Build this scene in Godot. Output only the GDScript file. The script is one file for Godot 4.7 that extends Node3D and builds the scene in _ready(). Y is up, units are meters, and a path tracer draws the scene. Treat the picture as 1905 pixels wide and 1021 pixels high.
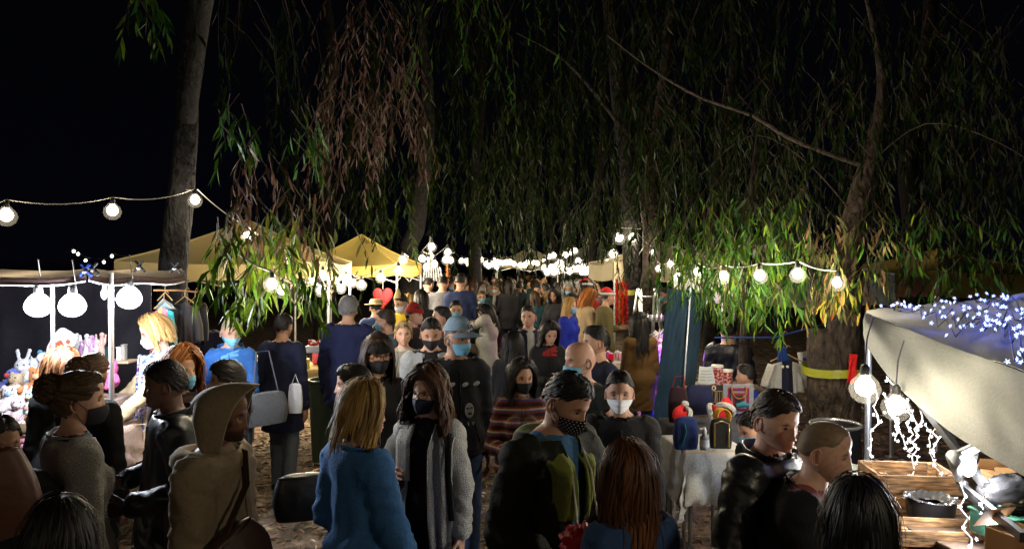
extends Node3D
# Night market under gum trees. Metres, y up. The camera stands at the origin, 2.2 m up, looking along -z.

const FOC := 1375.0
var cam: Camera3D
var rng := RandomNumberGenerator.new()
var fold_noise := FastNoiseLite.new()
var mats := {}
var texs := {}

# ------------------------------------------------------------------ mesh collector
class Mb:
	var v := PackedVector3Array()
	var c := PackedColorArray()
	var uv := PackedVector2Array()
	var ix := PackedInt32Array()
	var col := Color.WHITE

	func add(p: Vector3, t := Vector2.ZERO) -> int:
		v.append(p); c.append(col); uv.append(t)
		return v.size() - 1

	func tri(a: int, b: int, d: int) -> void:   # counter-clockwise seen from outside
		ix.append(a); ix.append(d); ix.append(b)

	func quad(a: int, b: int, d: int, e: int) -> void:
		ix.append(a); ix.append(d); ix.append(b)
		ix.append(a); ix.append(e); ix.append(d)

	func face(a: Vector3, b: Vector3, d: Vector3, e: Vector3) -> void:
		var i := add(a, Vector2(0, 0))
		add(b, Vector2(1, 0)); add(d, Vector2(1, 1)); add(e, Vector2(0, 1))
		quad(i, i + 1, i + 2, i + 3)

	func box(t: Transform3D, s: Vector3, bev := 0.0) -> void:
		var h := s * 0.5
		if bev <= 0.0:
			for ax in 3:
				for sg in [-1.0, 1.0]:
					var n := Vector3.ZERO
					n[ax] = sg
					var u := Vector3.ZERO
					u[(ax + 1) % 3] = 1.0
					var w := n.cross(u)
					var o := n * h
					face(t * (o - u * h - w * h), t * (o + u * h - w * h), t * (o + u * h + w * h), t * (o - u * h + w * h))
			return
		# rounded by one chamfer: 24 points, six faces, 12 edges, eight corners
		var id := {}
		for ax in 3:
			for s0 in [-1, 1]:
				for s1 in [-1, 1]:
					for s2 in [-1, 1]:
						var sg3 := [s0, s1, s2]
						var p := Vector3()
						for k in 3:
							p[k] = sg3[k] * (h[k] - (0.0 if k == ax else bev))
						id[[ax, s0, s1, s2]] = add(t * p, Vector2(p[(ax + 1) % 3], p[(ax + 2) % 3]))
		for ax in 3:
			for sg in [-1, 1]:
				var q := []
				for pr in [[-1, -1], [1, -1], [1, 1], [-1, 1]]:
					var k3 := [0, 0, 0]
					k3[ax] = sg
					k3[(ax + 1) % 3] = pr[0]
					k3[(ax + 2) % 3] = pr[1]
					q.append(id[[ax, k3[0], k3[1], k3[2]]])
				if sg > 0:
					quad(q[0], q[1], q[2], q[3])
				else:
					quad(q[3], q[2], q[1], q[0])
		for ax in 3:
			var b := (ax + 1) % 3
			var d := (ax + 2) % 3
			for sb in [-1, 1]:
				for sd in [-1, 1]:
					var g := func(face_ax, sa):
						var k3 := [0, 0, 0]
						k3[ax] = sa
						k3[b] = sb
						k3[d] = sd
						return id[[face_ax, k3[0], k3[1], k3[2]]]
					if sb * sd < 0:
						quad(g.call(b, -1), g.call(b, 1), g.call(d, 1), g.call(d, -1))
					else:
						quad(g.call(b, 1), g.call(b, -1), g.call(d, -1), g.call(d, 1))
		for s0 in [-1, 1]:
			for s1 in [-1, 1]:
				for s2 in [-1, 1]:
					if s0 * s1 * s2 > 0:
						tri(id[[0, s0, s1, s2]], id[[1, s0, s1, s2]], id[[2, s0, s1, s2]])
					else:
						tri(id[[0, s0, s1, s2]], id[[2, s0, s1, s2]], id[[1, s0, s1, s2]])

	func beam(a: Vector3, b: Vector3, w: float, h: float, up := Vector3.UP) -> void:
		var y := (b - a).normalized()
		var x := up.cross(y)
		if x.length() < 0.01:
			x = Vector3.RIGHT.cross(y)
		x = x.normalized()
		box(Transform3D(Basis(x, y, x.cross(y)), (a + b) * 0.5), Vector3(w, a.distance_to(b), h))

	func tube(path: Array, rad: Array, n := 8, cap := true, squash := 1.0) -> void:
		var m := path.size()
		var u := Vector3.ZERO
		var first := v.size()
		var len := 0.0
		for i in m:
			var p: Vector3 = path[i]
			var d: Vector3 = (path[mini(i + 1, m - 1)] - path[maxi(i - 1, 0)]).normalized()
			if i == 0:
				u = d.cross(Vector3.UP if absf(d.y) < 0.9 else Vector3.RIGHT).normalized()
			else:
				len += p.distance_to(path[i - 1])
				u = (u - d * u.dot(d)).normalized()
			var w := d.cross(u)
			var r: float = rad[mini(i, rad.size() - 1)]
			for k in n + 1:
				var a := TAU * k / n
				add(p + (u * cos(a) + w * sin(a) * squash) * r, Vector2(float(k) / n, len))
		for i in m - 1:
			for k in n:
				var a := first + i * (n + 1) + k
				quad(a, a + 1, a + n + 2, a + n + 1)
		if cap:
			for e in [0, m - 1]:
				var mid := add(path[e], Vector2(0.5, 0.5))
				for k in n:
					var a: int = first + e * (n + 1) + k
					if e == 0:
						tri(mid, a + 1, a)
					else:
						tri(mid, a, a + 1)

	func lathe(t: Transform3D, prof: Array, n := 16, squash := 1.0) -> void:   # prof: Vector2(radius, height), bottom to top
		var first := v.size()
		var m := prof.size()
		for i in m:
			for k in n + 1:
				var a := TAU * k / n
				add(t * Vector3(prof[i].x * sin(a), prof[i].y, prof[i].x * cos(a) * squash), Vector2(float(k) / n, float(i) / (m - 1)))
		for i in m - 1:
			for k in n:
				var a := first + i * (n + 1) + k
				quad(a, a + 1, a + n + 2, a + n + 1)

	func ball(t: Transform3D, r: Vector3, n := 12, m := 8) -> void:
		var first := v.size()
		for i in m + 1:
			var la := PI * (float(i) / m - 0.5)
			for k in n + 1:
				var a := TAU * k / n
				add(t * (Vector3(cos(la) * sin(a), sin(la), cos(la) * cos(a)) * r), Vector2(float(k) / n, float(i) / m))
		for i in m:
			for k in n:
				var a := first + i * (n + 1) + k
				quad(a, a + 1, a + n + 2, a + n + 1)

	func grid(nu: int, nv: int, f: Callable) -> void:   # f(u, v) -> point; front is the side from which u runs right and v up
		var first := v.size()
		for j in nv + 1:
			for i in nu + 1:
				add(f.call(float(i) / nu, float(j) / nv), Vector2(float(i) / nu, float(j) / nv))
		for j in nv:
			for i in nu:
				var a := first + j * (nu + 1) + i
				quad(a, a + 1, a + nu + 2, a + nu + 1)

	func slab(nu: int, nv: int, thick: float, f: Callable) -> void:   # a grid with a back
		var first := v.size()
		grid(nu, nv, f)
		var n := v.size() - first
		var nm := normals()
		for i in n:
			v.append(v[first + i] - nm[first + i] * thick); c.append(c[first + i]); uv.append(uv[first + i])
		for j in nv:
			for i in nu:
				var a := first + n + j * (nu + 1) + i
				quad(a, a + nu + 1, a + nu + 2, a + 1)
		var rim := []
		for i in nu: rim.append(first + i)
		for j in nv: rim.append(first + j * (nu + 1) + nu)
		for i in nu: rim.append(first + nv * (nu + 1) + nu - i)
		for j in nv: rim.append(first + (nv - j) * (nu + 1))
		for k in rim.size():
			var a: int = rim[k]
			var b: int = rim[(k + 1) % rim.size()]
			quad(a, a + n, b + n, b)

	func mix(o: Mb, t: Transform3D, tint := Color.WHITE) -> void:
		var first := v.size()
		for i in o.v.size():
			v.append(t * o.v[i]); c.append(o.c[i] * tint); uv.append(o.uv[i])
		var flip := t.basis.determinant() < 0.0
		for i in range(0, o.ix.size(), 3):
			ix.append(first + o.ix[i])
			ix.append(first + o.ix[i + (2 if flip else 1)])
			ix.append(first + o.ix[i + (1 if flip else 2)])

	func normals() -> PackedVector3Array:
		var nm := PackedVector3Array()
		nm.resize(v.size())
		for i in range(0, ix.size(), 3):
			var a := ix[i]
			var b := ix[i + 1]
			var d := ix[i + 2]
			var n := (v[d] - v[a]).cross(v[b] - v[a])
			nm[a] += n; nm[b] += n; nm[d] += n
		for i in nm.size():
			nm[i] = nm[i].normalized() if nm[i].length_squared() > 1e-24 else Vector3.UP
		return nm

	var nm_done := PackedVector3Array()
	func ready_arrays() -> void:
		nm_done = normals()

	func into(mesh: ArrayMesh, m: Material) -> ArrayMesh:
		if ix.is_empty():
			return mesh
		var a := []
		a.resize(Mesh.ARRAY_MAX)
		a[Mesh.ARRAY_VERTEX] = v
		a[Mesh.ARRAY_NORMAL] = nm_done if nm_done.size() == v.size() else normals()
		a[Mesh.ARRAY_COLOR] = c
		a[Mesh.ARRAY_TEX_UV] = uv
		a[Mesh.ARRAY_INDEX] = ix
		mesh.add_surface_from_arrays(Mesh.PRIMITIVE_TRIANGLES, a)
		mesh.surface_set_material(mesh.get_surface_count() - 1, m)
		return mesh

# ------------------------------------------------------------------ nodes
func at(px: float, py: float, d: float) -> Vector3:   # the point d metres ahead seen at that place of the photograph
	return cam.transform * Vector3((px - 952.5) / FOC * d, -(py - 510.5) / FOC * d, -d)

func on_ground(px: float, d: float) -> Vector3:
	var p := at(px, 495, d)
	return Vector3(p.x, 0, p.z)

func tag(o: Node3D, label: String, category: String, group := "", kind := "") -> Node3D:
	if label: o.set_meta("label", label)
	if category: o.set_meta("category", category)
	if group: o.set_meta("group", group)
	if kind: o.set_meta("kind", kind)
	return o

var used_names := {}
func numbered(n: String) -> String:
	var k: int = used_names.get(n, 0)
	used_names[n] = k + 1
	return n if k == 0 else "%s_%03d" % [n, k]

func thing(called: String, label: String, category: String, where := Vector3.ZERO, turn := 0.0, group := "") -> Node3D:
	var o := Node3D.new()
	o.name = numbered(called)
	add_child(o)
	o.position = where
	o.rotation.y = turn
	tag(o, label, category, group)
	return o

func part(called: String, mb: Mb, m: Material, parent: Node3D, kind := "") -> MeshInstance3D:
	var o := MeshInstance3D.new()
	o.mesh = mb.into(ArrayMesh.new(), m)
	o.name = numbered(called) if parent == self else called
	parent.add_child(o, true)
	if kind: o.set_meta("kind", kind)
	return o

func piece(called: String, mesh: Mesh, t: Transform3D, parent: Node3D, m: Material = null) -> MeshInstance3D:
	var o := MeshInstance3D.new()
	o.mesh = mesh
	o.name = called
	o.transform = t
	if m: o.material_override = m
	parent.add_child(o, true)
	return o

func solo(called: String, mb: Mb, m: Material, label: String, category: String, group := "") -> MeshInstance3D:
	var o := part(called, mb, m, self)
	tag(o, label, category, group)
	return o

func struct(called: String, mb: Mb, m: Material) -> MeshInstance3D:
	var o := part(called, mb, m, self)
	o.set_meta("kind", "structure")
	return o

func T(p: Vector3, e := Vector3.ZERO, s := Vector3.ONE) -> Transform3D:
	return Transform3D(Basis.from_euler(e * PI / 180.0) * Basis.from_scale(s), p)

# ------------------------------------------------------------------ materials and textures (colours given as linear base colours)
func lin(r: float, g: float, b: float) -> Color:
	return Color(r, g, b).linear_to_srgb()

func noise_tex(key: String, freq: float, octaves: int, normal := false, strength := 4.0, kind := FastNoiseLite.TYPE_SIMPLEX_SMOOTH, size := 256, ramp: Gradient = null) -> Texture2D:
	if not texs.has(key):
		var n := FastNoiseLite.new()
		n.seed = hash(key) % 10000
		n.noise_type = kind
		n.frequency = freq
		n.fractal_octaves = octaves
		var t := NoiseTexture2D.new()
		t.width = size; t.height = size
		t.seamless = true
		t.as_normal_map = normal
		t.bump_strength = strength
		if ramp: t.color_ramp = ramp
		t.noise = n
		texs[key] = t
	return texs[key]

func ramp2(a: float, b: float) -> Gradient:
	var g := Gradient.new()
	g.set_color(0, Color(a, a, a)); g.set_color(1, Color(b, b, b))
	return g

func mat(key: String, c: Color, rough := 0.8, how := "") -> StandardMaterial3D:
	var id := key + how
	if mats.has(id):
		return mats[id]
	var m := StandardMaterial3D.new()
	m.resource_name = key
	m.albedo_color = c
	m.roughness = rough
	m.metallic_specular = 0.4
	m.cull_mode = BaseMaterial3D.CULL_DISABLED
	if "v" in how: m.vertex_color_use_as_albedo = true
	if "c" in how:   # cloth: weave relief, tone mottling and sheen
		m.uv1_triplanar = true
		m.uv1_scale = Vector3.ONE * 3.0
		m.normal_enabled = true
		m.normal_texture = noise_tex("cloth_n", 0.09, 4, true, 5.0)
		m.normal_scale = 0.3
		m.albedo_texture = noise_tex("cloth_a", 0.05, 4, false, 1.0, FastNoiseLite.TYPE_SIMPLEX_SMOOTH, 256, ramp2(0.86, 1.0))
		m.rim_enabled = true
		m.rim = 0.1
		m.rim_tint = 0.8
	if "k" in how:   # knit: coarse relief
		m.uv1_triplanar = true
		m.uv1_scale = Vector3.ONE * 5.0
		m.normal_enabled = true
		m.normal_texture = noise_tex("knit_n", 0.12, 2, true, 10.0, FastNoiseLite.TYPE_CELLULAR)
		m.normal_scale = 0.9
		m.albedo_texture = noise_tex("knit_a", 0.1, 3, false, 1.0, FastNoiseLite.TYPE_CELLULAR, 256, ramp2(0.6, 1.0))
		m.rim_enabled = true
		m.rim = 0.3
	if "l" in how:   # leather or shiny nylon: wrinkles
		m.uv1_triplanar = true
		m.uv1_scale = Vector3.ONE * 2.5
		m.normal_enabled = true
		m.normal_texture = noise_tex("leather_n", 0.02, 4, true, 6.0)
		m.normal_scale = 0.25
		m.metallic_specular = 0.5
	if "t" in how: # light passes through
		m.backlight_enabled = true
		m.backlight = c * 0.6
	mats[id] = m
	return m

func cloth(r: float, g: float, b: float, how := "c", rough := 0.85) -> StandardMaterial3D:
	return mat("cloth_%d_%d_%d_%d" % [roundi(r * 999), roundi(g * 999), roundi(b * 999), roundi(rough * 99)], lin(r, g, b), rough, how)

func skin(tone: int) -> StandardMaterial3D:
	var t: Array = [[0.56, 0.34, 0.25], [0.42, 0.24, 0.16], [0.32, 0.17, 0.11], [0.2, 0.1, 0.065], [0.11, 0.055, 0.035]][tone]
	var m := mat("skin_%d" % tone, lin(t[0], t[1], t[2]), 0.52, "v")
	if not m.normal_enabled:
		m.uv1_triplanar = true
		m.uv1_scale = Vector3.ONE * 9.0
		m.normal_enabled = true
		m.normal_texture = noise_tex("skin_n", 0.08, 3, true, 4.0)
		m.normal_scale = 0.22
	return m

func glow(key: String, c: Color, e: float) -> StandardMaterial3D:
	if not mats.has(key):
		var m := StandardMaterial3D.new()
		m.resource_name = key
		m.albedo_color = Color(0.9, 0.9, 0.88)
		m.emission_enabled = true
		m.emission = c
		m.emission_energy_multiplier = e
		mats[key] = m
	return mats[key]

func metal(key: String, r: float, g: float, b: float, rough := 0.4) -> StandardMaterial3D:
	var m := mat(key, lin(r, g, b), rough)
	m.metallic = 0.85
	return m

# ------------------------------------------------------------------ people: a distance field round a skeleton, meshed as surface nets
class Field:
	var o: Vector3
	var n: Vector3i
	var h: float
	var f := PackedFloat32Array()
	var bones := []   # a, b, ra, rb, depth factor, blend, tag

	func bone(a: Vector3, b: Vector3, ra: float, rb: float, flat: float, k: float, tg: int) -> void:
		bones.append([a, b, ra, rb, flat, k, tg])

	func fill(cell: float, iso := 0.0) -> void:
		h = cell
		var lo := Vector3.ONE * 99
		var hi := -lo
		for b in bones:
			var r: float = maxf(b[2], b[3]) + iso + 2.5 * h
			lo = lo.min(b[0].min(b[1]) - Vector3.ONE * r)
			hi = hi.max(b[0].max(b[1]) + Vector3.ONE * r)
		o = lo
		n = Vector3i(((hi - lo) / h).ceil()) + Vector3i.ONE
		f.resize(n.x * n.y * n.z)
		f.fill(9.0)
		for b in bones:
			var a: Vector3 = b[0]
			var d: Vector3 = b[1] - a
			var dd := maxf(d.length_squared(), 1e-9)
			var ra: float = b[2]
			var dr: float = b[3] - ra
			var fl: float = b[4]
			var k: float = b[5]
			var reach := maxf(ra, b[3]) + iso + 2.5 * h + k
			var i0 := Vector3i(((a.min(b[1]) - Vector3.ONE * reach - o) / h).floor()).maxi(0)
			var i1 := Vector3i(((a.max(b[1]) + Vector3.ONE * reach - o) / h).ceil()).min(n - Vector3i.ONE)
			for z in range(i0.z, i1.z + 1):
				var pz := o.z + z * h - a.z
				for y in range(i0.y, i1.y + 1):
					var py := o.y + y * h - a.y
					var at0 := (z * n.y + y) * n.x
					var part0 := py * d.y + pz * d.z
					for x in range(i0.x, i1.x + 1):
						var px := o.x + x * h - a.x
						var t := clampf((px * d.x + part0) / dd, 0.0, 1.0)
						var qx := px - d.x * t
						var qy := py - d.y * t
						var qz := (pz - d.z * t) * fl
						var s := sqrt(qx * qx + qy * qy + qz * qz) - ra - dr * t
						var old := f[at0 + x]
						var g := k - absf(old - s)
						f[at0 + x] = minf(old, s) - (g * g / (4.0 * k) if g > 0.0 else 0.0)

	func net(iso: float, mb: Mb) -> void:
		var id := PackedInt32Array()
		id.resize(f.size())
		id.fill(-1)
		var sx := 1
		var sy := n.x
		var sz := n.x * n.y
		var lo := iso - 4.0 * h
		var hi := iso + 4.0 * h
		var first := mb.v.size()
		var cells := PackedInt32Array()
		for z in n.z - 1:
			for y in n.y - 1:
				var i := (z * n.y + y) * n.x - 1
				for x in n.x - 1:
					i += 1
					var c0 := f[i]
					if c0 > hi or c0 < lo:
						continue
					var c1 := f[i + 1]
					var c2 := f[i + sy]
					var c3 := f[i + sy + 1]
					var c4 := f[i + sz]
					var c5 := f[i + sz + 1]
					var c6 := f[i + sz + sy]
					var c7 := f[i + sz + sy + 1]
					var n0 := c0 < iso
					var n1 := c1 < iso
					var n2 := c2 < iso
					var n3 := c3 < iso
					var n4 := c4 < iso
					var n5 := c5 < iso
					var n6 := c6 < iso
					var n7 := c7 < iso
					if n0 == n1 and n0 == n2 and n0 == n3 and n0 == n4 and n0 == n5 and n0 == n6 and n0 == n7:
						continue
					var sum := Vector3.ZERO
					var cnt := 0
					if n0 != n1:
						sum += Vector3((c0 - iso) / (c0 - c1), 0, 0); cnt += 1
					if n2 != n3:
						sum += Vector3((c2 - iso) / (c2 - c3), 1, 0); cnt += 1
					if n4 != n5:
						sum += Vector3((c4 - iso) / (c4 - c5), 0, 1); cnt += 1
					if n6 != n7:
						sum += Vector3((c6 - iso) / (c6 - c7), 1, 1); cnt += 1
					if n0 != n2:
						sum += Vector3(0, (c0 - iso) / (c0 - c2), 0); cnt += 1
					if n1 != n3:
						sum += Vector3(1, (c1 - iso) / (c1 - c3), 0); cnt += 1
					if n4 != n6:
						sum += Vector3(0, (c4 - iso) / (c4 - c6), 1); cnt += 1
					if n5 != n7:
						sum += Vector3(1, (c5 - iso) / (c5 - c7), 1); cnt += 1
					if n0 != n4:
						sum += Vector3(0, 0, (c0 - iso) / (c0 - c4)); cnt += 1
					if n1 != n5:
						sum += Vector3(1, 0, (c1 - iso) / (c1 - c5)); cnt += 1
					if n2 != n6:
						sum += Vector3(0, 1, (c2 - iso) / (c2 - c6)); cnt += 1
					if n3 != n7:
						sum += Vector3(1, 1, (c3 - iso) / (c3 - c7)); cnt += 1
					id[i] = mb.v.size()
					mb.add(o + (Vector3(x, y, z) + sum / cnt) * h)
					cells.append(i)
		for i in cells:
			var here := f[i] < iso
			if (f[i + sx] < iso) != here:
				_quad(mb, id[i - sy - sz], id[i - sz], id[i], id[i - sy], here)
			if (f[i + sy] < iso) != here:
				_quad(mb, id[i - sx - sz], id[i - sx], id[i], id[i - sz], here)
			if (f[i + sz] < iso) != here:
				_quad(mb, id[i - sx - sy], id[i - sy], id[i], id[i - sx], here)

	func _quad(mb: Mb, a: int, b: int, c: int, d: int, out: bool) -> void:
		if a < 0 or b < 0 or c < 0 or d < 0:
			return
		if out:
			mb.quad(a, b, c, d)
		else:
			mb.quad(d, c, b, a)

# ---- the head: a shaped spheroid; eyes at height 0, face towards +z
func g2(x: float, w: float) -> float:
	return exp(-x * x / (w * w))

func head_pt(lon: float, lat: float, fem: float, features := 1.0) -> Vector3:
	var cl := pow(maxf(cos(lat), 0.0), 0.82)
	var dy := sin(lat)
	var dx := sin(lon) * cl
	var dz := cos(lon) * cl
	var y := dy * 0.117
	var x := dx * (0.078 - 0.003 * fem)
	var z := dz * (0.09 if dz > 0.0 else 0.106)
	if y < -0.015:
		var t := clampf((-0.015 - y) / 0.1, 0.0, 1.0)
		x *= 1.0 - (0.36 + 0.08 * fem) * t * t
		if z < 0.0:
			z *= 1.0 - 0.45 * t
	var fw := smoothstep(0.05, 0.6, dz)
	if fw > 0.0:
		var ax := absf(x)
		z += fw * 0.034 * smoothstep(-0.02, -0.105, y) * g2(x, 0.05)
		z += fw * 0.012 * smoothstep(0.02, 0.075, y) * g2(x, 0.07)
		if features > 0.0:
			var s := (0.006 - y) / 0.05
			if s > -0.2 and s < 1.2:
				var amp := (0.004 + 0.019 * clampf(s, 0.0, 1.0)) * smoothstep(-0.2, 0.05, s) * smoothstep(1.16, 0.96, s)
				z += fw * amp * g2(x, 0.0075 + 0.0065 * clampf(s, 0.0, 1.0)) * (1.0 - 0.12 * fem)
				z += fw * 0.006 * g2(ax - 0.012, 0.006) * g2(y + 0.041, 0.007)
			z -= fw * 0.010 * g2(ax - 0.032, 0.017) * g2(y - 0.001, 0.0125)
			z += fw * (0.006 - 0.003 * fem) * g2(y - 0.02, 0.008) * g2(x, 0.05)
			z += fw * 0.0065 * g2(x, 0.019) * (g2(y + 0.0625, 0.0045) + 1.1 * g2(y + 0.0735, 0.006))
			z -= fw * 0.0045 * g2(x, 0.024) * g2(y + 0.068, 0.0022)
			z -= fw * 0.003 * g2(x, 0.02) * g2(y + 0.085, 0.006)
			z += fw * 0.006 * g2(x, 0.02) * g2(y + 0.1, 0.014)
			z += fw * 0.004 * g2(ax - 0.046, 0.02) * g2(y + 0.026, 0.018)
			z -= fw * 0.003 * g2(ax - 0.04, 0.014) * g2(y + 0.062, 0.018)
	return Vector3(x, y, z)

func lon_of(u: float) -> float:
	var x := (2.0 * u - 1.0) * PI
	return x - 0.5 * sin(x)

var head_cache := {}
func head_mesh(fem: float, beard: float, brow: Color) -> Mb:
	var key := [fem, beard, brow.to_html()]
	if head_cache.has(key):
		return head_cache[key]
	var mb := Mb.new()
	var nu := 60
	var nv := 46
	for j in nv + 1:
		var lat := PI * (float(j) / nv - 0.5)
		for i in nu + 1:
			var p := head_pt(lon_of(float(i) / nu), lat, fem)
			var c := Color.WHITE
			if p.z > 0.03:
				var ax := absf(p.x)
				c = c.lerp(Color(0.78, 0.42, 0.4), 0.75 * g2(p.x, 0.022) * maxf(g2(p.y + 0.0615, 0.006), g2(p.y + 0.0745, 0.007)))
				c = c.lerp(Color(0.45, 0.22, 0.2), 0.8 * g2(p.x, 0.02) * g2(p.y + 0.068, 0.0028))
				c = c.lerp(brow, smoothstep(0.35, 0.7, g2(ax - 0.034 , 0.019) * g2(p.y - 0.0195 + 0.12 * maxf(0.0, ax - 0.034), 0.0062)))
				c = c.lerp(Color(0.5, 0.36, 0.33), 0.45 * g2(ax - 0.033, 0.018) * g2(p.y - 0.001, 0.011))
				c = c.lerp(Color(0.95, 0.72, 0.68), 0.4 * g2(ax - 0.045, 0.018) * g2(p.y + 0.03, 0.016))
				c = c.lerp(Color(0.9, 0.66, 0.6), 0.4 * g2(p.x, 0.014) * g2(p.y + 0.04, 0.01))
			if beard > 0.0 and p.z > -0.005:
				var w := smoothstep(-0.042, -0.062, p.y) * (1.0 - 0.6 * g2(p.x, 0.012) * g2(p.y + 0.068, 0.01)) * smoothstep(-0.125, -0.1, p.y + 0.0)
				w = maxf(w, smoothstep(0.055, 0.065, absf(p.x)) * smoothstep(0.0, -0.02, p.y))
				w = maxf(w, g2(p.y + 0.054, 0.005) * g2(p.x, 0.024))
				c = c.lerp(brow, w * beard)
			var mot := 1.0 + 0.16 * fold_noise.get_noise_3d(p.x * 60, p.y * 60, p.z * 60) + 0.1 * fold_noise.get_noise_3d(p.x * 190, p.y * 190, p.z * 190)
			mb.col = Color(c.r * mot, c.g * mot * mot, c.b * mot * mot)
			mb.add(p, Vector2(float(i) / nu, float(j) / nv))
	for j in nv:
		for i in nu:
			var a := j * (nu + 1) + i
			mb.quad(a, a + 1, a + nu + 2, a + nu + 1)
	for s in [-1.0, 1.0]:   # ears: a rim round a bowl
		mb.col = Color(0.97, 0.85, 0.82)
		var rim := []
		for k in 9:
			var a := -2.5 + 4.6 * k / 8.0
			rim.append(Vector3(s * (0.079 + 0.007 * sin(1.5 + 0.3 * k)), -0.012 + 0.03 * sin(a + 0.35) , -0.014 - 0.019 * cos(a + 0.35) - 0.003))
		mb.tube(rim, [0.004, 0.0052, 0.0055, 0.0055, 0.0055, 0.0055, 0.005, 0.0055, 0.006], 6)
		mb.ball(T(Vector3(s * 0.076, -0.014, -0.014), Vector3(0, s * 25, 0)), Vector3(0.006, 0.026, 0.016), 8, 6)
	head_cache[key] = mb
	return mb

var eye_cache := {}
func eyes_mesh(fem: float, iris: Color, gaze: Vector2) -> Mb:
	var mb := Mb.new()
	for s in [-1.0, 1.0]:
		var z := head_pt(asin(clampf(s * 0.032 / 0.076, -1, 1)), 0.0, fem).z
		var t := Transform3D(Basis.from_euler(Vector3(-gaze.y, gaze.x, 0)) * Basis(Vector3.RIGHT, PI / 2), Vector3(s * 0.032, 0.0, z - 0.0105))
		var first := mb.v.size()
		for i in 9:
			var la := [0.0, 0.18, 0.2, 0.46, 0.5, 0.9, 1.3, 1.6, 2.2][i] as float
			mb.col = Color(0.01, 0.01, 0.01) if i < 2 else iris if i < 4 else Color(0.62, 0.58, 0.55)
			for k in 11:
				var a := TAU * k / 10
				mb.add(t * (Vector3(sin(la) * sin(a), cos(la), sin(la) * cos(a)) * 0.0125))
		for i in 8:
			for k in 10:
				var a := first + i * 11 + k
				mb.quad(a, a + 11, a + 12, a + 1)
		for ud in [1.0, -1.0]:   # lids
			mb.col = Color(0.42, 0.24, 0.18) if fem < 0.5 or ud < 0 else Color(0.12, 0.06, 0.05)
			var arc := []
			for k in 7:
				var u := -1.0 + k / 3.0
				var hgt: float = (0.0062 if ud > 0 else 0.0055) * (1.0 - u * u) * ud
				arc.append(Vector3(s * 0.032 + u * 0.0145, hgt, z - 0.0105 + sqrt(maxf(0.0135 * 0.0135 - pow(u * 0.0105, 2) - hgt * hgt, 0.0)) - 0.0012 * absf(u)))
			mb.tube(arc, [0.0008, 0.0018, 0.002, 0.002, 0.002, 0.0018, 0.0008], 5)
	return mb

# ---- hands: wrist at the origin, fingers along -y, palm towards -x for a left hand's inside; thumb on +z
var hand_cache := {}
func hand_mesh(pose: String) -> Mb:
	if hand_cache.has(pose):
		return hand_cache[pose]
	var fd := Field.new()
	fd.bone(Vector3(0, 0.02, 0), Vector3(0, -0.025, 0), 0.026, 0.026, 0.9, 0.012, 0)
	for k in 4:
		var z := -0.03 + 0.02 * k
		fd.bone(Vector3(0, -0.02, z * 0.7), Vector3(-0.002, -0.083, z), 0.0145, 0.0105, 1.0, 0.01, 0)
	var curl: float = {"relaxed": 0.42, "grip": 1.25, "flat": 0.12}[pose]
	for k in 4:
		var z := -0.03 + 0.02 * k
		var p := Vector3(-0.002, -0.083, z)
		var a := curl * (1.15 - 0.08 * k) * 0.7
		var len: float = [0.032, 0.041, 0.045, 0.04][k]
		for seg in 3:
			var q := p + Vector3(-sin(a), -cos(a), (k - 1.5) * 0.06).normalized() * len
			fd.bone(p, q, 0.0092 - 0.001 * seg, 0.0082 - 0.001 * seg, 1.0, 0.003, 0)
			p = q
			len *= 0.68
			a += curl * (0.95 if seg == 0 else 0.7)
	var tp := Vector3(-0.004, -0.02, 0.022)
	var ta := 0.5 + curl * 0.2
	for seg in 3:
		var dir := Vector3(-0.25 - curl * 0.35 * seg, -1.0 + 0.1 * seg, 0.95 - curl * 0.5 * seg).normalized()
		var q2: Vector3 = tp + dir * float([0.042, 0.034, 0.027][seg])
		fd.bone(tp, q2, [0.014, 0.0105, 0.0095][seg], [0.011, 0.0095, 0.008][seg], 1.0, 0.006, 0)
		tp = q2
	fd.fill(0.0052)
	var mb := Mb.new()
	fd.net(0.0, mb)
	for i in mb.v.size():
		mb.c[i] = Color(1, 0.86, 0.8) if mb.v[i].y < -0.12 else Color(0.98, 0.94, 0.92)
	hand_cache[pose] = mb
	return mb

# ---- hair
func hairline(lon: float, high: float, crop := 0.0) -> float:
	var t := absf(lon)
	var side := smoothstep(0.5, 1.25, t)
	var back := smoothstep(1.55, 2.1, t)
	return lerpf(lerpf(high, 0.02 + crop * 0.2, side), -0.62 + crop * 0.3, back)

func hair_shell(mb: Mb, fem: float, thick: float, high: float, rough: float, c: Color, sd: int, crop := 0.0) -> void:
	var nu := 48
	var nv := 30
	var first := mb.v.size()
	fold_noise.seed = sd
	for j in nv + 1:
		var lat := lerpf(-0.85, PI / 2, float(j) / nv)
		for i in nu + 1:
			var lon := lon_of(float(i) / nu)
			var p := head_pt(lon, lat, fem, 0.0)
			var w := smoothstep(hairline(lon, high, crop) - 0.06, hairline(lon, high, crop) + 0.2, lat)
			var ns := fold_noise.get_noise_3d(p.x * 900, p.y * 500, p.z * 900)
			var g := -0.006 + w * (thick * (1.0 + 0.25 * smoothstep(0.2, 1.2, lat)) + 0.006 + rough * ns)
			mb.col = c * (1.0 + 0.35 * ns)
			mb.col.a = 1
			mb.add(p + p.normalized() * g, Vector2(float(i) / nu, float(j) / nv))
	for j in nv:
		for i in nu:
			var a := first + j * (nu + 1) + i
			mb.quad(a, a + 1, a + nu + 2, a + nu + 1)

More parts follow.
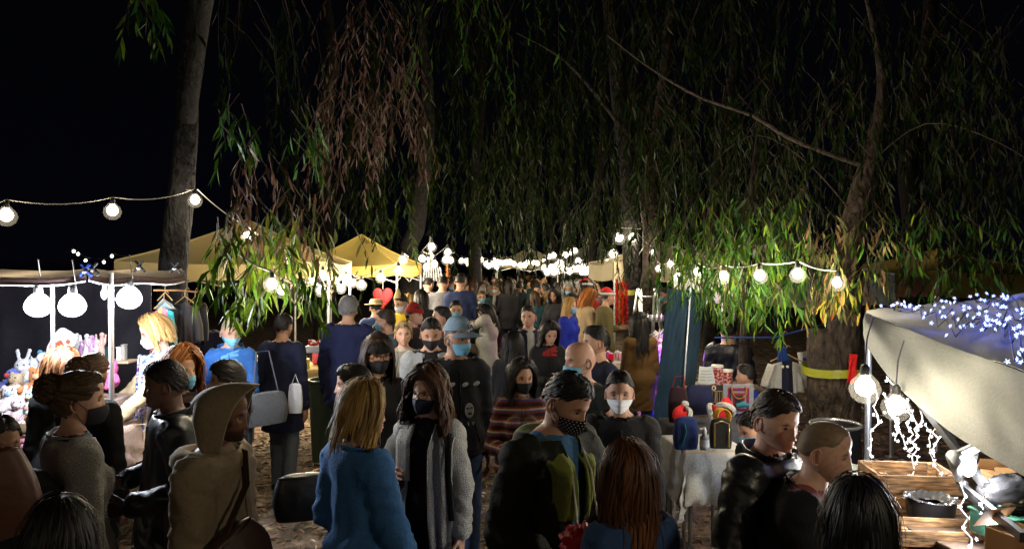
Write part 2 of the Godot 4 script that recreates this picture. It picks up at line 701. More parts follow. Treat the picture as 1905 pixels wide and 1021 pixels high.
func strand(mb: Mb, pts: Array, w: float, c: Color) -> void:   # a lock: a strip with a ridge, tapering to its end
	var first := mb.v.size()
	var m := pts.size()
	for i in m:
		var p: Vector3 = pts[i]
		var d: Vector3 = (pts[mini(i + 1, m - 1)] - pts[maxi(i - 1, 0)]).normalized()
		var out := Vector3(p.x, 0.0, p.z).normalized() if Vector2(p.x, p.z).length() > 0.02 else Vector3.UP
		var s := d.cross(out).normalized()
		out = s.cross(d)
		var ww := w * (1.0 if i < m - 2 else 0.75 if i == m - 2 else 0.25)
		var cc := c * lerpf(0.85, 1.12, float(i) / m)
		cc.a = 1
		mb.col = cc
		mb.add(p + s * ww, Vector2(0, i)); mb.add(p + out * ww * 0.55, Vector2(0.5, i)); mb.add(p - s * ww, Vector2(1, i))
	for i in m - 1:
		var a := first + i * 3
		mb.quad(a, a + 3, a + 4, a + 1)
		mb.quad(a + 1, a + 4, a + 5, a + 2)

func hair_mesh(style: String, fem: float, c: Color, sd: int, length := 0.35) -> Mb:
	var mb := Mb.new()
	var r := RandomNumberGenerator.new()
	r.seed = sd
	var far := style.ends_with("_far")
	style = style.trim_suffix("_far")
	if style == "buzz":
		hair_shell(mb, fem, 0.002, 0.74, 0.001, c, sd, 1.0)
		return mb
	if style == "receding":
		hair_shell(mb, fem, 0.006, 1.05, 0.002, c, sd, 1.0)
		return mb
	if style in ["short", "wavy"]:
		var vol := 0.0 if style == "short" else 0.009
		hair_shell(mb, fem, 0.004 + vol, 0.6, 0.003, c, sd, 1.0)
		for k in (30 if far else 460):
			var lon := r.randf_range(-PI, PI)
			var low := hairline(lon, 0.6, 1.0)
			var lat := r.randf_range(low + 0.12, 1.45)
			var pts := []
			for i in 5:
				var la := lat - 0.085 * i
				var p := head_pt(lon + 0.1 * i * signf(lon), maxf(la, low - 0.02), fem, 0.0)
				pts.append(p + p.normalized() * (0.009 + vol + r.randf_range(0, 0.004) + 0.004 * smoothstep(0.6, 1.2, lat) - 0.0016 * i * (1 if i > 2 else 0)))
			strand(mb, pts, 0.0028 if not far else 0.006, c * r.randf_range(0.7, 1.3))
		return mb
	var curly := style == "curly"
	var tied := style in ["bun", "tied", "updo"]
	hair_shell(mb, fem, 0.013 if tied else 0.018, 0.74, 0.004, c, sd)
	var count := 70 if far else 560 if not tied else 260
	var lock_lon := 0.0
	var lock_lat := 0.0
	var lock_ph := 0.0
	var lock_tone := 1.0
	var lock_len := 1.0
	var lock_lift := 0.0
	var per := 2 if far else 8
	for k in count:
		if k % per == 0:
			lock_lon = r.randf_range(-PI, PI)
			lock_lat = 0.72 + 0.85 * sqrt(r.randf())
			lock_ph = r.randf() * TAU
			lock_tone = r.randf_range(0.6, 1.4)
			lock_len = r.randf_range(0.8, 1.08)
			lock_lift = r.randf_range(0.012, 0.026) + (0.035 * r.randf() if curly else 0.0)
		var lon := lock_lon + r.randfn() * 0.09
		var lat := lock_lat + r.randfn() * 0.06
		if tied:
			lon = r.randf_range(-PI, PI)
			lat = r.randf_range(hairline(lon, 0.74) + 0.05, 1.3)
		var cc := c * lock_tone * r.randf_range(0.75, 1.25)
		cc.a = 1
		var stray := k % 7 == 0
		var ph := lock_ph + r.randfn() * 0.35
		var lift := lock_lift + r.randf() * 0.004 + (r.randf() * 0.024 if stray else 0.0)
		var pts := []
		if tied:   # combed back to the nape or the crown
			var goal := Vector3(0, -0.02 if style == "tied" else 0.05, -0.118)
			var p0 := head_pt(lon, lat, fem, 0.0)
			for i in 6:
				var q := p0.lerp(goal, i / 5.0)
				var la := asin(clampf(q.y / 0.117, -1, 1))
				var lo := atan2(q.x, q.z)
				var s := head_pt(lo, la, fem, 0.0)
				pts.append(s + s.normalized() * (0.014 + 0.004 * r.randf()))
			strand(mb, pts, 0.007, cc)
			continue
		var total := length * lock_len * r.randf_range(0.86, 1.04)
		var p := Vector3.ZERO
		var run := 0.0
		var step := 0.035 if not far else 0.07
		var la := lat
		var lo := lon
		var hang := Vector3.ZERO
		var i := 0
		while run < total and i < 26:
			var q: Vector3
			if la > -0.2:
				q = head_pt(lo, la, fem, 0.0)
				q += q.normalized() * lift
				la -= step / 0.11
				var edge := 1.42 if absf(lo) < 1.42 else absf(lo)
				lo = lerpf(lo, edge * (1.0 if lo >= 0.0 else -1.0), 0.42)
				hang = q
			else:
				hang += Vector3(hang.x * 0.05 * (1.0 if curly else 0.25), -step, -0.004 if hang.z < 0.02 else 0.0)
				q = hang
			if curly and i > 1:
				q += Vector3(cos(ph + i * 1.5), 0.3 * sin(ph * 2 + i * 1.9), sin(ph + i * 1.5)) * 0.011
			elif i > 2:
				q += Vector3(cos(ph + i * 0.62), 0, sin(ph + i * 0.62)) * (0.0075 if not stray else 0.014)
			if i > 0:
				run += q.distance_to(p)
			p = q
			pts.append(q)
			i += 1
		if pts.size() > 2:
			strand(mb, pts, (0.0058 if not stray else 0.0022) if not far and not curly else (0.0062 if not curly else 0.006) * (3.0 if far else 1.0), cc)
	if style in ["bun", "updo"]:
		var rr := 0.042 if style == "bun" else 0.06
		var cen := Vector3(0, 0.1, -0.085) if style == "bun" else Vector3(0, 0.05, -0.12)
		mb.col = c
		mb.ball(T(cen), Vector3(rr, rr * 0.85, rr), 12, 8)
		for k in 40:
			var ax := Vector3(r.randfn(), r.randfn(), r.randfn()).normalized()
			var e := ax.cross(Vector3.UP).normalized()
			var pts := []
			for i in 7:
				pts.append(cen + e.rotated(ax, i * 0.5 + k) * (rr + 0.005 + 0.004 * r.randf()))
			strand(mb, pts, 0.007, c * r.randf_range(0.6, 1.3))
	elif style == "tied":
		for k in 60:
			var ph := r.randf() * TAU
			var pts := []
			for i in 8:
				pts.append(Vector3(cos(ph) * 0.022 * (1 - i * 0.08), -0.02 - 0.035 * i, -0.125 - 0.01 * sin(i * 0.5) + sin(ph) * 0.018))
			strand(mb, pts, 0.008, c * r.randf_range(0.7, 1.3))
	return mb

# ---- things worn on the head
func mask_mesh(fem: float, kind: String) -> Mb:
	var mb := Mb.new()
	var f := func(u: float, v: float) -> Vector3:
		var lon := lerpf(-1.22, 1.22, u)
		var top := -0.16 - 0.1 * absf(u - 0.5) * 2.0
		var lat := lerpf(-1.12, top, v)
		var p := head_pt(lon, lat, fem, 0.0)
		var fw := clampf(cos(lon), 0.0, 1.0)
		p += p.normalized() * 0.007
		p.z += fw * 0.019 * g2(p.x, 0.034) * g2(p.y + 0.042, 0.034)
		if kind == "pleated":
			p.z += 0.0022 * sin(v * 19.0) * fw * smoothstep(0.0, 0.15, v) * smoothstep(1.0, 0.85, v)
		else:
			p.z += 0.004 * g2(p.x, 0.006) * fw
		return p
	mb.slab(22, 16, 0.0016, f)
	for s in [0.0, 1.0]:
		var sg := 1.0 if s > 0.5 else -1.0
		for v in [0.04, 0.96]:
			var a: Vector3 = f.call(s, v)
			var b := Vector3(sg * 0.08, 0.014 if v > 0.5 else -0.03, -0.026)
			var m := (a + b) * 0.5 + Vector3(sg * 0.01, 0, 0)
			mb.tube([a, m, b], [0.0016], 5)
	return mb

func glasses_mesh(fem: float) -> Mb:
	var mb := Mb.new()
	for s in [-1.0, 1.0]:
		var ring := []
		for k in 15:
			var a := TAU * k / 14
			ring.append(Vector3(s * 0.034 + 0.026 * signf(cos(a)) * pow(absf(cos(a)), 0.7), -0.004 + 0.019 * signf(sin(a)) * pow(absf(sin(a)), 0.7), 0.101 - 0.25 * absf(0.026 * cos(a) * 0.4 + 0.01)))
		mb.tube(ring, [0.0024], 5, false)
		mb.tube([Vector3(s * 0.06, 0.003, 0.096), Vector3(s * 0.079, 0.004, 0.06), Vector3(s * 0.082, 0.004, -0.01)], [0.002], 5)
	mb.tube([Vector3(-0.01, 0.002, 0.1), Vector3(0, 0.006, 0.104), Vector3(0.01, 0.002, 0.1)], [0.002], 5)
	return mb

func hat_mesh(kind: String, fem: float) -> Array:   # [[part name, Mb, material], ...]
	var out := []
	var mb := Mb.new()
	if kind == "cap":
		mb.grid(36, 14, func(u: float, v: float):
			var lon := (2.0 * u - 1.0) * PI
			var lat := lerpf(0.36 + 0.22 * cos(lon) * 0.5, PI / 2, v)
			var p := head_pt(lon, lat, fem, 0.0)
			return p + p.normalized() * (0.016 + 0.012 * smoothstep(0.6, 1.2, lat)) + Vector3(0, 0.006, 0))
		var brim := Mb.new()
		brim.slab(14, 6, 0.004, func(u: float, v: float):
			var a := lerpf(-1.15, 1.15, u)
			var r := lerpf(0.092, 0.105 + 0.075 * pow(cos(a), 0.6), 1.0 - v)
			return Vector3(sin(a) * r * 0.92, 0.056 - 0.02 * (1.0 - v) - 0.016 * pow(sin(a), 2), cos(a) * r + 0.012))
		var btn := Mb.new()
		btn.ball(T(Vector3(0, 0.153, -0.005)), Vector3(0.008, 0.005, 0.008), 8, 5)
		out = [["cap", mb, cloth(0.17, 0.25, 0.33)], ["brim", brim, cloth(0.17, 0.25, 0.33)], ["button", btn, cloth(0.17, 0.25, 0.33)]]
	elif kind == "beanie_red" or kind == "beanie_black":
		mb.grid(30, 14, func(u: float, v: float):
			var lon := (2.0 * u - 1.0) * PI
			var lat := lerpf(0.3 - 0.1 * cos(lon), PI / 2, v)
			var p := head_pt(lon, lat, fem, 0.0)
			return p + p.normalized() * (0.016 + 0.004 * sin(u * 60 * PI)) + Vector3(0, 0.035 * smoothstep(0.3, 1.0, v), -0.02 * v))
		var cuff := Mb.new()
		cuff.grid(30, 4, func(u: float, v: float):
			var lon := (2.0 * u - 1.0) * PI
			var lat := lerpf(0.26 - 0.1 * cos(lon), 0.66 - 0.1 * cos(lon), v)
			var p := head_pt(lon, lat, fem, 0.0)
			return p + p.normalized() * (0.022 + 0.004 * sin(v * PI) + 0.002 * sin(u * 60 * PI)))
		var m := cloth(0.5, 0.02, 0.02, "k") if kind == "beanie_red" else cloth(0.008, 0.008, 0.01, "k")
		out = [["beanie", mb, m], ["cuff", cuff, m]]
	elif kind == "santa":
		var path := []
		var rad := []
		for i in 9:
			var t := i / 8.0
			path.append(Vector3(0.11 * t * t, 0.045 + 0.2 * t - 0.17 * t * t, -0.012 - 0.06 * t))
			rad.append(lerpf(0.098, 0.014, pow(t, 0.8)))
		mb.tube(path, rad, 16)
		var trim := Mb.new()
		var ring := []
		for k in 21:
			var a := TAU * k / 20
			ring.append(Vector3(0.094 * sin(a), 0.05 + 0.006 * cos(a), 0.104 * cos(a) - 0.01))
		trim.tube(ring, [0.02], 8, false)
		trim.ball(T(path[8] + Vector3(0.02, -0.01, 0)), Vector3.ONE * 0.03, 10, 7)
		out = [["hat", mb, cloth(0.55, 0.012, 0.015)], ["trim", trim, cloth(0.75, 0.74, 0.7, "k")]]
	elif kind == "party":
		mb.tube([Vector3(0, 0.085, 0.03), Vector3(0, 0.23, 0.0)], [0.062, 0.004], 16)
		out = [["party_hat", mb, cloth(0.5, 0.4, 0.16)]]
	elif kind == "straw":
		mb.lathe(T(Vector3(0, 0.05, 0), Vector3(-6, 0, 0)), [Vector2(0.17, 0.0), Vector2(0.168, 0.008), Vector2(0.1, 0.014), Vector2(0.095, 0.06), Vector2(0.07, 0.085), Vector2(0.0, 0.088)], 20, 1.1)
		out = [["hat", mb, cloth(0.55, 0.4, 0.18, "k")]]
	return out

func hood_mesh(peak: float) -> Mb:   # a raised hood, standing open at the front with a soft peak
	var mb := Mb.new()
	mb.slab(26, 20, 0.006, func(u: float, v: float):
		var a := lerpf(-2.25, 2.25, u)           # over the head from one cheek to the other, measured from the crown
		var s := v                                # 0 = opening, 1 = nape
		var open := 0.088 - 0.02 * absf(a) + peak * g2(a, 0.7)
		var z := lerpf(open, -0.155 + 0.05 * absf(a) * 0.4, s)
		var rx := 0.118 * sqrt(maxf(1.0 - pow(s, 3.5), 0.0)) + 0.012
		var ry := (0.155 + 0.05 * peak * 6.0 * g2(a, 0.6) * (1.0 - s)) * sqrt(maxf(1.0 - pow(s, 3.2) * 0.92, 0.0))
		var low := smoothstep(1.5, 2.25, absf(a))
		var x := sin(a) * rx * (1.0 + 0.18 * low)
		var y := cos(a) * ry * (1.0 if cos(a) > 0 else 1.35) - 0.012
		var w := 0.007 * sin(a * 5.0 + s * 7.0) * s
		return Vector3(x + w, y + w, z))
	return mb

func tube_scarf(mb: Mb, r: float, y: float, n := 3) -> void:
	for k in n:
		var ring := []
		for i in 25:
			var a := TAU * i / 24
			ring.append(Vector3((r + 0.012 * k) * sin(a), y - 0.028 * k + 0.012 * sin(a * 2 + k) - 0.03 * maxf(0, cos(a)), (r + 0.012 * k) * 0.92 * cos(a) - 0.005))
		mb.tube(ring, [0.024 + 0.004 * sin(k * 2.0)], 8, false)

# ---- joints of a body 1.75 m tall, face towards +z
func ik(a: Vector3, b: Vector3, l1: float, l2: float, pole: Vector3) -> Array:   # [elbow, wrist]
	var d := b - a
	var dist := clampf(d.length(), 0.08, (l1 + l2) * 0.995)
	d = d.normalized()
	b = a + d * dist
	var x := (l1 * l1 - l2 * l2 + dist * dist) / (2.0 * dist)
	var hgt := sqrt(maxf(l1 * l1 - x * x, 0.0))
	var p := (pole - d * pole.dot(d)).normalized()
	return [a + d * x + p * hgt, b]

const HANG := 0
var frames := {}

func person(s: Dictionary) -> Node3D:
	var fem: float = 1.0 if s.get("sex", "m") == "f" else 0.0
	var lod: int = s.get("lod", 1)
	var girth: float = s.get("girth", 1.0)
	var lean := deg_to_rad(s.get("lean", 0.0))
	var sit: bool = s.get("sit", false)
	var hp := Vector3(0, 0.95, 0)
	var bend := func(p: Vector3) -> Vector3: return hp + (p - hp).rotated(Vector3.RIGHT, lean)
	var sw := (0.17 - 0.026 * fem) * (0.6 + 0.4 * girth)
	var neck: Vector3 = bend.call(Vector3(0, 1.455, -0.012))
	var hb := Basis.from_euler(Vector3(deg_to_rad(s.get("head", [0, 0])[1]), deg_to_rad(s.get("head", [0, 0])[0]), deg_to_rad(s.get("tilt", 0.0))))
	var head_at: Vector3 = neck + Vector3(0, 0.082, 0.014).rotated(Vector3.RIGHT, lean * 0.6) + hb * Vector3(0, 0.09, 0.018)
	var top: Vector3 = head_at + hb * Vector3(0, 0.135, 0)
	# place and size: the crown of the head meets the place given
	var p0 := at(s.at[0], s.at[1], s.at[2])
	var yaw := deg_to_rad(s.get("yaw", 0.0))
	var size: float = p0.y / top.y
	var root := thing("person", s.label, "person", Vector3(p0.x, 0, p0.z) - Basis(Vector3.UP, yaw) * Vector3(top.x, 0, top.z) * size, yaw, s.get("group", ""))
	root.scale = Vector3.ONE * size
	if size < 0.84 or size > 1.13:
		print("person size %.2f: %s" % [size, s.label])
	var fd := Field.new()
	var gp := girth
	fd.bone(bend.call(Vector3(-0.065, 0.96, -0.01)), bend.call(Vector3(0.065, 0.96, -0.01)), (0.112 + 0.008 * fem) * gp, (0.112 + 0.008 * fem) * gp, 1.0, 0.05, 1)
	fd.bone(bend.call(Vector3(0, 1.02, 0)), bend.call(Vector3(0, 1.18, 0)), (0.14 - 0.006 * fem) * gp, (0.134 - 0.016 * fem) * gp, 1.3, 0.06, 0)
	fd.bone(bend.call(Vector3(0, 1.18, 0)), bend.call(Vector3(0, 1.35, -0.005)), (0.138 - 0.01 * fem) * gp, (0.144 - 0.012 * fem) * (0.5 + 0.5 * gp), 1.36, 0.06, 0)
	fd.bone(bend.call(Vector3(-sw + 0.03, 1.4, -0.012)), bend.call(Vector3(sw - 0.03, 1.4, -0.012)), 0.062, 0.062, 1.0, 0.06, 0)
	fd.bone(bend.call(Vector3(0, 1.4, -0.02)), neck, 0.08, 0.06, 1.0, 0.05, 0)
	for sx in [-1.0, 1.0]:
		fd.bone(bend.call(Vector3(sx * 0.05, 1.44, -0.03)), bend.call(Vector3(sx * (sw - 0.03), 1.415, -0.02)), 0.045, 0.05, 1.0, 0.04, 0)
	if fem > 0.5:
		for sx in [-1.0, 1.0]:
			fd.bone(bend.call(Vector3(sx * 0.068, 1.25, 0.062)), bend.call(Vector3(sx * 0.066, 1.27, 0.072)), 0.062, 0.058, 1.0, 0.05, 0)
	var torso_bones := fd.bones.size()
	var sleeve: float = s.get("cloth", 0.009)
	var arms: Array = s.get("arms", [HANG, HANG])
	var hands: Array = s.get("hands", ["relaxed", "relaxed"])
	var wrists := []
	for k in 2:   # 0 = left (+x), 1 = right
		var sx := 1.0 if k == 0 else -1.0
		var sh: Vector3 = bend.call(Vector3(sx * sw, 1.385, -0.012))
		var tgt = arms[k]
		var goal: Vector3
		if tgt is Vector3:
			goal = tgt
		else:
			goal = sh + Vector3(sx * 0.045, -0.54, 0.05)
		var e := ik(sh, goal, 0.285, 0.255, Vector3(sx * 0.45, -0.35, -0.8))
		fd.bone(sh, e[0], 0.05 - 0.006 * fem + sleeve, 0.038 - 0.003 * fem + sleeve, 1.0, 0.035, 2)
		fd.bone(e[0], e[1], 0.038 - 0.003 * fem + sleeve, 0.03 + sleeve * 0.7, 1.0, 0.02, 3)
		wrists.append([e[0], e[1]])
	var upper := fd.bones.size()
	fd.bone(neck - Vector3(0, 0.04, 0), head_at + hb * Vector3(0, -0.06, -0.02), 0.055 - 0.008 * fem, 0.054 - 0.007 * fem, 1.0, 0.02, 4)
	var leg_r := 0.012 * (1.0 if s.get("trousers", "loose") == "loose" else 0.3)
	for sx in [-1.0, 1.0]:
		var hip := Vector3(sx * 0.088, 0.92, -0.005)
		var step: float = s.get("step", 0.05) * sx
		var ank := Vector3(sx * 0.095, 0.09, step)
		var kne := Vector3(sx * 0.094, 0.5, step * 0.45 + 0.025)
		if sit:
			kne = Vector3(sx * 0.12, 0.88, 0.4)
			ank = Vector3(sx * 0.12, 0.46, 0.4)
		fd.bone(hip, kne, (0.088 + leg_r) * (0.5 + 0.5 * gp), 0.056 + leg_r, 1.0, 0.03, 5)
		fd.bone(kne, ank, 0.056 + leg_r, 0.04 + leg_r * 1.3, 1.0, 0.02, 6)
		fd.bone(ank + Vector3(0, -0.05, -0.035), ank + Vector3(sx * 0.012, -0.056, 0.15), 0.042, 0.034, 1.0, 0.02, 7)
	var cell: float = [0.0165, 0.022, 0.03][lod]
	var brow: Color = s.get("brow", Color(0.12, 0.08, 0.06))
	var ht := Transform3D(hb, head_at)
	var hand_t := []
	for k in 2:
		var e: Array = wrists[k]
		var sx := 1.0 if k == 0 else -1.0
		var dy: Vector3 = (e[0] - e[1]).normalized()
		var inner := Vector3(-sx, 0, 0.0)
		if arms[k] is Vector3: inner = s.get("palm", [Vector3(-1, -0.3, 0), Vector3(1, -0.3, 0)])[k]
		var dx := (inner - dy * inner.dot(dy)).normalized() * -1.0
		var b := Basis(dx, dy, dx.cross(dy))
		if k == 1:   # mirrored so that the thumb stays in front
			b = Basis(dx, dy, -dx.cross(dy))
		hand_t.append([hand_mesh(hands[k]), Transform3D(b, e[1] - dy * 0.012)])
	var job := {"fd": fd, "cell": cell, "seed": hash(s.label), "neck": neck, "lean": lean, "neckline": s.get("neckline", 1.475), "bare": s.get("short_sleeves", false), "head": head_mesh(fem, s.get("beard", 0.0), brow), "ht": ht, "hands": hand_t,
		"mats": [skin(s.get("skin", 1)), s.get("top", cloth(0.01, 0.01, 0.014)), s.get("legs", cloth(0.01, 0.012, 0.02)), s.get("shoes", cloth(0.02, 0.018, 0.016, "l", 0.5)), mat("eye", Color.WHITE, 0.15, "v")]}
	if lod < 2:
		job.eyes = eyes_mesh(fem, s.get("iris", Color(0.03, 0.02, 0.012)), s.get("gaze", Vector2.ZERO))
	job.node = piece("body", null, Transform3D.IDENTITY, root)
	jobs.append(job)
	# outer garment
	if s.has("jacket"):
		var j: Dictionary = s.jacket
		var jf := Field.new()
		for b in upper:
			var bb: Array = fd.bones[b].duplicate()
			if b >= torso_bones:
				bb[2] += j.get("sleeve", 0.0); bb[3] += j.get("sleeve", 0.0)
				if (b - torso_bones) % 2 == 1:
					bb[1] = bb[0].lerp(bb[1], j.get("cuff", 1.0) - 0.06)
			jf.bones.append(bb)
		var hem: float = j.get("hem", 0.82)
		jf.bone(hp, Vector3(0, hem - 0.1, 0), 0.155 * gp, (0.165 + float(j.get("flare", 0.02))) * gp, 1.15, 0.05, 0)
		job.jacket = j
		job.jf = jf
		job.jnode = piece(j.get("called", "jacket"), null, Transform3D.IDENTITY, root)
		if lod < 2:
			job.trim = job.jnode
			job.cuffs = []
			for k in 2: job.cuffs.append([wrists[k][0], wrists[k][1], 0.03 + sleeve * 0.7 + float(j.get("sleeve", 0.0)) + float(j.get("ext", 0.016)) * 0.7 + 0.005])
		var jo: Node3D = job.jnode
		if j.get("collar", "") == "up" or j.get("collar", "") == "shirt":
			var cm := Mb.new()
			var ch: float = 0.075 if j.collar == "up" else 0.045
			cm.slab(24, 4, 0.005, func(u: float, v: float):
				var a := lerpf(0.35, TAU - 0.35, u)
				var rr := 0.078 + 0.022 * v + 0.004 * sin(a * 6)
				return bend.call(Vector3(rr * 1.1 * sin(a), 1.425 + ch * v - 0.02 * cos(a), rr * cos(a) - 0.01)))
			part("collar", cm, j.get("collar_mat", j.mat), jo)
		elif j.get("collar", "") == "hood":
			var cm := Mb.new()
			var ring := []
			for i in 17:
				var a := 0.5 + (TAU - 1.0) * i / 16.0
				ring.append(bend.call(Vector3(0.105 * sin(a), 1.435 + 0.01 * cos(a), 0.1 * cos(a) - 0.02 - 0.03 * maxf(0, -cos(a)))))
			cm.tube(ring, [0.018, 0.03, 0.038, 0.042, 0.046, 0.05, 0.054, 0.058, 0.06, 0.058, 0.054, 0.05, 0.046, 0.042, 0.038, 0.03, 0.018], 10)
			part("hood", cm, j.mat, jo)
	# hair and headwear
	var ho: Node3D = root
	if s.has("hair") and s.hair:
		var hc: Color = s.get("hair_color", Color(0.012, 0.009, 0.008))
		var hm := hair_mesh(s.hair + ("_far" if lod == 2 else ""), fem, hc, hash(s.label) % 9999, s.get("hair_len", 0.36))
		var moved := Mb.new()
		moved.mix(hm, ht)
		part("hair", moved, mat("hair", Color.WHITE, 0.5, "v"), root)
	var put := func(called: String, mb: Mb, m: Material) -> MeshInstance3D:
		var mv := Mb.new()
		mv.mix(mb, ht)
		return part(called, mv, m, root)
	if s.has("mask"):
		put.call("face_mask", mask_mesh(fem, s.get("mask_kind", "pleated")), s.mask)
	if s.get("glasses", false):
		put.call("glasses", glasses_mesh(fem), mat("glasses", lin(0.02, 0.008, 0.006), 0.25))
	if s.has("hat"):
		for h in hat_mesh(s.hat, fem):
			put.call(h[0], h[1], h[2])
	if s.has("hood"):
		put.call("hood", hood_mesh(s.hood[0]), s.hood[1])
	if s.has("scarf"):
		var sm := Mb.new()
		tube_scarf(sm, 0.085, neck.y + 0.005, 3)
		part("scarf", sm, s.scarf, root)
	frames[root] = {"bend": bend, "head": ht, "wrists": wrists}
	return root

func in_person(o: Node3D, p: Vector3) -> Vector3:   # a point in the unit body's own axes (1.75 m) -> the scene
	return o.transform * p

func _folds(mb: Mb, amp: float, sd: int) -> void:
	var ns := FastNoiseLite.new()
	ns.noise_type = FastNoiseLite.TYPE_SIMPLEX_SMOOTH
	ns.seed = sd % 5000
	ns.frequency = 1.0
	ns.fractal_octaves = 2
	var nm := mb.normals()
	for i in mb.v.size():
		var p := mb.v[i]
		var a := 1.0 - 2.6 * absf(ns.get_noise_3d(p.x * 6.5 + p.y * 1.5, p.y * 2.2, p.z * 6.5))
		a = (a * 0.75 if p.y < 1.34 else a * 0.3)
		var b := 0.0
		if absf(p.x) > 0.15 or p.y < 0.9:
			b = 0.8 - 2.2 * absf(ns.get_noise_3d(p.x * 4.0 + 7.0, p.y * 9.0 + p.x * 5.0, p.z * 5.0))
			a *= 0.4
		mb.v[i] = p + nm[i] * amp * (a + b)

# ---- the slow part of every figure, done side by side
var jobs := []
func shape_body(n: int) -> void:
	var w: Dictionary = jobs[n]
	var fd: Field = w.fd
	fd.fill(w.cell)
	var all := Mb.new()
	fd.net(0.0, all)
	_folds(all, 0.006, w.seed)
	# one skin of the whole body, its faces dealt to skin, top, trousers and shoes
	var tags := PackedInt32Array()
	var up := Vector3.UP.rotated(Vector3.RIGHT, w.lean)
	var neck: Vector3 = w.neck
	var nl: float = w.neckline - 1.45
	var bare: bool = w.bare
	var bn := fd.bones.size()
	var ba := PackedVector3Array()
	var bd := PackedVector3Array()
	var br := PackedVector3Array()
	for b in fd.bones:
		ba.append(b[0]); bd.append(b[1] - b[0]); br.append(Vector3(b[2], b[3] - b[2], b[4]))
	for p in all.v:
		var best := 9.0
		var which := 0
		var far := 0.0
		for b in bn:
			var d := bd[b]
			var q := p - ba[b]
			var t := clampf(q.dot(d) / d.length_squared(), 0.0, 1.0)
			q -= d * t
			q.z *= br[b].z
			var e := q.length() - br[b].x - br[b].y * t
			if e < best:
				best = e
				which = b
				far = t
		var g: int = fd.bones[which][6]
		var m := 1
		if g == 4: m = 0
		elif g == 0: m = 0 if (p - neck).dot(up) > nl and absf(p.x) < 0.09 else 1
		elif g == 1: m = 2
		elif g == 3: m = 0 if bare else 1
		elif g == 2: m = 0 if bare and far > 0.75 else 1
		elif g == 7: m = 3
		elif g > 4: m = 2
		tags.append(m)
	var sets := [Mb.new(), Mb.new(), Mb.new(), Mb.new()]
	var maps := []
	for k in 4:
		var mp := PackedInt32Array()
		mp.resize(all.v.size())
		mp.fill(-1)
		maps.append(mp)
	for i in range(0, all.ix.size(), 3):
		var ta := tags[all.ix[i]]
		var tb := tags[all.ix[i + 1]]
		var tc := tags[all.ix[i + 2]]
		var m := mini(ta, mini(tb, tc))
		if m == 0 and maxi(ta, maxi(tb, tc)) > 0: m = 1
		var st: Mb = sets[m]
		var mp: PackedInt32Array = maps[m]
		for k in 3:
			var a := all.ix[i + k]
			if mp[a] < 0:
				mp[a] = st.add(all.v[a])
			st.ix.append(mp[a])
		maps[m] = mp
	sets[0].mix(w.head, w.ht)
	for h in w.hands:
		sets[0].mix(h[0], h[1])
	if w.has("eyes"):
		var em := Mb.new()
		em.mix(w.eyes, w.ht)
		sets.append(em)
	for st in sets: st.ready_arrays()
	w.sets = sets
	if not w.has("jf"):
		return
	var j: Dictionary = w.jacket
	var jf: Field = w.jf
	var ext: float = j.get("ext", 0.016) * 0.7
	jf.fill(w.cell, ext)
	var jm := Mb.new()
	jf.net(ext, jm)
	_folds(jm, j.get("fold", 0.008), w.seed + 7)
	var hem: float = j.get("hem", 0.82)
	var open: float = j.get("open", 0.0)
	var nk: float = j.get("neck", 1.47)
	var spread: float = j.get("spread", 1.0)
	var vn: float = j.get("vneck", 0.0)
	var oa: float = j.get("open_at", 0.0)
	var hp := Vector3(0, 0.95, 0)
	var unlean := Basis(Vector3.RIGHT, -float(w.lean))
	var bad := PackedByteArray()
	var edge := jm.v.duplicate()
	var keep := PackedInt32Array()
	for i in jm.v.size():
		var q := jm.v[i]
		if q.y > 0.95: q = hp + unlean * (q - hp)
		var wd := open * (1.0 if q.y > 1.2 else lerpf(1.0, spread, (1.2 - q.y) / 0.4))
		wd = maxf(wd, maxf(0.0, (q.y - 1.24) * vn))
		var out := true
		if q.y < hem: edge[i].y = hem
		elif q.y > nk and absf(q.x) < 0.14: edge[i].y += nk - q.y
		elif q.z > 0.02 and absf(q.x - oa) < wd: edge[i].x = oa + wd * (1.0 if q.x > oa else -1.0)
		else: out = false
		bad.append(1 if out else 0)
	for i in range(0, jm.ix.size(), 3):
		if bad[jm.ix[i]] + bad[jm.ix[i + 1]] + bad[jm.ix[i + 2]] < 3:
			keep.append(jm.ix[i]); keep.append(jm.ix[i + 1]); keep.append(jm.ix[i + 2])
	jm.v = edge
	jm.ix = keep
	jm.ready_arrays()
	w.jm = jm
	if not w.has("trim"):
		return
	var trims := []
	for q in w.cuffs:
		var tr := Mb.new()
		var d: Vector3 = (q[1] - q[0]).normalized()
		var c: Vector3 = q[0].lerp(q[1], 0.9)
		tr.tube([c - d * 0.02, c - d * 0.012, c + d * 0.012, c + d * 0.02], [q[2] - 0.004, q[2], q[2], q[2] - 0.004], 14, false)
		trims.append(["cuff", tr])
	var lines := []
	if open == 0.0 and vn == 0.0: lines.append([Vector2(0.004, 1.42), Vector2(0.0, hem + 0.03), 0.005, "zip"])
	for sx in [-1.0, 1.0]: lines.append([Vector2(sx * 0.1, 1.06), Vector2(sx * 0.135, 0.94), 0.004, "pocket_welt"])
	lines.append([Vector2(-0.13, hem + 0.035), Vector2(0.13, hem + 0.035), 0.003, "hem_seam"])
	for l in lines:
		var pts := []
		for k in 11:
			var g: Vector2 = l[0].lerp(l[1], k / 10.0)
			var z := 0.0
			for p in jm.v:
				if p.z > z and absf(p.x - g.x) < 0.02 and absf(p.y - g.y) < 0.02: z = p.z
			if z > 0.03: pts.append(Vector3(g.x, g.y, z - 0.001))
		if pts.size() > 4:
			var tr := Mb.new()
			tr.tube(pts, [l[2]], 6, false)
			trims.append([l[3], tr])
	w.trims = trims

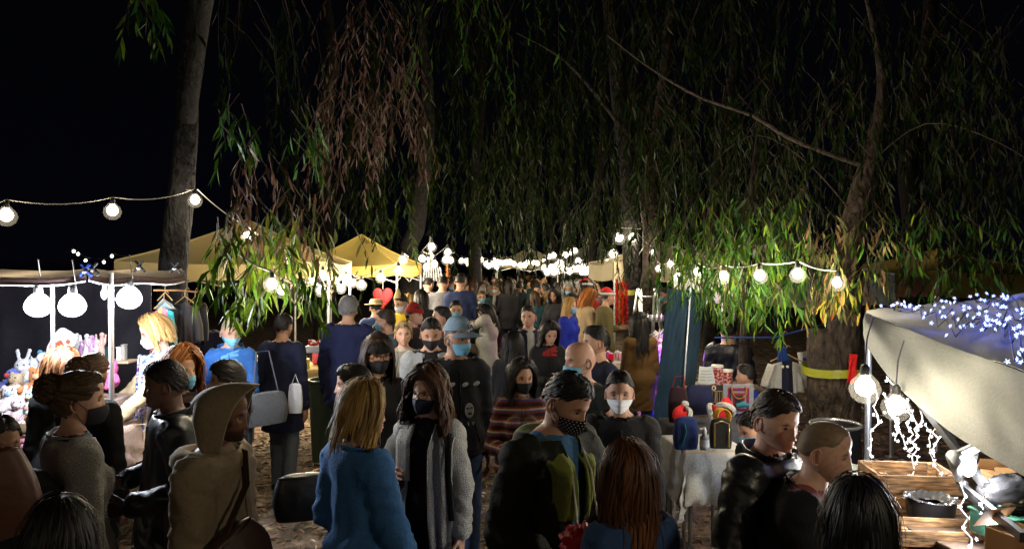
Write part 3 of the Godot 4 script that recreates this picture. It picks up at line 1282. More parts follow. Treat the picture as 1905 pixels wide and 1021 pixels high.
func finish_people() -> void:
	var task := WorkerThreadPool.add_group_task(shape_body, jobs.size(), -1, true)
	WorkerThreadPool.wait_for_group_task_completion(task)
	for w in jobs:
		var mesh := ArrayMesh.new()
		for k in w.sets.size():
			w.sets[k].into(mesh, w.mats[k])
		w.node.mesh = mesh
		if w.has("jm"):
			w.jnode.mesh = w.jm.into(ArrayMesh.new(), w.jacket.mat)
		if w.has("trim"):
			for t in w.trims: part(t[0], t[1], w.jacket.mat, w.trim)
	jobs.clear()

# ------------------------------------------------------------------ trees
func bark_mat(key: String, r: float, g: float, b: float) -> StandardMaterial3D:
	var m := mat("bark_" + key, lin(r, g, b), 0.9)
	if not m.normal_enabled:
		m.uv1_triplanar = true
		m.uv1_scale = Vector3(2.6, 0.7, 2.6)
		m.normal_enabled = true
		m.normal_texture = noise_tex("bark_n", 0.03, 5, true, 14.0)
		m.normal_scale = 1.0
		m.albedo_texture = noise_tex("bark_a", 0.03, 5, false, 1.0, FastNoiseLite.TYPE_SIMPLEX_SMOOTH, 256, ramp2(0.25, 1.0))
	return m

func trunk(mb: Mb, path: Array, rad: Array, sd: int, rough := 0.12) -> void:
	var cv := Curve3D.new()
	for i in path.size():
		var t: Vector3 = (path[mini(i + 1, path.size() - 1)] - path[maxi(i - 1, 0)]) / 6.0
		cv.add_point(path[i], -t, t)
	var total := cv.get_baked_length()
	var m := int(clampf(total / 0.14, 4, 46))
	var n := 22
	var first := mb.v.size()
	fold_noise.seed = sd
	fold_noise.frequency = 1.0
	fold_noise.fractal_octaves = 3
	var u := Vector3.RIGHT
	for i in m + 1:
		var f := float(i) / m
		var p := cv.sample_baked(f * total)
		var d := (cv.sample_baked(minf(f * total + 0.05, total)) - cv.sample_baked(maxf(f * total - 0.05, 0.0))).normalized()
		u = (u - d * u.dot(d)).normalized()
		var w := d.cross(u)
		var k := f * (rad.size() - 1)
		var r := lerpf(rad[int(k)], rad[mini(int(k) + 1, rad.size() - 1)], k - int(k))
		for a in n + 1:
			var an := TAU * (a % n) / n
			var dir := u * cos(an) + w * sin(an)
			var e := 1.0 - absf(fold_noise.get_noise_3d(cos(an) * 3.2, f * total * 0.9, sin(an) * 3.2)) * 2.0
			var lump := fold_noise.get_noise_3d(cos(an) * 0.9 + 5.0, f * total * 1.3, sin(an) * 0.9)
			mb.add(p + dir * r * (1.0 + rough * e + 0.14 * lump), Vector2(float(a) / n, f * total))
	for i in m:
		for a in n:
			var q := first + i * (n + 1) + a
			mb.quad(q, q + 1, q + n + 2, q + n + 1)

func leaf(mb: Mb, p: Vector3, d: Vector3, len: float, w: float, c: Color) -> void:
	var s := d.cross(Vector3(rng.randf() - 0.5, 0.15, rng.randf() - 0.5)).normalized()
	var bend := s * len * rng.randf_range(-0.16, 0.16)
	var nrm := d.cross(s) * w * 0.3
	var a := p + d * len * 0.33 + bend * 0.6
	var b := p + d * len * 0.68 + bend * 0.8
	mb.col = c
	var i := mb.add(p)
	mb.add(a + s * w + nrm); mb.add(a - s * w + nrm); mb.add(b + s * w * 0.75 + nrm); mb.add(b - s * w * 0.75 + nrm)
	mb.add(p + d * len + bend * 0.2)
	mb.tri(i, i + 2, i + 1)
	mb.quad(i + 1, i + 2, i + 4, i + 3)
	mb.tri(i + 3, i + 4, i + 5)

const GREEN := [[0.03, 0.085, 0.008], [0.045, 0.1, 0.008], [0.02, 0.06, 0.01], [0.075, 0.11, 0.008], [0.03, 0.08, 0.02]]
const DARK := [[0.008, 0.018, 0.003], [0.011, 0.022, 0.004], [0.006, 0.014, 0.004], [0.016, 0.021, 0.004]]  # leaf green with the shade of upper and far foliage put into it
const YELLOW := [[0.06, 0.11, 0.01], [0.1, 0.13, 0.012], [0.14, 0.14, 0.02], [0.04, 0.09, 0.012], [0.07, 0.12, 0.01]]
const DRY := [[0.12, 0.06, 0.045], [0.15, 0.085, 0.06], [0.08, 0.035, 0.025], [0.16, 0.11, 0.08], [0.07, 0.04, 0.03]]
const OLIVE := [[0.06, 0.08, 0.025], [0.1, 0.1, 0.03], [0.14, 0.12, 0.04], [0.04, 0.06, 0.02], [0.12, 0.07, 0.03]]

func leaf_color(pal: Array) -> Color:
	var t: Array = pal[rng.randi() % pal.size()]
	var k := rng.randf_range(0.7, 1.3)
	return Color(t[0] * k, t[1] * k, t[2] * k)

# a hanging twig with its leaves; leaves go to fol, or to a list for leaves that become nodes of their own
func hang(fol: Mb, twigs: Mb, p: Vector3, len: float, out: Vector3, size: float, pal: Array, dense := 1.0, own = null) -> void:
	var d := (out * 0.8 + Vector3.DOWN * 0.5).normalized()
	var pts := [p]
	var n := int(len / 0.055)
	for i in n:
		d = (d + Vector3.DOWN * 0.16 + Vector3(rng.randfn(), rng.randfn() * 0.4, rng.randfn()) * 0.07).normalized()
		p += d * 0.055
		if i % 4 == 3: pts.append(p)
		var k := dense * (0.5 + float(i) / n) * 1.25
		while k > 0.0:
			if rng.randf() < k:
				var ld := (d * 0.35 + Vector3(rng.randfn() * 0.38, -0.85, rng.randfn() * 0.38)).normalized()
				var ll := size * rng.randf_range(0.7, 1.25)
				if own == null:
					leaf(fol, p, ld, ll, ll * rng.randf_range(0.06, 0.095), leaf_color(pal))
				else:
					own.append([p, ld, ll])
			k -= 1.0
	if pts.size() > 1:
		twigs.tube(pts, [0.0028, 0.0012], 4, false)

func leaf_mat() -> StandardMaterial3D:
	var m := mat("gum_leaf", Color.WHITE, 0.5, "v")
	m.backlight_enabled = true
	m.backlight = Color(0.12, 0.25, 0.05)
	m.metallic_specular = 0.22
	return m

func cluster(fol: Mb, twigs: Mb, n: int, x0: float, x1: float, y0: float, y1: float, d0: float, d1: float, l0: float, l1: float, pal: Array, size := 0.13, dense := 1.0) -> void:
	for i in n:
		var p := at(rng.randf_range(x0, x1), rng.randf_range(y0, y1), rng.randf_range(d0, d1))
		var a := rng.randf() * TAU
		hang(fol, twigs, p, rng.randf_range(l0, l1), Vector3(cos(a), 0, sin(a)), size, pal, dense)

func gum_tree(label: String, group: String, base: Vector3, trunk_paths: Array, limbs: Array, clusters: Array, bark: StandardMaterial3D, sd: int, own_leaves := []) -> Node3D:
	rng.seed = sd
	var o := thing("gum_tree", label, "tree", base, 0.0, group)
	var inv := Transform3D(Basis.IDENTITY, -base)
	for tp in trunk_paths:
		var mb := Mb.new()
		trunk(mb, tp[0], tp[1], sd)
		var moved := Mb.new()
		moved.mix(mb, inv)
		part("trunk", moved, bark, o)
	for l in limbs:
		var mb := Mb.new()
		trunk(mb, l[0], l[1], sd + 3, 0.06)
		var moved := Mb.new()
		moved.mix(mb, inv)
		part("limb", moved, bark, o)
	var fol := Mb.new()
	var tw := Mb.new()
	for c in clusters:
		cluster(fol, tw, c[0], c[1], c[2], c[3], c[4], c[5], c[6], c[7], c[8], c[9], c[10], c[11])
	for q in own_leaves:   # sprays that hang nearest: each leaf a part of its own
		var list := []
		for i in q[0]:
			var a := rng.randf() * TAU
			hang(fol, tw, at(rng.randf_range(q[1], q[2]), rng.randf_range(q[3], q[4]), rng.randf_range(q[5], q[6])), rng.randf_range(q[7], q[8]), Vector3(cos(a), 0, sin(a)), q[10], q[9], q[11], list)
		var shapes := []
		for k in 8:
			var lm := Mb.new()
			leaf(lm, Vector3.ZERO, Vector3.DOWN, 1.0, 0.055 + 0.004 * k, leaf_color(q[9]))
			shapes.append(lm.into(ArrayMesh.new(), leaf_mat()))
		for k in list.size():
			var e: Array = list[k]
			if k < 270:
				var y: Vector3 = -e[1]
				var x := y.cross(Vector3(rng.randf() - 0.5, 0.1, rng.randf() - 0.5)).normalized()
				piece("leaf", shapes[k % 8], Transform3D(Basis(x, y, x.cross(y)) * Basis.from_scale(Vector3.ONE * e[2]), e[0] - base), o)
			else:
				leaf(fol, e[0], e[1], e[2], e[2] * 0.07, leaf_color(q[9]))
	if tw.ix.size():
		var m2 := Mb.new()
		m2.mix(tw, inv)
		part("twig", m2, mat("twig", lin(0.05, 0.027, 0.016), 0.8), o, "stuff")
	if fol.ix.size():
		var m3 := Mb.new()
		m3.mix(fol, inv)
		part("foliage", m3, leaf_mat(), o, "stuff")
	return o

# ------------------------------------------------------------------ light strings
func bulb(parent: Node3D, p: Vector3, r: float, e: float, col := Color(1.0, 0.93, 0.8), emit := 6.0) -> void:
	var b := Node3D.new()
	b.name = "bulb"
	parent.add_child(b, true)
	b.position = p
	if not texs.has("bulb_%.3f" % r):
		var g := Mb.new()
		g.lathe(Transform3D.IDENTITY, [Vector2(0.0, -1.0) * r, Vector2(0.42, -0.9) * r, Vector2(0.8, -0.58) * r, Vector2(1.0, 0.0) * r, Vector2(0.86, 0.5) * r, Vector2(0.55, 0.85) * r, Vector2(0.34, 1.12) * r], 14)
		var s := Mb.new()
		s.lathe(Transform3D.IDENTITY, [Vector2(0.36, 1.1) * r, Vector2(0.38, 1.75) * r, Vector2(0.2, 2.0) * r, Vector2(0.0, 2.02) * r], 10)
		texs["bulb_%.3f" % r] = [g.into(ArrayMesh.new(), null), s.into(ArrayMesh.new(), mat("socket", lin(0.015, 0.015, 0.016), 0.5))]
	var mesh: Array = texs["bulb_%.3f" % r]
	piece("lamp_core", mesh[0], Transform3D(Basis.from_scale(Vector3.ONE * 0.82), Vector3(0, 0.12 * r, 0)), b, glow("bulb_glow_%s" % col.to_html(), col, emit))
	var gid := "bulb_halo_%s" % col.to_html()  # faint see-through glow material for the added halo
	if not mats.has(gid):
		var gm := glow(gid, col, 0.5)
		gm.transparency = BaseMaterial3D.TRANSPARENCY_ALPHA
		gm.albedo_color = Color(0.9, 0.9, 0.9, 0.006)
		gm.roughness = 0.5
	piece("globe", mesh[0], Transform3D(Basis.from_scale(Vector3(1.3, 1.22, 1.3)), Vector3(0, -0.1 * r, 0)), b, mats[gid])  # shell added round the bulb to imitate a halo of glare
	piece("socket", mesh[1], Transform3D.IDENTITY, b)
	if e > 0.0:
		var l := OmniLight3D.new()
		l.name = "bulb_light"
		l.light_energy = e
		l.light_color = col
		l.light_size = r * 0.8
		l.omni_range = 40.0
		l.omni_attenuation = 2.0
		l.shadow_enabled = true
		b.add_child(l, true)

# pts: [px, py, distance] of each bulb; ends: extra wire ends before and after
func light_string(label: String, pts: Array, r: float, e, before = null, after = null, every := 1, col := Color(1.0, 0.93, 0.8)) -> Node3D:
	var w := []
	for q in pts:
		w.append(at(q[0], q[1], q[2]) if q is Array else q)
	var base: Vector3 = Vector3(w[0].x, 0, w[0].z)
	var o := thing("string_light", label, "string light", base, 0.0, "")
	var wire := Mb.new()
	var posts := []
	if before != null: posts.append(before)
	for p in w: posts.append(p + Vector3(0, r * 2.1, 0))
	if after != null: posts.append(after)
	var line := []
	for i in posts.size() - 1:
		for k in 6:
			var t := k / 6.0
			var p: Vector3 = posts[i].lerp(posts[i + 1], t)
			p.y -= posts[i].distance_to(posts[i + 1]) * 0.09 * 4.0 * t * (1.0 - t) * (0.5 if k > 0 else 0.0)
			line.append(p - base)
	line.append(posts[-1] - base)
	wire.tube(line, [0.006], 5)
	part("wire", wire, mat("wire", lin(0.25, 0.24, 0.22), 0.5), o)
	for i in w.size():
		bulb(o, w[i] - base, r, float(e[i]) if e is Array else e * every if i % every == 0 else 0.0, col)
	return o

# ------------------------------------------------------------------ pop-up tents
func tent(label: String, c: Vector3, turn: float, wx: float, wz: float, eave: float, peak: float, val: float, m: Material, group := "") -> Node3D:
	var o := thing("market_tent", label, "tent", c, turn, group)
	var hx := wx / 2
	var hz := wz / 2
	var corners := [Vector3(-hx, eave, hz), Vector3(hx, eave, hz), Vector3(hx, eave, -hz), Vector3(-hx, eave, -hz)]
	var roof := Mb.new()
	fold_noise.seed = int(c.x * 100) + 31
	fold_noise.frequency = 1.0
	for k in 4:
		var a: Vector3 = corners[k]
		var b: Vector3 = corners[(k + 1) % 4]
		var nrm := ((a + b) * 0.5).normalized()
		nrm.y = 0
		roof.slab(10, 10, 0.006, func(u: float, v: float):
			var e := a.lerp(b, u)
			var p := e.lerp(Vector3(0, peak, 0), v)
			p.y -= 0.14 * sin(v * PI) * (0.35 + 0.65 * sin(u * PI)) + 0.05 * sin(u * PI) * (1 - v)
			return p + Vector3(0, 0.016, 0) * fold_noise.get_noise_3d(p.x * 3.0, p.y * 9.0, p.z * 3.0))
	part("canopy", roof, m, o)
	for k in 4:
		var sm := Mb.new()
		var line := []
		for i in 11:
			var v := i / 10.0
			var p: Vector3 = corners[k].lerp(Vector3(0, peak, 0), v)
			p.y -= 0.14 * sin(v * PI) * 0.35 - 0.008
			line.append(p)
		sm.tube(line, [0.014], 6)
		part("seam", sm, m, o)
	for k in 4:
		var a: Vector3 = corners[k]
		var b: Vector3 = corners[(k + 1) % 4]
		var out := ((a + b) * 0.5)
		out.y = 0
		out = out.normalized()
		var vm := Mb.new()
		vm.slab(18, 3, 0.004, func(u: float, v: float):
			var p := a.lerp(b, u) + out * (0.012 + 0.012 * sin(u * 17.0 + k) * (1.0 - v))
			p.y += -val * (1.0 - v) - 0.05 * sin(u * PI)
			return p)
		part("valance", vm, m, o)
		var leg := Mb.new()
		var i: Vector3 = corners[k] * Vector3(0.985, 0, 0.985)
		leg.box(T(Vector3(i.x, (eave - 0.02) / 2, i.z)), Vector3(0.035, eave - 0.02, 0.035), 0.004)
		leg.box(T(Vector3(i.x, 0.01, i.z)), Vector3(0.1, 0.02, 0.1))
		part("leg", leg, metal("tent_leg", 0.6, 0.6, 0.58), o)
		var bar := Mb.new()
		var q0: Vector3 = corners[k] * Vector3(0.97, 1, 0.97) - Vector3(0, 0.06, 0)
		var q1: Vector3 = corners[(k + 1) % 4] * Vector3(0.97, 1, 0.97) - Vector3(0, 0.06, 0)
		var dn := Vector3(0, -0.3, 0)
		var mid := (q0 + q1) * 0.5
		bar.beam(q0, mid + dn, 0.012, 0.022); bar.beam(q0 + dn, mid, 0.012, 0.022)
		bar.beam(q1 + out * 0.014, mid + dn + out * 0.014, 0.012, 0.022); bar.beam(q1 + dn + out * 0.014, mid + out * 0.014, 0.012, 0.022)
		part("scissor_bar", bar, metal("tent_leg", 0.6, 0.6, 0.58), o)
	return o

func scatter(called: String, mesh: Mesh, m: Material, where: Array, colors: Array, parent: Node3D = self) -> MultiMeshInstance3D:
	var mm := MultiMesh.new()
	mm.transform_format = MultiMesh.TRANSFORM_3D
	mm.use_colors = true
	mm.mesh = mesh
	mm.instance_count = where.size()
	for i in where.size():
		mm.set_instance_transform(i, where[i])
		mm.set_instance_color(i, colors[i])
	var o := MultiMeshInstance3D.new()
	o.multimesh = mm
	o.material_override = m
	o.name = called
	parent.add_child(o, true)
	o.set_meta("kind", "stuff")
	return o

func build_ground() -> void:
	var mb := Mb.new()
	fold_noise.seed = 5
	fold_noise.frequency = 1.0
	fold_noise.fractal_octaves = 3
	var xs := [-220.0, -90.0, -40.0, -20.0]
	for i in 81: xs.append(-12.0 + 0.3 * i)
	xs.append_array([20.0, 40.0, 90.0, 220.0])
	var zs := [-240.0, -120.0, -70.0, -45.0]
	for i in 111: zs.append(-30.0 + 0.3 * i)
	zs.append_array([8.0, 20.0, 60.0])
	for z in zs:
		for x in xs:
			mb.add(Vector3(x, -0.012 + 0.02 * fold_noise.get_noise_2d(x * 0.9, z * 0.9) * clampf(3.0 - absf(x) / 8.0, 0, 1), z), Vector2(x, z))
	for j in zs.size() - 1:
		for i in xs.size() - 1:
			var a: int = j * xs.size() + i
			mb.quad(a, a + xs.size(), a + xs.size() + 1, a + 1)
	var m := mat("dirt", lin(0.27, 0.19, 0.125), 0.95)
	m.uv1_triplanar = true
	m.uv1_world_triplanar = true
	m.uv1_scale = Vector3.ONE * 0.55
	m.albedo_texture = noise_tex("dirt_a", 0.012, 6, false, 1.0, FastNoiseLite.TYPE_SIMPLEX_SMOOTH, 512, ramp2(0.3, 1.0))
	m.normal_enabled = true
	m.normal_texture = noise_tex("dirt_n", 0.03, 6, true, 10.0, FastNoiseLite.TYPE_SIMPLEX_SMOOTH, 512)
	struct("ground", mb, m)
	rng.seed = 77
	var lm := Mb.new()
	leaf(lm, Vector3(-0.5, 0, 0), Vector3.RIGHT, 1.0, 0.09, Color.WHITE)
	var w := []
	var cs := []
	for i in 16000:
		var z := -rng.randf_range(2.0, 15.0)
		var x := rng.randf_range(-4.5, 4.5) if rng.randf() < 0.75 else rng.randfn() * 4.0
		var b := Basis.from_euler(Vector3(rng.randf_range(-0.3, 0.3), rng.randf() * TAU, rng.randf_range(-0.25, 0.25)))
		w.append(Transform3D(b * Basis.from_scale(Vector3.ONE * rng.randf_range(0.05, 0.14)), Vector3(x, 0.006 + rng.randf() * 0.012, z)))
		var k := rng.randf_range(0.5, 1.6)
		var t: Array = [[0.2, 0.13, 0.07], [0.28, 0.2, 0.12], [0.12, 0.06, 0.03], [0.35, 0.3, 0.22], [0.1, 0.09, 0.04]][rng.randi() % 5]
		cs.append(Color(t[0] * k, t[1] * k, t[2] * k))
	scatter("leaf_litter", lm.into(ArrayMesh.new(), null), mat("litter", Color.WHITE, 0.8, "v"), w, cs)

func build_trees() -> void:
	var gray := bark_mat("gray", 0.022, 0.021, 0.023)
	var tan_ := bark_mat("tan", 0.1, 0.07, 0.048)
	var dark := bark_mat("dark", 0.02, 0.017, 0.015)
	# the left tree, its limbs reaching over the way
	var b := on_ground(322, 8.2)
	gum_tree("old grey gum tree by the left canopy with a bulb against its trunk", "", b,
		[[[b + Vector3(0, -0.1, 0), at(320, 560, 8.2), at(331, 400, 8.2), at(345, 250, 8.3), at(352, 90, 8.4), at(380, -140, 8.3)], [0.22, 0.155, 0.14, 0.115, 0.09, 0.08]]],
		[[[at(347, 230, 8.3), at(380, 10, 7.4), at(430, -160, 6.2), at(480, -160, 4.8), at(500, -40, 4.1)], [0.09, 0.07, 0.05, 0.035, 0.015]],
		[[at(380, -140, 8.3), at(560, -220, 7.4), at(760, -160, 6.4), at(900, -130, 6.0)], [0.09, 0.07, 0.05, 0.02]],
		[[at(380, -140, 8.3), at(330, -200, 6.8), at(240, -120, 5.4)], [0.07, 0.05, 0.02]]],
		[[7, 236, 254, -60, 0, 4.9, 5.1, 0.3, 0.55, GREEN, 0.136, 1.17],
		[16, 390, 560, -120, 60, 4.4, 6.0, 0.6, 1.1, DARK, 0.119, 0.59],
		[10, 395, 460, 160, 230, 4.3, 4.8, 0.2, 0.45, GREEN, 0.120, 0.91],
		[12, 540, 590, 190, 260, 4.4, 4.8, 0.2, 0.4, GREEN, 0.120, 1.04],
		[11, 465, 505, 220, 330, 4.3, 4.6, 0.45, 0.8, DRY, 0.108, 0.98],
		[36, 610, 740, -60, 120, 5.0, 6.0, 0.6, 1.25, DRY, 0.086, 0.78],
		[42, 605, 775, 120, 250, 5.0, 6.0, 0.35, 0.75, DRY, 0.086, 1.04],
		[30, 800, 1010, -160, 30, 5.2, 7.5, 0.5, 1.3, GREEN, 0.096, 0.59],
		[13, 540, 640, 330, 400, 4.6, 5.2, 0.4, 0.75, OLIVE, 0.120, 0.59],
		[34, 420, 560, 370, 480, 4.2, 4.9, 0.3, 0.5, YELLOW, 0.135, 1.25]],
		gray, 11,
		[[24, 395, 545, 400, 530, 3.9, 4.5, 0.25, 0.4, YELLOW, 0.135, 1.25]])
	# the right tree: a thick old bole and a younger stem out of it
	b = on_ground(1552, 6.4)
	gum_tree("thick gum tree wrapped in yellow tape beside the right canopy", "", b,
		[[[b + Vector3(0, -0.1, 0), at(1553, 780, 6.4), at(1550, 690, 6.4), at(1545, 640, 6.4), at(1543, 608, 6.4)], [0.3, 0.2, 0.19, 0.2, 0.16]],
		[[at(1566, 700, 6.36), at(1572, 600, 6.3), at(1578, 520, 6.3), at(1588, 420, 6.2), at(1612, 310, 6.2), at(1640, 150, 6.3), at(1600, -60, 6.4)], [0.12, 0.115, 0.105, 0.06, 0.035, 0.02, 0.012]]],
		[[[at(1612, 310, 6.2), at(1480, 262, 5.7), at(1400, 215, 5.4), at(1300, 180, 5.2), at(1200, 120, 5.0), at(1130, 65, 4.9)], [0.022, 0.017, 0.014, 0.011, 0.008, 0.004]],
		[[at(1590, 400, 6.2), at(1500, 300, 6.0), at(1400, 250, 5.9), at(1300, 330, 5.8)], [0.006, 0.005, 0.004, 0.003]],
		[[at(1612, 310, 6.2), at(1720, 230, 5.8), at(1850, 260, 5.4), at(1960, 330, 5.2)], [0.006, 0.005, 0.004, 0.003]],
		[[at(1600, -60, 6.4), at(1400, -160, 6.2), at(1200, -180, 6.2)], [0.012, 0.012, 0.008]]],
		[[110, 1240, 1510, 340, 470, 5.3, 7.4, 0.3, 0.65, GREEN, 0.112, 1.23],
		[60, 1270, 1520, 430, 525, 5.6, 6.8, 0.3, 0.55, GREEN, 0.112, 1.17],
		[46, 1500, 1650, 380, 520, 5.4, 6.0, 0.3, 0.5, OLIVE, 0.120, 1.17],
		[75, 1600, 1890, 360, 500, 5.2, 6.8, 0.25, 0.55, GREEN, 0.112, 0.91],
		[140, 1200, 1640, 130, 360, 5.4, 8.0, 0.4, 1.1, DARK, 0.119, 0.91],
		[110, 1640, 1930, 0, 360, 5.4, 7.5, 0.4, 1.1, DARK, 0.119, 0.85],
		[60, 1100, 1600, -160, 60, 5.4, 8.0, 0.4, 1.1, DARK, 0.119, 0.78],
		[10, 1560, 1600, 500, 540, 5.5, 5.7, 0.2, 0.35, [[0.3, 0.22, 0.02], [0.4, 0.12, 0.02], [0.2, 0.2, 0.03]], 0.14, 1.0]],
		tan_, 12,
		[[26, 1300, 1470, 480, 545, 5.2, 5.8, 0.25, 0.4, GREEN, 0.112, 1.30]])
	# a thin sapling at the back of the bag stall
	b = on_ground(1386, 6.9)
	gum_tree("slim young gum tree with one thin straight stem behind the bags", "", b,
		[[[b, at(1384, 690, 6.9), at(1388, 600, 6.9), at(1392, 480, 6.9), at(1400, 350, 6.9), at(1412, 240, 6.9)], [0.06, 0.05, 0.045, 0.04, 0.03, 0.015]]], [],
		[[26, 1250, 1480, 380, 500, 6.6, 7.6, 0.3, 0.6, GREEN, 0.104, 1.04]], bark_mat("red", 0.04, 0.023, 0.016), 13)
	# two trunks further down on the right of the way
	b = on_ground(1181, 13.2)
	gum_tree("gum tree with yellow tape round its trunk, two bulbs hung on it", "", b,
		[[[b, at(1186, 560, 13.2), at(1178, 480, 13.2), at(1174, 420, 13.2), at(1170, 330, 13.3), at(1150, 160, 13.3), at(1120, -120, 13.2)], [0.24, 0.19, 0.17, 0.15, 0.13, 0.11, 0.08]]],
		[[[at(1160, 240, 13.3), at(1060, 120, 12), at(960, 60, 11)], [0.04, 0.03, 0.01]]],
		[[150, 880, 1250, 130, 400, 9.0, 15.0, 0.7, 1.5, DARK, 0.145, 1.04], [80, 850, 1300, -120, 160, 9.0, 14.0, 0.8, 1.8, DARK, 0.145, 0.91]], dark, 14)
	b = on_ground(1206, 12.4)
	gum_tree("leaning reddish gum trunk behind the silver step ladder", "", b,
		[[[b, at(1206, 560, 12.4), at(1213, 500, 12.4), at(1212, 430, 12.4), at(1205, 350, 12.4), at(1230, 200, 12.4), at(1260, -100, 12.0)], [0.2, 0.16, 0.145, 0.11, 0.1, 0.08, 0.06]]],
		[], [[90, 1200, 1500, 200, 440, 8.0, 12.0, 0.6, 1.2, DARK, 0.136, 1.17], [70, 1200, 1700, -100, 200, 8.0, 12.0, 0.6, 1.4, DARK, 0.136, 0.91]], bark_mat("red", 0.04, 0.023, 0.016), 15)
	# trees at the far end
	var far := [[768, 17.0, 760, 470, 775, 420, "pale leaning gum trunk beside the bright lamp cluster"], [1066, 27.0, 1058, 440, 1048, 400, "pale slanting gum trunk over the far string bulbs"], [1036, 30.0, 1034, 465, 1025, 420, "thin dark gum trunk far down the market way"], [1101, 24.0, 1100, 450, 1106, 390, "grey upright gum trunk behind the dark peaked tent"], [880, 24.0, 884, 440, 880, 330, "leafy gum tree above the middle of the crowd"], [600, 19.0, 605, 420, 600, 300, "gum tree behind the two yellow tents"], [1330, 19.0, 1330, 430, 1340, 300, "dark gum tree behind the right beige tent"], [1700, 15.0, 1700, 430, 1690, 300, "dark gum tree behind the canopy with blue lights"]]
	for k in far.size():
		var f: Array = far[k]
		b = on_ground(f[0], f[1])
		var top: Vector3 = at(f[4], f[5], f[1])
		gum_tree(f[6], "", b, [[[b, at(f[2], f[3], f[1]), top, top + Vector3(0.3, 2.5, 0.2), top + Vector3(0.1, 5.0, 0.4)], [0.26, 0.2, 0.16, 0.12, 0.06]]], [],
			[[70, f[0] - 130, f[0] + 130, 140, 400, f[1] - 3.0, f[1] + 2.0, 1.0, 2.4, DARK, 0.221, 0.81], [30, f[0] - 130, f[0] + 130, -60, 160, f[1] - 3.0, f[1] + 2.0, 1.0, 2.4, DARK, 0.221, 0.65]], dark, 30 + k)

func build_strings() -> void:
	var cool := Color(1.0, 0.97, 0.9)
	light_string("string of three big bulbs slung from the old left gum tree", [[10, 402, 5.6], [208, 393, 6.6], [362, 373, 7.85]], 0.06, 0.25, at(-160, 395, 4.6), at(345, 352, 7.95))
	light_string("bulb string running from the left gum trunk along the first yellow tent", [[459, 440, 8.6], [537, 485, 9.2], [600, 512, 9.8], [655, 526, 10.6]], 0.058, 0.8, at(366, 352, 7.95), at(700, 500, 12.0))
	light_string("short bulb string hung among the drooping leaves before the first yellow tent", [[505, 530, 4.15], [524, 541, 4.4], [597, 541, 5.3], [634, 537, 6.4]], 0.036, 0.3, at(440, 470, 4.3), at(665, 505, 7.6))
	light_string("bulb string under the second yellow tent", [[643, 523, 12.0], [672, 530, 12.6], [708, 517, 13.2], [741, 504, 13.0], [749, 484, 13.4]], 0.075, 1.3, at(620, 500, 11.8), at(760, 478, 13.6))
	light_string("tight cluster of bulbs hung on the pole by the pale trunk", [[803, 460, 14.6], [785, 482, 14.5], [796, 487, 14.8], [808, 492, 14.5], [800, 478, 14.9], [793, 498, 14.7], [833, 470, 15.5], [838, 485, 15.5], [829, 484, 15.7]], 0.08, 0.3, at(800, 440, 14.6), at(845, 470, 15.8), 2)
	light_string("bulb string looping from the taped gum trunk down the far right side", [[1177, 444, 12.9], [1152, 443, 12.8], [1141, 473, 14.0], [1131, 491, 15.0], [1112, 502, 16.0], [1096, 503, 17.0], [1086, 497, 18.5], [1076, 486, 20.0], [1070, 467, 22.0]], 0.09, 0.5, at(1195, 425, 12.6), at(1060, 455, 24.0))
	light_string("bulb string from the two right trunks across to the tan gum tree", [[1215, 470, 11.9], [1226, 500, 10.6], [1249, 492, 9.2], [1262, 516, 8.0], [1299, 507, 6.6], [1347, 515, 5.7], [1414, 514, 5.2], [1485, 511, 5.05], [1559, 527, 5.3]], 0.044, [0.8, 0.8, 0.8, 0.7, 0.55, 0.42, 0.4, 0.4, 0.4], at(1180, 425, 12.6), at(1585, 548, 6.1))
	light_string("bulb string rising past the far peaked tents", [[1062, 470, 23.0], [1052, 476, 22.0], [1042, 490, 21.0], [1036, 495, 22.5], [1030, 476, 25.0], [1022, 478, 27.0], [1012, 487, 29.0], [998, 485, 30.0]], 0.11, 0.2, at(1070, 462, 24.0), at(985, 480, 31.0), 2)
	light_string("bulb string hung inside the first yellow tent", [[548, 530, 11.4], [578, 520, 11.2], [602, 513, 11.0], [628, 524, 11.2]], 0.06, 2.0, at(520, 505, 11.6), at(645, 505, 11.0))
	light_string("faint string of tiny far lights beyond the left awnings", [[136, 468, 40], [144, 473, 41], [158, 485, 42], [192, 488, 42], [207, 477, 40], [238, 484, 41]], 0.1, 0.0, at(120, 470, 40), at(262, 486, 42))
	rng.seed = 91
	var rows := [["far bulb string over the left half of the crowd", 858, 940, 484, 497, 26.0], ["far bulb string over the middle of the crowd", 915, 1010, 486, 500, 24.0], ["far low bulb string above the heads by the peaked tent", 1010, 1090, 498, 508, 20.0], ["faint furthest bulb string at the end of the way", 870, 1000, 488, 494, 42.0]]
	for q in rows:
		var pts := []
		var n := 12
		for i in n:
			pts.append([lerpf(q[1], q[2], float(i) / (n - 1)) + rng.randf_range(-3, 3), rng.randf_range(q[3], q[4]), q[5] + rng.randf_range(-2.5, 2.5)])
		light_string(q[0], pts, 0.1 if q[5] < 40 else 0.14, 0.2, null, null, 3)
	# over and behind the one who takes the picture the strings go on
	light_string("bulb string slung over the near end of the way", [Vector3(-3.2, 2.7, 0.5), Vector3(-0.9, 2.6, 1.2), Vector3(2.5, 2.75, -0.4)], 0.055, [0.2, 0.3, 1.35], Vector3(-5.0, 3.6, -0.2), Vector3(4.2, 3.6, -1.2))

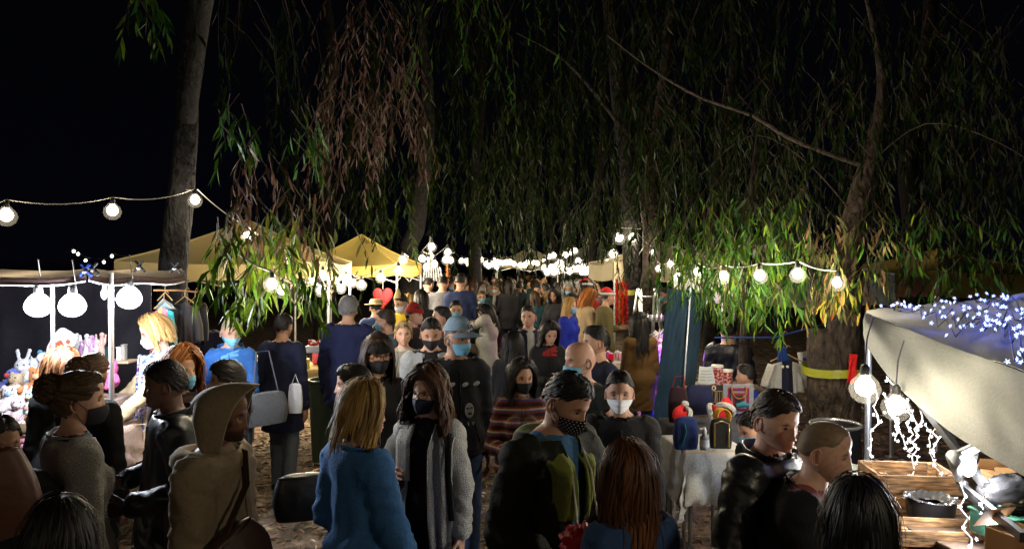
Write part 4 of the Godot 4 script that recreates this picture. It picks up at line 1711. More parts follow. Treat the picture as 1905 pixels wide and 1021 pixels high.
# ------------------------------------------------------------------ helpers for goods
func draped(label: String, called: String, category: String, pts: Array, m: Material, thick := 0.006, nu := 14, nv := 14, wob := 0.02, group := "") -> Node3D:   # four corners: lower left, lower right, upper right, upper left
	var c: Vector3 = (pts[0] + pts[1] + pts[2] + pts[3]) / 4.0
	var mb := Mb.new()
	fold_noise.seed = hash(label) % 999
	fold_noise.frequency = 1.0
	fold_noise.fractal_octaves = 3
	var n: Vector3 = (pts[1] - pts[0]).cross(pts[3] - pts[0]).normalized()
	mb.slab(nu, nv, thick, func(u: float, v: float):
		var p: Vector3 = pts[0].lerp(pts[1], u).lerp(pts[3].lerp(pts[2], u), v)
		return p - c + n * wob * (fold_noise.get_noise_2d(u * 5.0, v * 1.4) + 0.5 * fold_noise.get_noise_2d(u * 11.0, v * 5.0)))
	var o := thing(called, label, category, c, 0.0, group)
	part("cloth", mb, m, o)
	return o

func pole(label: String, a: Vector3, b: Vector3, r: float, m: Material) -> void:
	var mb := Mb.new()
	mb.tube([Vector3.ZERO, b - a], [r], 12)
	mb.lathe(T(Vector3.ZERO), [Vector2(0, 0), Vector2(r * 2.2, 0), Vector2(r * 2.2, 0.012), Vector2(r, 0.02)], 12)
	var o := solo("tent_pole", mb, m, label, "pole")
	o.position = a

func table(label: String, c: Vector3, turn: float, w: float, d: float, h: float, top: Material, skirt := 0.0, skirt_m: Material = null) -> Node3D:
	var o := thing("table", label, "table", c, turn)
	var t := Mb.new()
	t.box(T(Vector3(0, h - 0.015, 0)), Vector3(w, 0.03, d), 0.005)
	part("table_top", t, top, o)
	for sx in [-1.0, 1.0]:
		for sz in [-1.0, 1.0]:
			var l := Mb.new()
			l.tube([Vector3(sx * (w / 2 - 0.05), 0, sz * (d / 2 - 0.05)), Vector3(sx * (w / 2 - 0.06), h - 0.03, sz * (d / 2 - 0.06))], [0.014], 8)
			part("leg", l, metal("table_leg", 0.3, 0.3, 0.3), o)
	if skirt > 0.0:
		var s := thing("tablecloth", label.replace("table", "tablecloth").replace("Table", "Tablecloth") + ", hanging to its edge", "tablecloth", c, turn)
		var mb := Mb.new()
		fold_noise.seed = hash(label) % 999
		fold_noise.frequency = 1.0
		mb.slab(40, 22, 0.004, func(u: float, v: float):
			var x := (u - 0.5) * (w + 2.0 * skirt)
			var z := (0.5 - v) * (d + 2.0 * skirt)
			var ox := maxf(0.0, absf(x) - w / 2 - 0.004)
			var oz := maxf(0.0, absf(z) - d / 2 - 0.004)
			var q := Vector3(clampf(x, -w / 2 - 0.004, w / 2 + 0.004), h + 0.006, clampf(z, -d / 2 - 0.004, d / 2 + 0.004))
			var drop := maxf(ox, oz) + 0.35 * minf(ox, oz)
			q.y -= drop
			var f := fold_noise.get_noise_2d(x * 7.0, z * 7.0) * drop * 0.22 + 0.03 * drop
			q.x += signf(x) * (ox * 0.12 + f) * (1.0 if ox > 0 else 0.0)
			q.z += signf(z) * (oz * 0.12 + f) * (1.0 if oz > 0 else 0.0)
			if drop > 0.9 * skirt: q.y += 0.018 * absf(sin((x + z) * 40.0))
			return q)
		part("cloth", mb, skirt_m, s)
	return o

func plush(label: String, c: Vector3, turn: float, r: float, col: Color, ears: String, second: Color, pitch := 0.0) -> void:
	var o := thing("plush_toy", label, "soft toy", c, turn, "soft toys heaped on the left stall")
	o.rotation.x = pitch
	var m := mat("plush_" + col.to_html(), col.linear_to_srgb(), 0.95, "k")
	var m2 := mat("plush_" + second.to_html(), second.linear_to_srgb(), 0.95, "k")
	var fd := Field.new()
	fd.bone(Vector3(0, r * 0.9, 0), Vector3(0, r * 1.1, 0), r, r * 0.9, 1.0, r * 0.3, 0)
	fd.bone(Vector3(0, r * 2.4, r * 0.1), Vector3(0, r * 2.5, r * 0.1), r * 0.85, r * 0.85, 1.0, r * 0.2, 0)
	for s in [-1.0, 1.0]:
		fd.bone(Vector3(s * r * 0.8, r * 1.5, 0), Vector3(s * r * 1.5, r * 1.0, r * 0.4), r * 0.32, r * 0.34, 1.0, r * 0.2, 0)
		fd.bone(Vector3(s * r * 0.5, r * 0.4, r * 0.3), Vector3(s * r * 0.75, r * 0.3, r * 1.2), r * 0.36, r * 0.4, 1.0, r * 0.2, 0)
		if ears == "long":
			fd.bone(Vector3(s * r * 0.35, r * 3.1, 0), Vector3(s * r * 0.6, r * 4.3, -r * 0.1), r * 0.2, r * 0.24, 1.6, r * 0.15, 0)
		elif ears == "round":
			fd.bone(Vector3(s * r * 0.65, r * 3.1, 0), Vector3(s * r * 0.7, r * 3.25, 0), r * 0.3, r * 0.3, 1.6, r * 0.12, 0)
		elif ears == "horn":
			fd.bone(Vector3(s * r * 0.4, r * 3.1, 0), Vector3(s * r * 0.6, r * 3.7, 0), r * 0.2, r * 0.08, 1.0, r * 0.12, 0)
	fd.fill(r * 0.16)
	var mb := Mb.new()
	fd.net(0.0, mb)
	part("body", mb, m, o)
	var mz := Mb.new()
	mz.ball(T(Vector3(0, r * 2.25, r * 0.85)), Vector3(0.4, 0.32, 0.3) * r, 12, 8)
	part("muzzle", mz, m2, o)
	for s in [-1.0, 1.0]:
		var e := Mb.new()
		e.ball(T(Vector3(s * r * 0.32, r * 2.65, r * 0.86)), Vector3.ONE * r * 0.1, 8, 6)
		part("eye", e, mat("button", lin(0.01, 0.01, 0.01), 0.15), o)

func hung_garment(called: String, label: String, c: Vector3, turn: float, w: float, h: float, stripes: Array, sleeves := 0.0, flare := 1.25) -> void:   # c: where the hanger's bar is
	var o := thing(called, label, "hung clothes", c, turn)
	var hg := Mb.new()
	hg.tube([Vector3(-w * 0.42, -0.05, 0), Vector3(0, 0.02, 0), Vector3(w * 0.42, -0.05, 0)], [0.006], 6)
	hg.tube([Vector3(0, 0.02, 0), Vector3(0, 0.07, 0), Vector3(0.02, 0.1, 0), Vector3(0.04, 0.08, 0)], [0.003], 6)
	part("hanger", hg, mat("hanger", lin(0.4, 0.25, 0.1), 0.5), o)
	var k := stripes.size()
	for i in k:
		var mb := Mb.new()
		mb.slab(8, 16, 0.012, func(u: float, v: float):
			var x := (i + u) / k - 0.5
			var ww := w * lerpf(flare, 0.82, pow(v, 0.8))
			var y := -h + (h - 0.03 - 0.1 * absf(x)) * v
			return Vector3(x * ww, y, 0.035 * sin(PI * (x + 0.5)) + 0.018 * sin(x * 26.0 + i) * (1.0 - v)))
		part("panel", mb, stripes[i], o)
	if sleeves > 0.0:
		for s in [-1.0, 1.0]:
			var mb := Mb.new()
			mb.tube([Vector3(s * w * 0.38, -0.08, 0.01), Vector3(s * w * 0.56, -0.24, 0.02), Vector3(s * w * 0.62, -0.08 - sleeves, 0.03)], [0.06, 0.062, 0.055], 12, true, 0.6)
			part("sleeve", mb, stripes[0 if s < 0 else -1], o)

func handbag(label: String, c: Vector3, turn: float, w: float, h: float, d: float, m: Material, strap: Array, strap_m: Material, tilt := 0.0) -> Node3D:   # c: centre of its bottom; strap: points from one side to the other, or empty
	var o := thing("handbag", label, "bag", c, turn)
	o.rotation.z = tilt
	var mb := Mb.new()
	var prof := 9
	mb.grid(28, prof, func(u: float, v: float):
		var a := -TAU * u + PI
		var k := 1.0 - 0.28 * v * v
		var e := 0.6
		var bulge := 1.0 + 0.16 * sin(v * PI)
		return Vector3(-signf(sin(a)) * pow(absf(sin(a)), e) * w / 2 * (1.0 - 0.08 * v) * bulge, h * v, -signf(cos(a)) * pow(absf(cos(a)), e) * d / 2 * k * bulge))
	var base := Mb.new()
	mb.ball(T(Vector3(0, 0.004, 0)), Vector3(w / 2, 0.006, d / 2), 16, 4)
	mb.ball(T(Vector3(0, h, 0)), Vector3(w / 2 * 0.92, 0.02, d / 2 * 0.72), 16, 4)
	part("bag_body", mb, m, o)
	if strap.size():
		var s := Mb.new()
		s.tube(strap, [0.009], 6, true, 0.5)
		part("strap", s, strap_m, o)
	return o

func crate(label: String, c: Vector3, turn: float, s: Vector3, rows: int) -> void:
	var o := thing("wooden_crate", label, "crate", c, turn)
	var ph := s.y / rows
	var woods := []
	for i in 3:
		var m := mat("crate_wood_%d" % i, lin(0.42 + 0.06 * i, 0.23 + 0.03 * i, 0.1 + 0.01 * i), 0.75)
		m.uv1_triplanar = true
		m.uv1_scale = Vector3(1.2, 9.0, 1.2)
		m.albedo_texture = noise_tex("wood_a", 0.02, 5, false, 1.0, FastNoiseLite.TYPE_SIMPLEX_SMOOTH, 256, ramp2(0.3, 1.0))
		m.normal_enabled = true
		m.normal_texture = noise_tex("wood_n", 0.03, 4, true, 5.0)
		m.normal_scale = 0.5
		woods.append(m)
	rng.seed = hash(label)
	for side in 4:
		var wide := s.x if side % 2 == 0 else s.z - 0.036
		var off := (s.z if side % 2 == 0 else s.x) / 2 - 0.009
		for r in rows:
			var mb := Mb.new()
			mb.box(T(Vector3(0, 0, 0)), Vector3(wide, ph - 0.014 - rng.randf() * 0.006, 0.018), 0.003)
			var t := Transform3D(Basis(Vector3.UP, side * PI / 2), Vector3.ZERO) * T(Vector3(rng.randf_range(-0.003, 0.003), ph * (r + 0.5), off), Vector3(0, 0, rng.randf_range(-0.6, 0.6)))
			piece("plank", mb.into(ArrayMesh.new(), woods[rng.randi() % 3]), t, o)
	for sx in [-1.0, 1.0]:
		for sz in [-1.0, 1.0]:
			var mb := Mb.new()
			mb.box(T(Vector3(sx * (s.x / 2 - 0.04), s.y / 2, sz * (s.z / 2 - 0.034))), Vector3(0.04, s.y - 0.01, 0.03), 0.003)
			part("corner_post", mb, woods[1], o)
	for r in 4:
		var mb := Mb.new()
		mb.box(T(Vector3(0, 0.012, (r - 1.5) * (s.z - 0.06) / 4.0)), Vector3(s.x - 0.04, 0.014, (s.z - 0.06) / 4.6), 0.002)
		part("base_board", mb, woods[r % 3], o)

func carton(label: String, c: Vector3, turn: float, s: Vector3, col: Color) -> void:
	var o := thing("cardboard_box", label, "box", c, turn)
	var m := mat("carton_" + col.to_html(), col.linear_to_srgb(), 0.85)
	var mb := Mb.new()
	mb.box(T(Vector3(0, s.y / 2, 0)), s, 0.004)
	part("box_body", mb, m, o)
	for sg in [-1.0, 1.0]:
		var f := Mb.new()
		f.box(T(Vector3(0, s.y + 0.02, sg * (s.z / 2 + 0.03)), Vector3(sg * 55.0, 0, 0)), Vector3(s.x - 0.01, 0.004, s.z / 2))
		part("flap", f, m, o)

func hanging_lamp(label: String, p: Vector3, e: float) -> void:
	var o := thing("hanging_lamp", label, "lamp", p)
	var r := 0.078
	var col := Color(0.93, 0.96, 1.0)
	var g := Mb.new()
	g.grid(40, 14, func(u: float, v: float):
		var a := TAU * u
		var la := (v - 0.5) * PI
		var lobe := 1.0 + 0.07 * cos(a * 5.0) * cos(la)
		var rr := cos(la) * r * lobe * (1.0 if v < 0.5 else lerpf(1.0, 0.8, (v - 0.5) * 2.0))
		return Vector3(sin(a) * rr, sin(la) * r * (0.88 if v < 0.5 else 1.15), cos(a) * rr))
	part("globe", g, glow("cool_lamp_glow", col, 7.0), o)
	var s := Mb.new()
	s.lathe(T(Vector3(0, r * 1.08, 0)), [Vector2(0.028, 0), Vector2(0.026, 0.03), Vector2(0.02, 0.05), Vector2(0.0, 0.052)], 14)
	part("socket", s, mat("lamp_socket", lin(0.2, 0.2, 0.22), 0.4), o)
	var hk := Mb.new()
	hk.tube([Vector3(0, r * 0.9 + 0.05, 0), Vector3(0.02, r * 0.9 + 0.07, 0), Vector3(0.018, r * 0.9 + 0.1, 0), Vector3(0, 0.3, 0)], [0.0035], 6)
	part("hook", hk, mat("wire", lin(0.25, 0.24, 0.22), 0.5), o)
	var l := OmniLight3D.new()
	l.name = "lamp_light"
	l.light_color = col
	l.light_energy = e
	l.light_size = 0.06
	l.omni_range = 40
	l.omni_attenuation = 2.0
	l.shadow_enabled = true
	o.add_child(l)

func star_mesh(r: float) -> Mb:   # a small light with five plastic petals
	var mb := Mb.new()
	mb.ball(T(Vector3.ZERO), Vector3.ONE * r * 0.42, 8, 5)
	for k in 5:
		var a := TAU * k / 5
		var d := Vector3(cos(a), sin(a), 0)
		mb.tube([d * r * 0.2, d * r * 0.6 + Vector3(0, 0, r * 0.15), d * r * 1.15], [r * 0.22, r * 0.2, r * 0.03], 5)
	return mb

func star_string(label: String, pts: Array, r: float, m: Material, wire_m: Material, jitter: float, sd: int, lights := [], col := Color.WHITE, e := 0.0) -> void:
	rng.seed = sd
	var base: Vector3 = pts[0]
	var o := thing("star_lights", label, "string light", base)
	var wire := Mb.new()
	var mv := []
	for p in pts: mv.append(p - base)
	wire.tube(mv, [0.0035], 5)
	part("wire", wire, wire_m, o)
	var mesh := star_mesh(r).into(ArrayMesh.new(), m)
	for p in mv:
		var q: Vector3 = p + Vector3(rng.randfn(), 0.6 * absf(rng.randfn()), rng.randfn()) * jitter
		piece("star_bulb", mesh, Transform3D(Basis.from_euler(Vector3(rng.randf_range(-0.6, 0.6), rng.randf_range(-0.7, 0.7), rng.randf() * TAU)), q), o)
	for i in lights:
		var l := OmniLight3D.new()
		l.name = "star_light"
		l.light_color = col
		l.light_energy = e
		l.light_size = 0.03
		l.omni_range = 20
		l.shadow_enabled = true
		o.add_child(l, true)
		l.position = mv[i] + Vector3(0, 0.035, 0)

func tinsel(label: String, a: Vector3, b: Vector3, r: float, m: Material, sd: int, group := "") -> void:
	rng.seed = sd
	var o := thing("tinsel_garland", label, "garland", a, 0.0, group)
	var mb := Mb.new()
	mb.tube([Vector3.ZERO, (b - a) * 0.5, b - a], [0.006], 5)
	var n := int(a.distance_to(b) * 420)
	for i in n:
		var p := (b - a) * rng.randf()
		var d := Vector3(rng.randfn(), rng.randfn(), rng.randfn()).normalized()
		var s := d.cross(Vector3.UP).normalized() * 0.005
		var k := mb.add(p - s)
		mb.add(p + s); mb.add(p + d * r + s); mb.add(p + d * r - s)
		mb.quad(k, k + 1, k + 2, k + 3)
	part("tinsel", mb, m, o)

func text_on(parent: Node3D, words: String, t: Transform3D, size: float, m: Material) -> void:   # each letter a raised piece
	var f := SystemFont.new()
	f.font_names = PackedStringArray(["Droid Sans"])
	f.font_weight = 700
	var x := -0.36 * size * (words.length() - 1)
	for ch in words:
		if ch != " ":
			var tm := TextMesh.new()
			tm.font = f
			tm.text = ch
			tm.font_size = 32
			tm.pixel_size = size / 32.0
			tm.depth = 0.006
			tm.material = m
			piece("letter", tm, t * T(Vector3(x, 0, 0)), parent)
		x += 0.72 * size * (0.5 if ch == " " else 1.0)

# ------------------------------------------------------------------ the stall on the left
func build_left_stall() -> void:
	var can := cloth(0.5, 0.42, 0.33, "ct")
	var a := thing("awning", "beige cloth awning with dark hem over the soft toys, left half", "awning", at(60, 500, 5.2))
	var mk := func(o: Node3D, c: Array, sag: float):   # near left, near right, far right, far left
		var mb := Mb.new()
		mb.slab(16, 10, 0.008, func(u: float, v: float):
			var p: Vector3 = c[0].lerp(c[1], u).lerp(c[3].lerp(c[2], u), v)
			p.y -= sag * sin(u * PI) * (1.0 - 0.4 * v) + 0.012 * sin(u * 9.0 + v * 7.0)
			return p - o.position)
		part("cloth", mb, can, o)
		var hem := Mb.new()
		hem.slab(16, 2, 0.006, func(u: float, v: float):
			var p: Vector3 = c[0].lerp(c[1], u)
			p.y -= sag * sin(u * PI) + 0.035 * (1.0 - v) + 0.012 * sin(u * 9.0) + 0.004
			return p - o.position + Vector3(0, 0, 0.01))
		part("hem", hem, cloth(0.12, 0.07, 0.07), o)
		var trim := Mb.new()
		var line := []
		for i in 17:
			var p: Vector3 = c[0].lerp(c[1], i / 16.0)
			p.y -= sag * sin(i / 16.0 * PI) + 0.046 + 0.012 * sin(i / 16.0 * 9.0)
			line.append(p - o.position + Vector3(0, 0, 0.012))
		trim.tube(line, [0.007], 6)
		part("piping", trim, cloth(0.7, 0.68, 0.66), o)
	mk.call(a, [at(-190, 512, 4.6), at(160, 508, 4.8), at(170, 500, 6.6), at(-160, 497.5, 6.6)], 0.035)
	var b := thing("awning", "beige cloth awning tied to the old gum tree, right half", "awning", at(250, 505, 5.3))
	mk.call(b, [at(166, 508, 4.8), at(344, 510, 5.3), at(338, 500, 6.8), at(172, 500, 6.6)], 0.03)
	var white := metal("white_pole", 0.75, 0.76, 0.78, 0.35)
	pole("white awning pole at the left, by the leaning felt board", on_ground(96, 5.0), at(96, 515, 5.0), 0.013, white)
	pole("white awning pole on the seller's side of the soft toys", on_ground(205, 4.9), at(205, 508, 4.9), 0.016, white)
	# clamps
	for c in [[158, 505, 4.78, "blue spring clamp joining the two beige awnings", 0.02, 0.05, 0.3], [172, 502, 4.8, "small black spring clamp on the awning joint", 0.012, 0.012, 0.014], [258, 498, 5.0, "black spring clamp on the edge of the right awning", 0.012, 0.012, 0.014], [325, 500, 5.2, "black spring clamp next to the grey tree trunk", 0.012, 0.012, 0.014]]:
		var cl := thing("spring_clamp", c[3], "clamp", at(c[0], c[1], c[2]))
		var m := mat("clamp_%s" % c[3], lin(c[4], c[5], c[6]), 0.4)
		for s in [-1.0, 1.0]:
			var mb := Mb.new()
			mb.beam(Vector3(-0.035 * s, -0.03, 0.006 * s), Vector3(0.05 * s * 0.6, 0.045, 0.006 * s), 0.018, 0.011)
			part("jaw", mb, m, cl)
		var pin := Mb.new()
		pin.tube([Vector3(0, 0, -0.018), Vector3(0, 0, 0.018)], [0.012], 10)
		part("pivot", pin, metal("pin", 0.5, 0.5, 0.5), cl)
	hanging_lamp("cool white lobed lamp left of the first awning pole", at(70, 570, 4.75), 1.6)
	hanging_lamp("cool white lobed lamp between the two awning poles", at(134, 570, 4.75), 1.6)
	hanging_lamp("cool white lobed lamp beside the hanging dress", at(240, 556, 5.0), 1.3)
	var unlit := thing("string_socket", "unlit clear bulb hanging under the awning joint", "bulb", at(193, 545, 5.2))
	var ub := Mb.new()
	ub.lathe(Transform3D.IDENTITY, [Vector2(0, -0.05), Vector2(0.02, -0.03), Vector2(0.024, 0), Vector2(0.013, 0.03), Vector2(0.013, 0.06), Vector2(0, 0.062)], 12)
	part("glass", ub, mat("dull_glass", lin(0.3, 0.32, 0.36), 0.15), unlit)
	draped("dark tarpaulin sheet hung behind the soft toy stall", "tarpaulin", "tarpaulin", [at(-260, 900, 7.6), at(282, 900, 7.6), at(282, 522, 7.6), at(-260, 520, 7.6)], cloth(0.022, 0.02, 0.03, "l", 0.6), 0.006, 30, 20, 0.06)
	# the table and what lies on it
	var tc := on_ground(95, 5.55)
	table("long table under the beige awnings", tc, 0.06, 1.1, 0.9, 0.98, cloth(0.2, 0.12, 0.07), 0.3, cloth(0.5, 0.36, 0.3))
	var tray := thing("display_tray", "shallow wooden tray of soft toys at the table front", "tray", at(52, 800, 5.1))
	var tm := Mb.new()
	tm.box(T(Vector3(0, 0.01, 0)), Vector3(0.36, 0.02, 0.3), 0.003)
	tm.box(T(Vector3(0, 0.05, 0.155)), Vector3(0.36, 0.06, 0.012), 0.003)
	tm.box(T(Vector3(0, 0.05, -0.155)), Vector3(0.36, 0.06, 0.012), 0.003)
	part("tray_body", tm, mat("pale_wood", lin(0.5, 0.34, 0.2), 0.7), tray)
	var toys := [
		[52, 795, 5.1, 0.045, [0.75, 0.7, 0.66], "round", [0.7, 0.3, 0.3], "white soft bear toy in the wooden tray"],
		[34, 790, 5.12, 0.05, [0.75, 0.55, 0.6], "long", [0.7, 0.7, 0.7], "pale pink soft rabbit toy at the tray's corner"],
		[60, 770, 5.15, 0.045, [0.55, 0.75, 0.7], "horn", [0.8, 0.72, 0.45], "mint soft toy with cream face on top of the tray"],
		[78, 782, 5.15, 0.055, [0.6, 0.16, 0.04], "round", [0.6, 0.4, 0.2], "orange curly soft bear toy beside the mint one"],
		[66, 745, 5.35, 0.06, [0.6, 0.2, 0.06], "round", [0.65, 0.35, 0.2], "large orange fluffy soft toy behind the tray"],
		[90, 742, 5.4, 0.05, [0.7, 0.08, 0.25], "round", [0.7, 0.4, 0.4], "hot pink soft toy at the heap's right"],
		[22, 745, 5.4, 0.05, [0.45, 0.34, 0.22], "round", [0.3, 0.2, 0.12], "brown spotted soft toy at the heap's far left"],
		[40, 722, 5.6, 0.055, [0.55, 0.55, 0.58], "long", [0.6, 0.6, 0.6], "light grey soft rabbit toy at the back of the heap"],
		[60, 715, 5.65, 0.05, [0.5, 0.52, 0.56], "horn", [0.7, 0.7, 0.7], "grey white soft toy beside the blue cloth"],
		[80, 712, 5.7, 0.06, [0.08, 0.36, 0.6], "round", [0.2, 0.5, 0.7], "sky blue soft toy highest in the heap"],
		[14, 770, 5.3, 0.05, [0.72, 0.66, 0.7], "round", [0.3, 0.4, 0.7], "white soft toy with bluish muzzle at the left end"],
		[8, 735, 5.5, 0.05, [0.1, 0.14, 0.5], "round", [0.5, 0.05, 0.05], "deep blue soft toy with red muzzle at the table's left end"],
		[62, 840, 4.95, 0.05, [0.7, 0.3, 0.4], "round", [0.6, 0.6, 0.65], "pink soft toy hanging below the tray's front"],
		[85, 835, 4.95, 0.045, [0.1, 0.35, 0.55], "round", [0.6, 0.6, 0.65], "blue soft toy hanging under the orange bear"],
		[205, 722, 5.6, 0.05, [0.65, 0.1, 0.3], "round", [0.6, 0.6, 0.65], "magenta soft toy near the seller's scarf"]]
	for k in toys.size():
		var q: Array = toys[k]
		plush(q[7], at(q[0], q[1], q[2]), 0.4 * sin(k * 2.1), q[3] * 1.2, Color(q[4][0], q[4][1], q[4][2]), q[5], Color(q[6][0], q[6][1], q[6][2]), -0.25 + 0.2 * sin(k))
	var riser := Mb.new()
	riser.box(T(Vector3.ZERO), Vector3(0.9, 0.2, 0.34), 0.01)
	var ro := solo("display_riser", riser, cloth(0.4, 0.3, 0.26), "cloth covered step that lifts the soft toys", "display stand")
	ro.position = tc + Vector3(0, 1.09, -0.15)
	# white felt board with a red shape
	var bd := thing("felt_board", "white felt board with a red cut-out, tilted above the toys", "sign", at(96, 668, 5.65), 0.0)
	bd.rotation.z = deg_to_rad(-32)
	var w := Mb.new()
	w.grid(24, 6, func(u: float, v: float):
		var a2 := TAU * u
		var e := 0.55
		var rr := sin(v * PI)
		return Vector3(signf(sin(a2)) * pow(absf(sin(a2)), e) * 0.09 * rr, 0.13 + signf(cos(a2)) * pow(absf(cos(a2)), e) * 0.125 * rr, -0.022 * cos(v * PI)))
	part("board", w, cloth(0.75, 0.73, 0.74), bd)
	var red := Mb.new()
	for q in [[-0.03, 0.09, 0.05, 0.07, 20], [0.0, 0.14, 0.05, 0.05, -25], [0.045, 0.19, 0.03, 0.03, 10]]:
		red.box(T(Vector3(q[0], q[1], 0.028), Vector3(0, 0, q[4])), Vector3(q[2], q[3], 0.012), 0.003)
	part("cut_out", red, cloth(0.4, 0.06, 0.03), bd)
	var ft := Mb.new()
	ft.ball(T(Vector3(-0.06, -0.03, 0)), Vector3(0.05, 0.04, 0.04), 12, 8)
	part("tassel", ft, cloth(0.75, 0.7, 0.72), bd)
	# branching felt figures on the back shelf
	for k in 7:
		var px := 131.0 + 9.5 * k
		var cols := [[0.7, 0.3, 0.25], [0.75, 0.72, 0.7], [0.5, 0.25, 0.5], [0.75, 0.72, 0.7], [0.55, 0.3, 0.55], [0.78, 0.75, 0.74], [0.7, 0.42, 0.36]]
		var o := thing("felt_figure", "%s felt figure with raised arms, %s in the row behind the toys" % [["salmon", "white", "plum", "ivory", "lilac", "snow white", "peach"][k], ["first", "second", "third", "fourth", "fifth", "sixth", "last"][k]], "figure", at(px, 676, 5.9), 0.0, "felt figures behind the toys")
		var mb := Mb.new()
		var h := 0.2 + 0.03 * sin(k * 2.3)
		mb.tube([Vector3.ZERO, Vector3(0, h * 0.5, 0), Vector3(0.005, h, 0)], [0.03, 0.022, 0.014], 10)
		mb.ball(T(Vector3(0.005, h, 0)), Vector3.ONE * 0.02, 10, 7)
		for s in [-1.0, 1.0]:
			mb.tube([Vector3(0, h * 0.55, 0), Vector3(s * 0.032, h * 0.72, 0.01), Vector3(s * 0.04, h * 1.02, 0.01)], [0.011, 0.009, 0.007], 7)
		part("figure_body", mb, cloth(cols[k][0], cols[k][1], cols[k][2], "k"), o)
	var sh := Mb.new()
	sh.box(T(Vector3.ZERO), Vector3(0.36, 0.018, 0.2), 0.003)
	var so := solo("shelf_board", sh, mat("pale_wood", lin(0.5, 0.34, 0.2), 0.7), "pale plank shelf behind the awning pole", "shelf")
	so.position = at(208, 672, 6.1)
	for q in [[222, 672, 0.035, 0.1, [0.75, 0.75, 0.74], "white upright carton on the plank shelf"], [230, 672, 0.03, 0.12, [0.3, 0.28, 0.27], "grey tin standing by the white carton on the shelf"], [196, 672, 0.06, 0.1, [0.02, 0.12, 0.12], "dark teal box on the plank shelf's left"]]:
		var o := thing("shelf_goods", q[5], "box", at(q[0], q[1], 6.1) + Vector3(0, 0.01, 0))
		var mb := Mb.new()
		mb.box(T(Vector3(0, q[3] / 2, 0)), Vector3(q[2], q[3], 0.05), 0.004)
		part("box_body", mb, mat(q[5], lin(q[4][0], q[4][1], q[4][2]), 0.6), o)
		var lid := Mb.new()
		lid.box(T(Vector3(0, q[3] + 0.005, 0)), Vector3(q[2] + 0.004, 0.01, 0.054), 0.002)
		part("lid", lid, mat(q[5], lin(q[4][0], q[4][1], q[4][2]), 0.6), o)
	# clothes on hangers by the tree
	hung_garment("hung_dress", "child's dress of pink, yellow and turquoise panels on a hanger", at(304, 563, 6.2), 0.0, 0.2, 0.42, [cloth(0.6, 0.16, 0.2), cloth(0.6, 0.4, 0.12), cloth(0.62, 0.2, 0.26), cloth(0.05, 0.45, 0.5)])
	hung_garment("knitted_jumper", "pale blue knitted collar top hung above the panelled dress", at(306, 548, 6.28), 0.0, 0.15, 0.12, [cloth(0.4, 0.6, 0.7, "k")])
	hung_garment("hung_jacket", "dark grey child's jacket with red trim on a hanger", at(343, 555, 6.6), 0.3, 0.2, 0.4, [cloth(0.06, 0.06, 0.07), cloth(0.09, 0.08, 0.08)], 0.3)
	hung_garment("hung_cardigan", "dull red cardigan hanging next to the grey jacket", at(362, 556, 6.8), -0.4, 0.2, 0.42, [cloth(0.25, 0.03, 0.025), cloth(0.03, 0.03, 0.035)], 0.3)
	var rail := Mb.new()
	rail.tube([at(285, 540, 6.2) - at(330, 540, 6.2), Vector3.ZERO, at(385, 545, 6.9) - at(330, 540, 6.2)], [0.008], 6)
	var rl := solo("clothes_rail", rail, cloth(0.5, 0.25, 0.1), "thin rope rail between awning and tree that carries the clothes", "rail")
	rl.position = at(330, 540, 6.2)
	# low stand with bright small things in the near corner
	var lt := on_ground(10, 3.0)
	table("low stand at the near left corner", lt, 0.1, 0.34, 0.4, 1.02, cloth(0.03, 0.02, 0.02))
	for k in 9:
		var names := ["red", "green", "white", "crimson", "gold", "pink", "dark green", "scarlet", "cream"]
		var cs := [[0.5, 0.02, 0.02], [0.03, 0.2, 0.05], [0.6, 0.58, 0.55], [0.35, 0.01, 0.03], [0.5, 0.3, 0.05], [0.5, 0.12, 0.2], [0.02, 0.1, 0.03], [0.55, 0.04, 0.02], [0.55, 0.48, 0.35]]
		var o := thing("ornament", "%s hanging ornament ball on the low corner stand" % names[k], "ornament", lt + Vector3(-0.1 + 0.09 * (k % 3), 1.05 + 0.03 * (k % 2), 0.12 - 0.09 * (k / 3)), 0.0, "ornaments on the corner stand")
		var mb := Mb.new()
		mb.ball(T(Vector3.ZERO), Vector3.ONE * 0.032, 14, 10)
		part("ball", mb, mat("orn_%d" % k, lin(cs[k][0], cs[k][1], cs[k][2]), 0.2), o)
		var cp := Mb.new()
		cp.tube([Vector3(0, 0.03, 0), Vector3(0, 0.042, 0)], [0.008], 8)
		part("cap", cp, metal("gold_cap", 0.5, 0.35, 0.1, 0.3), o)

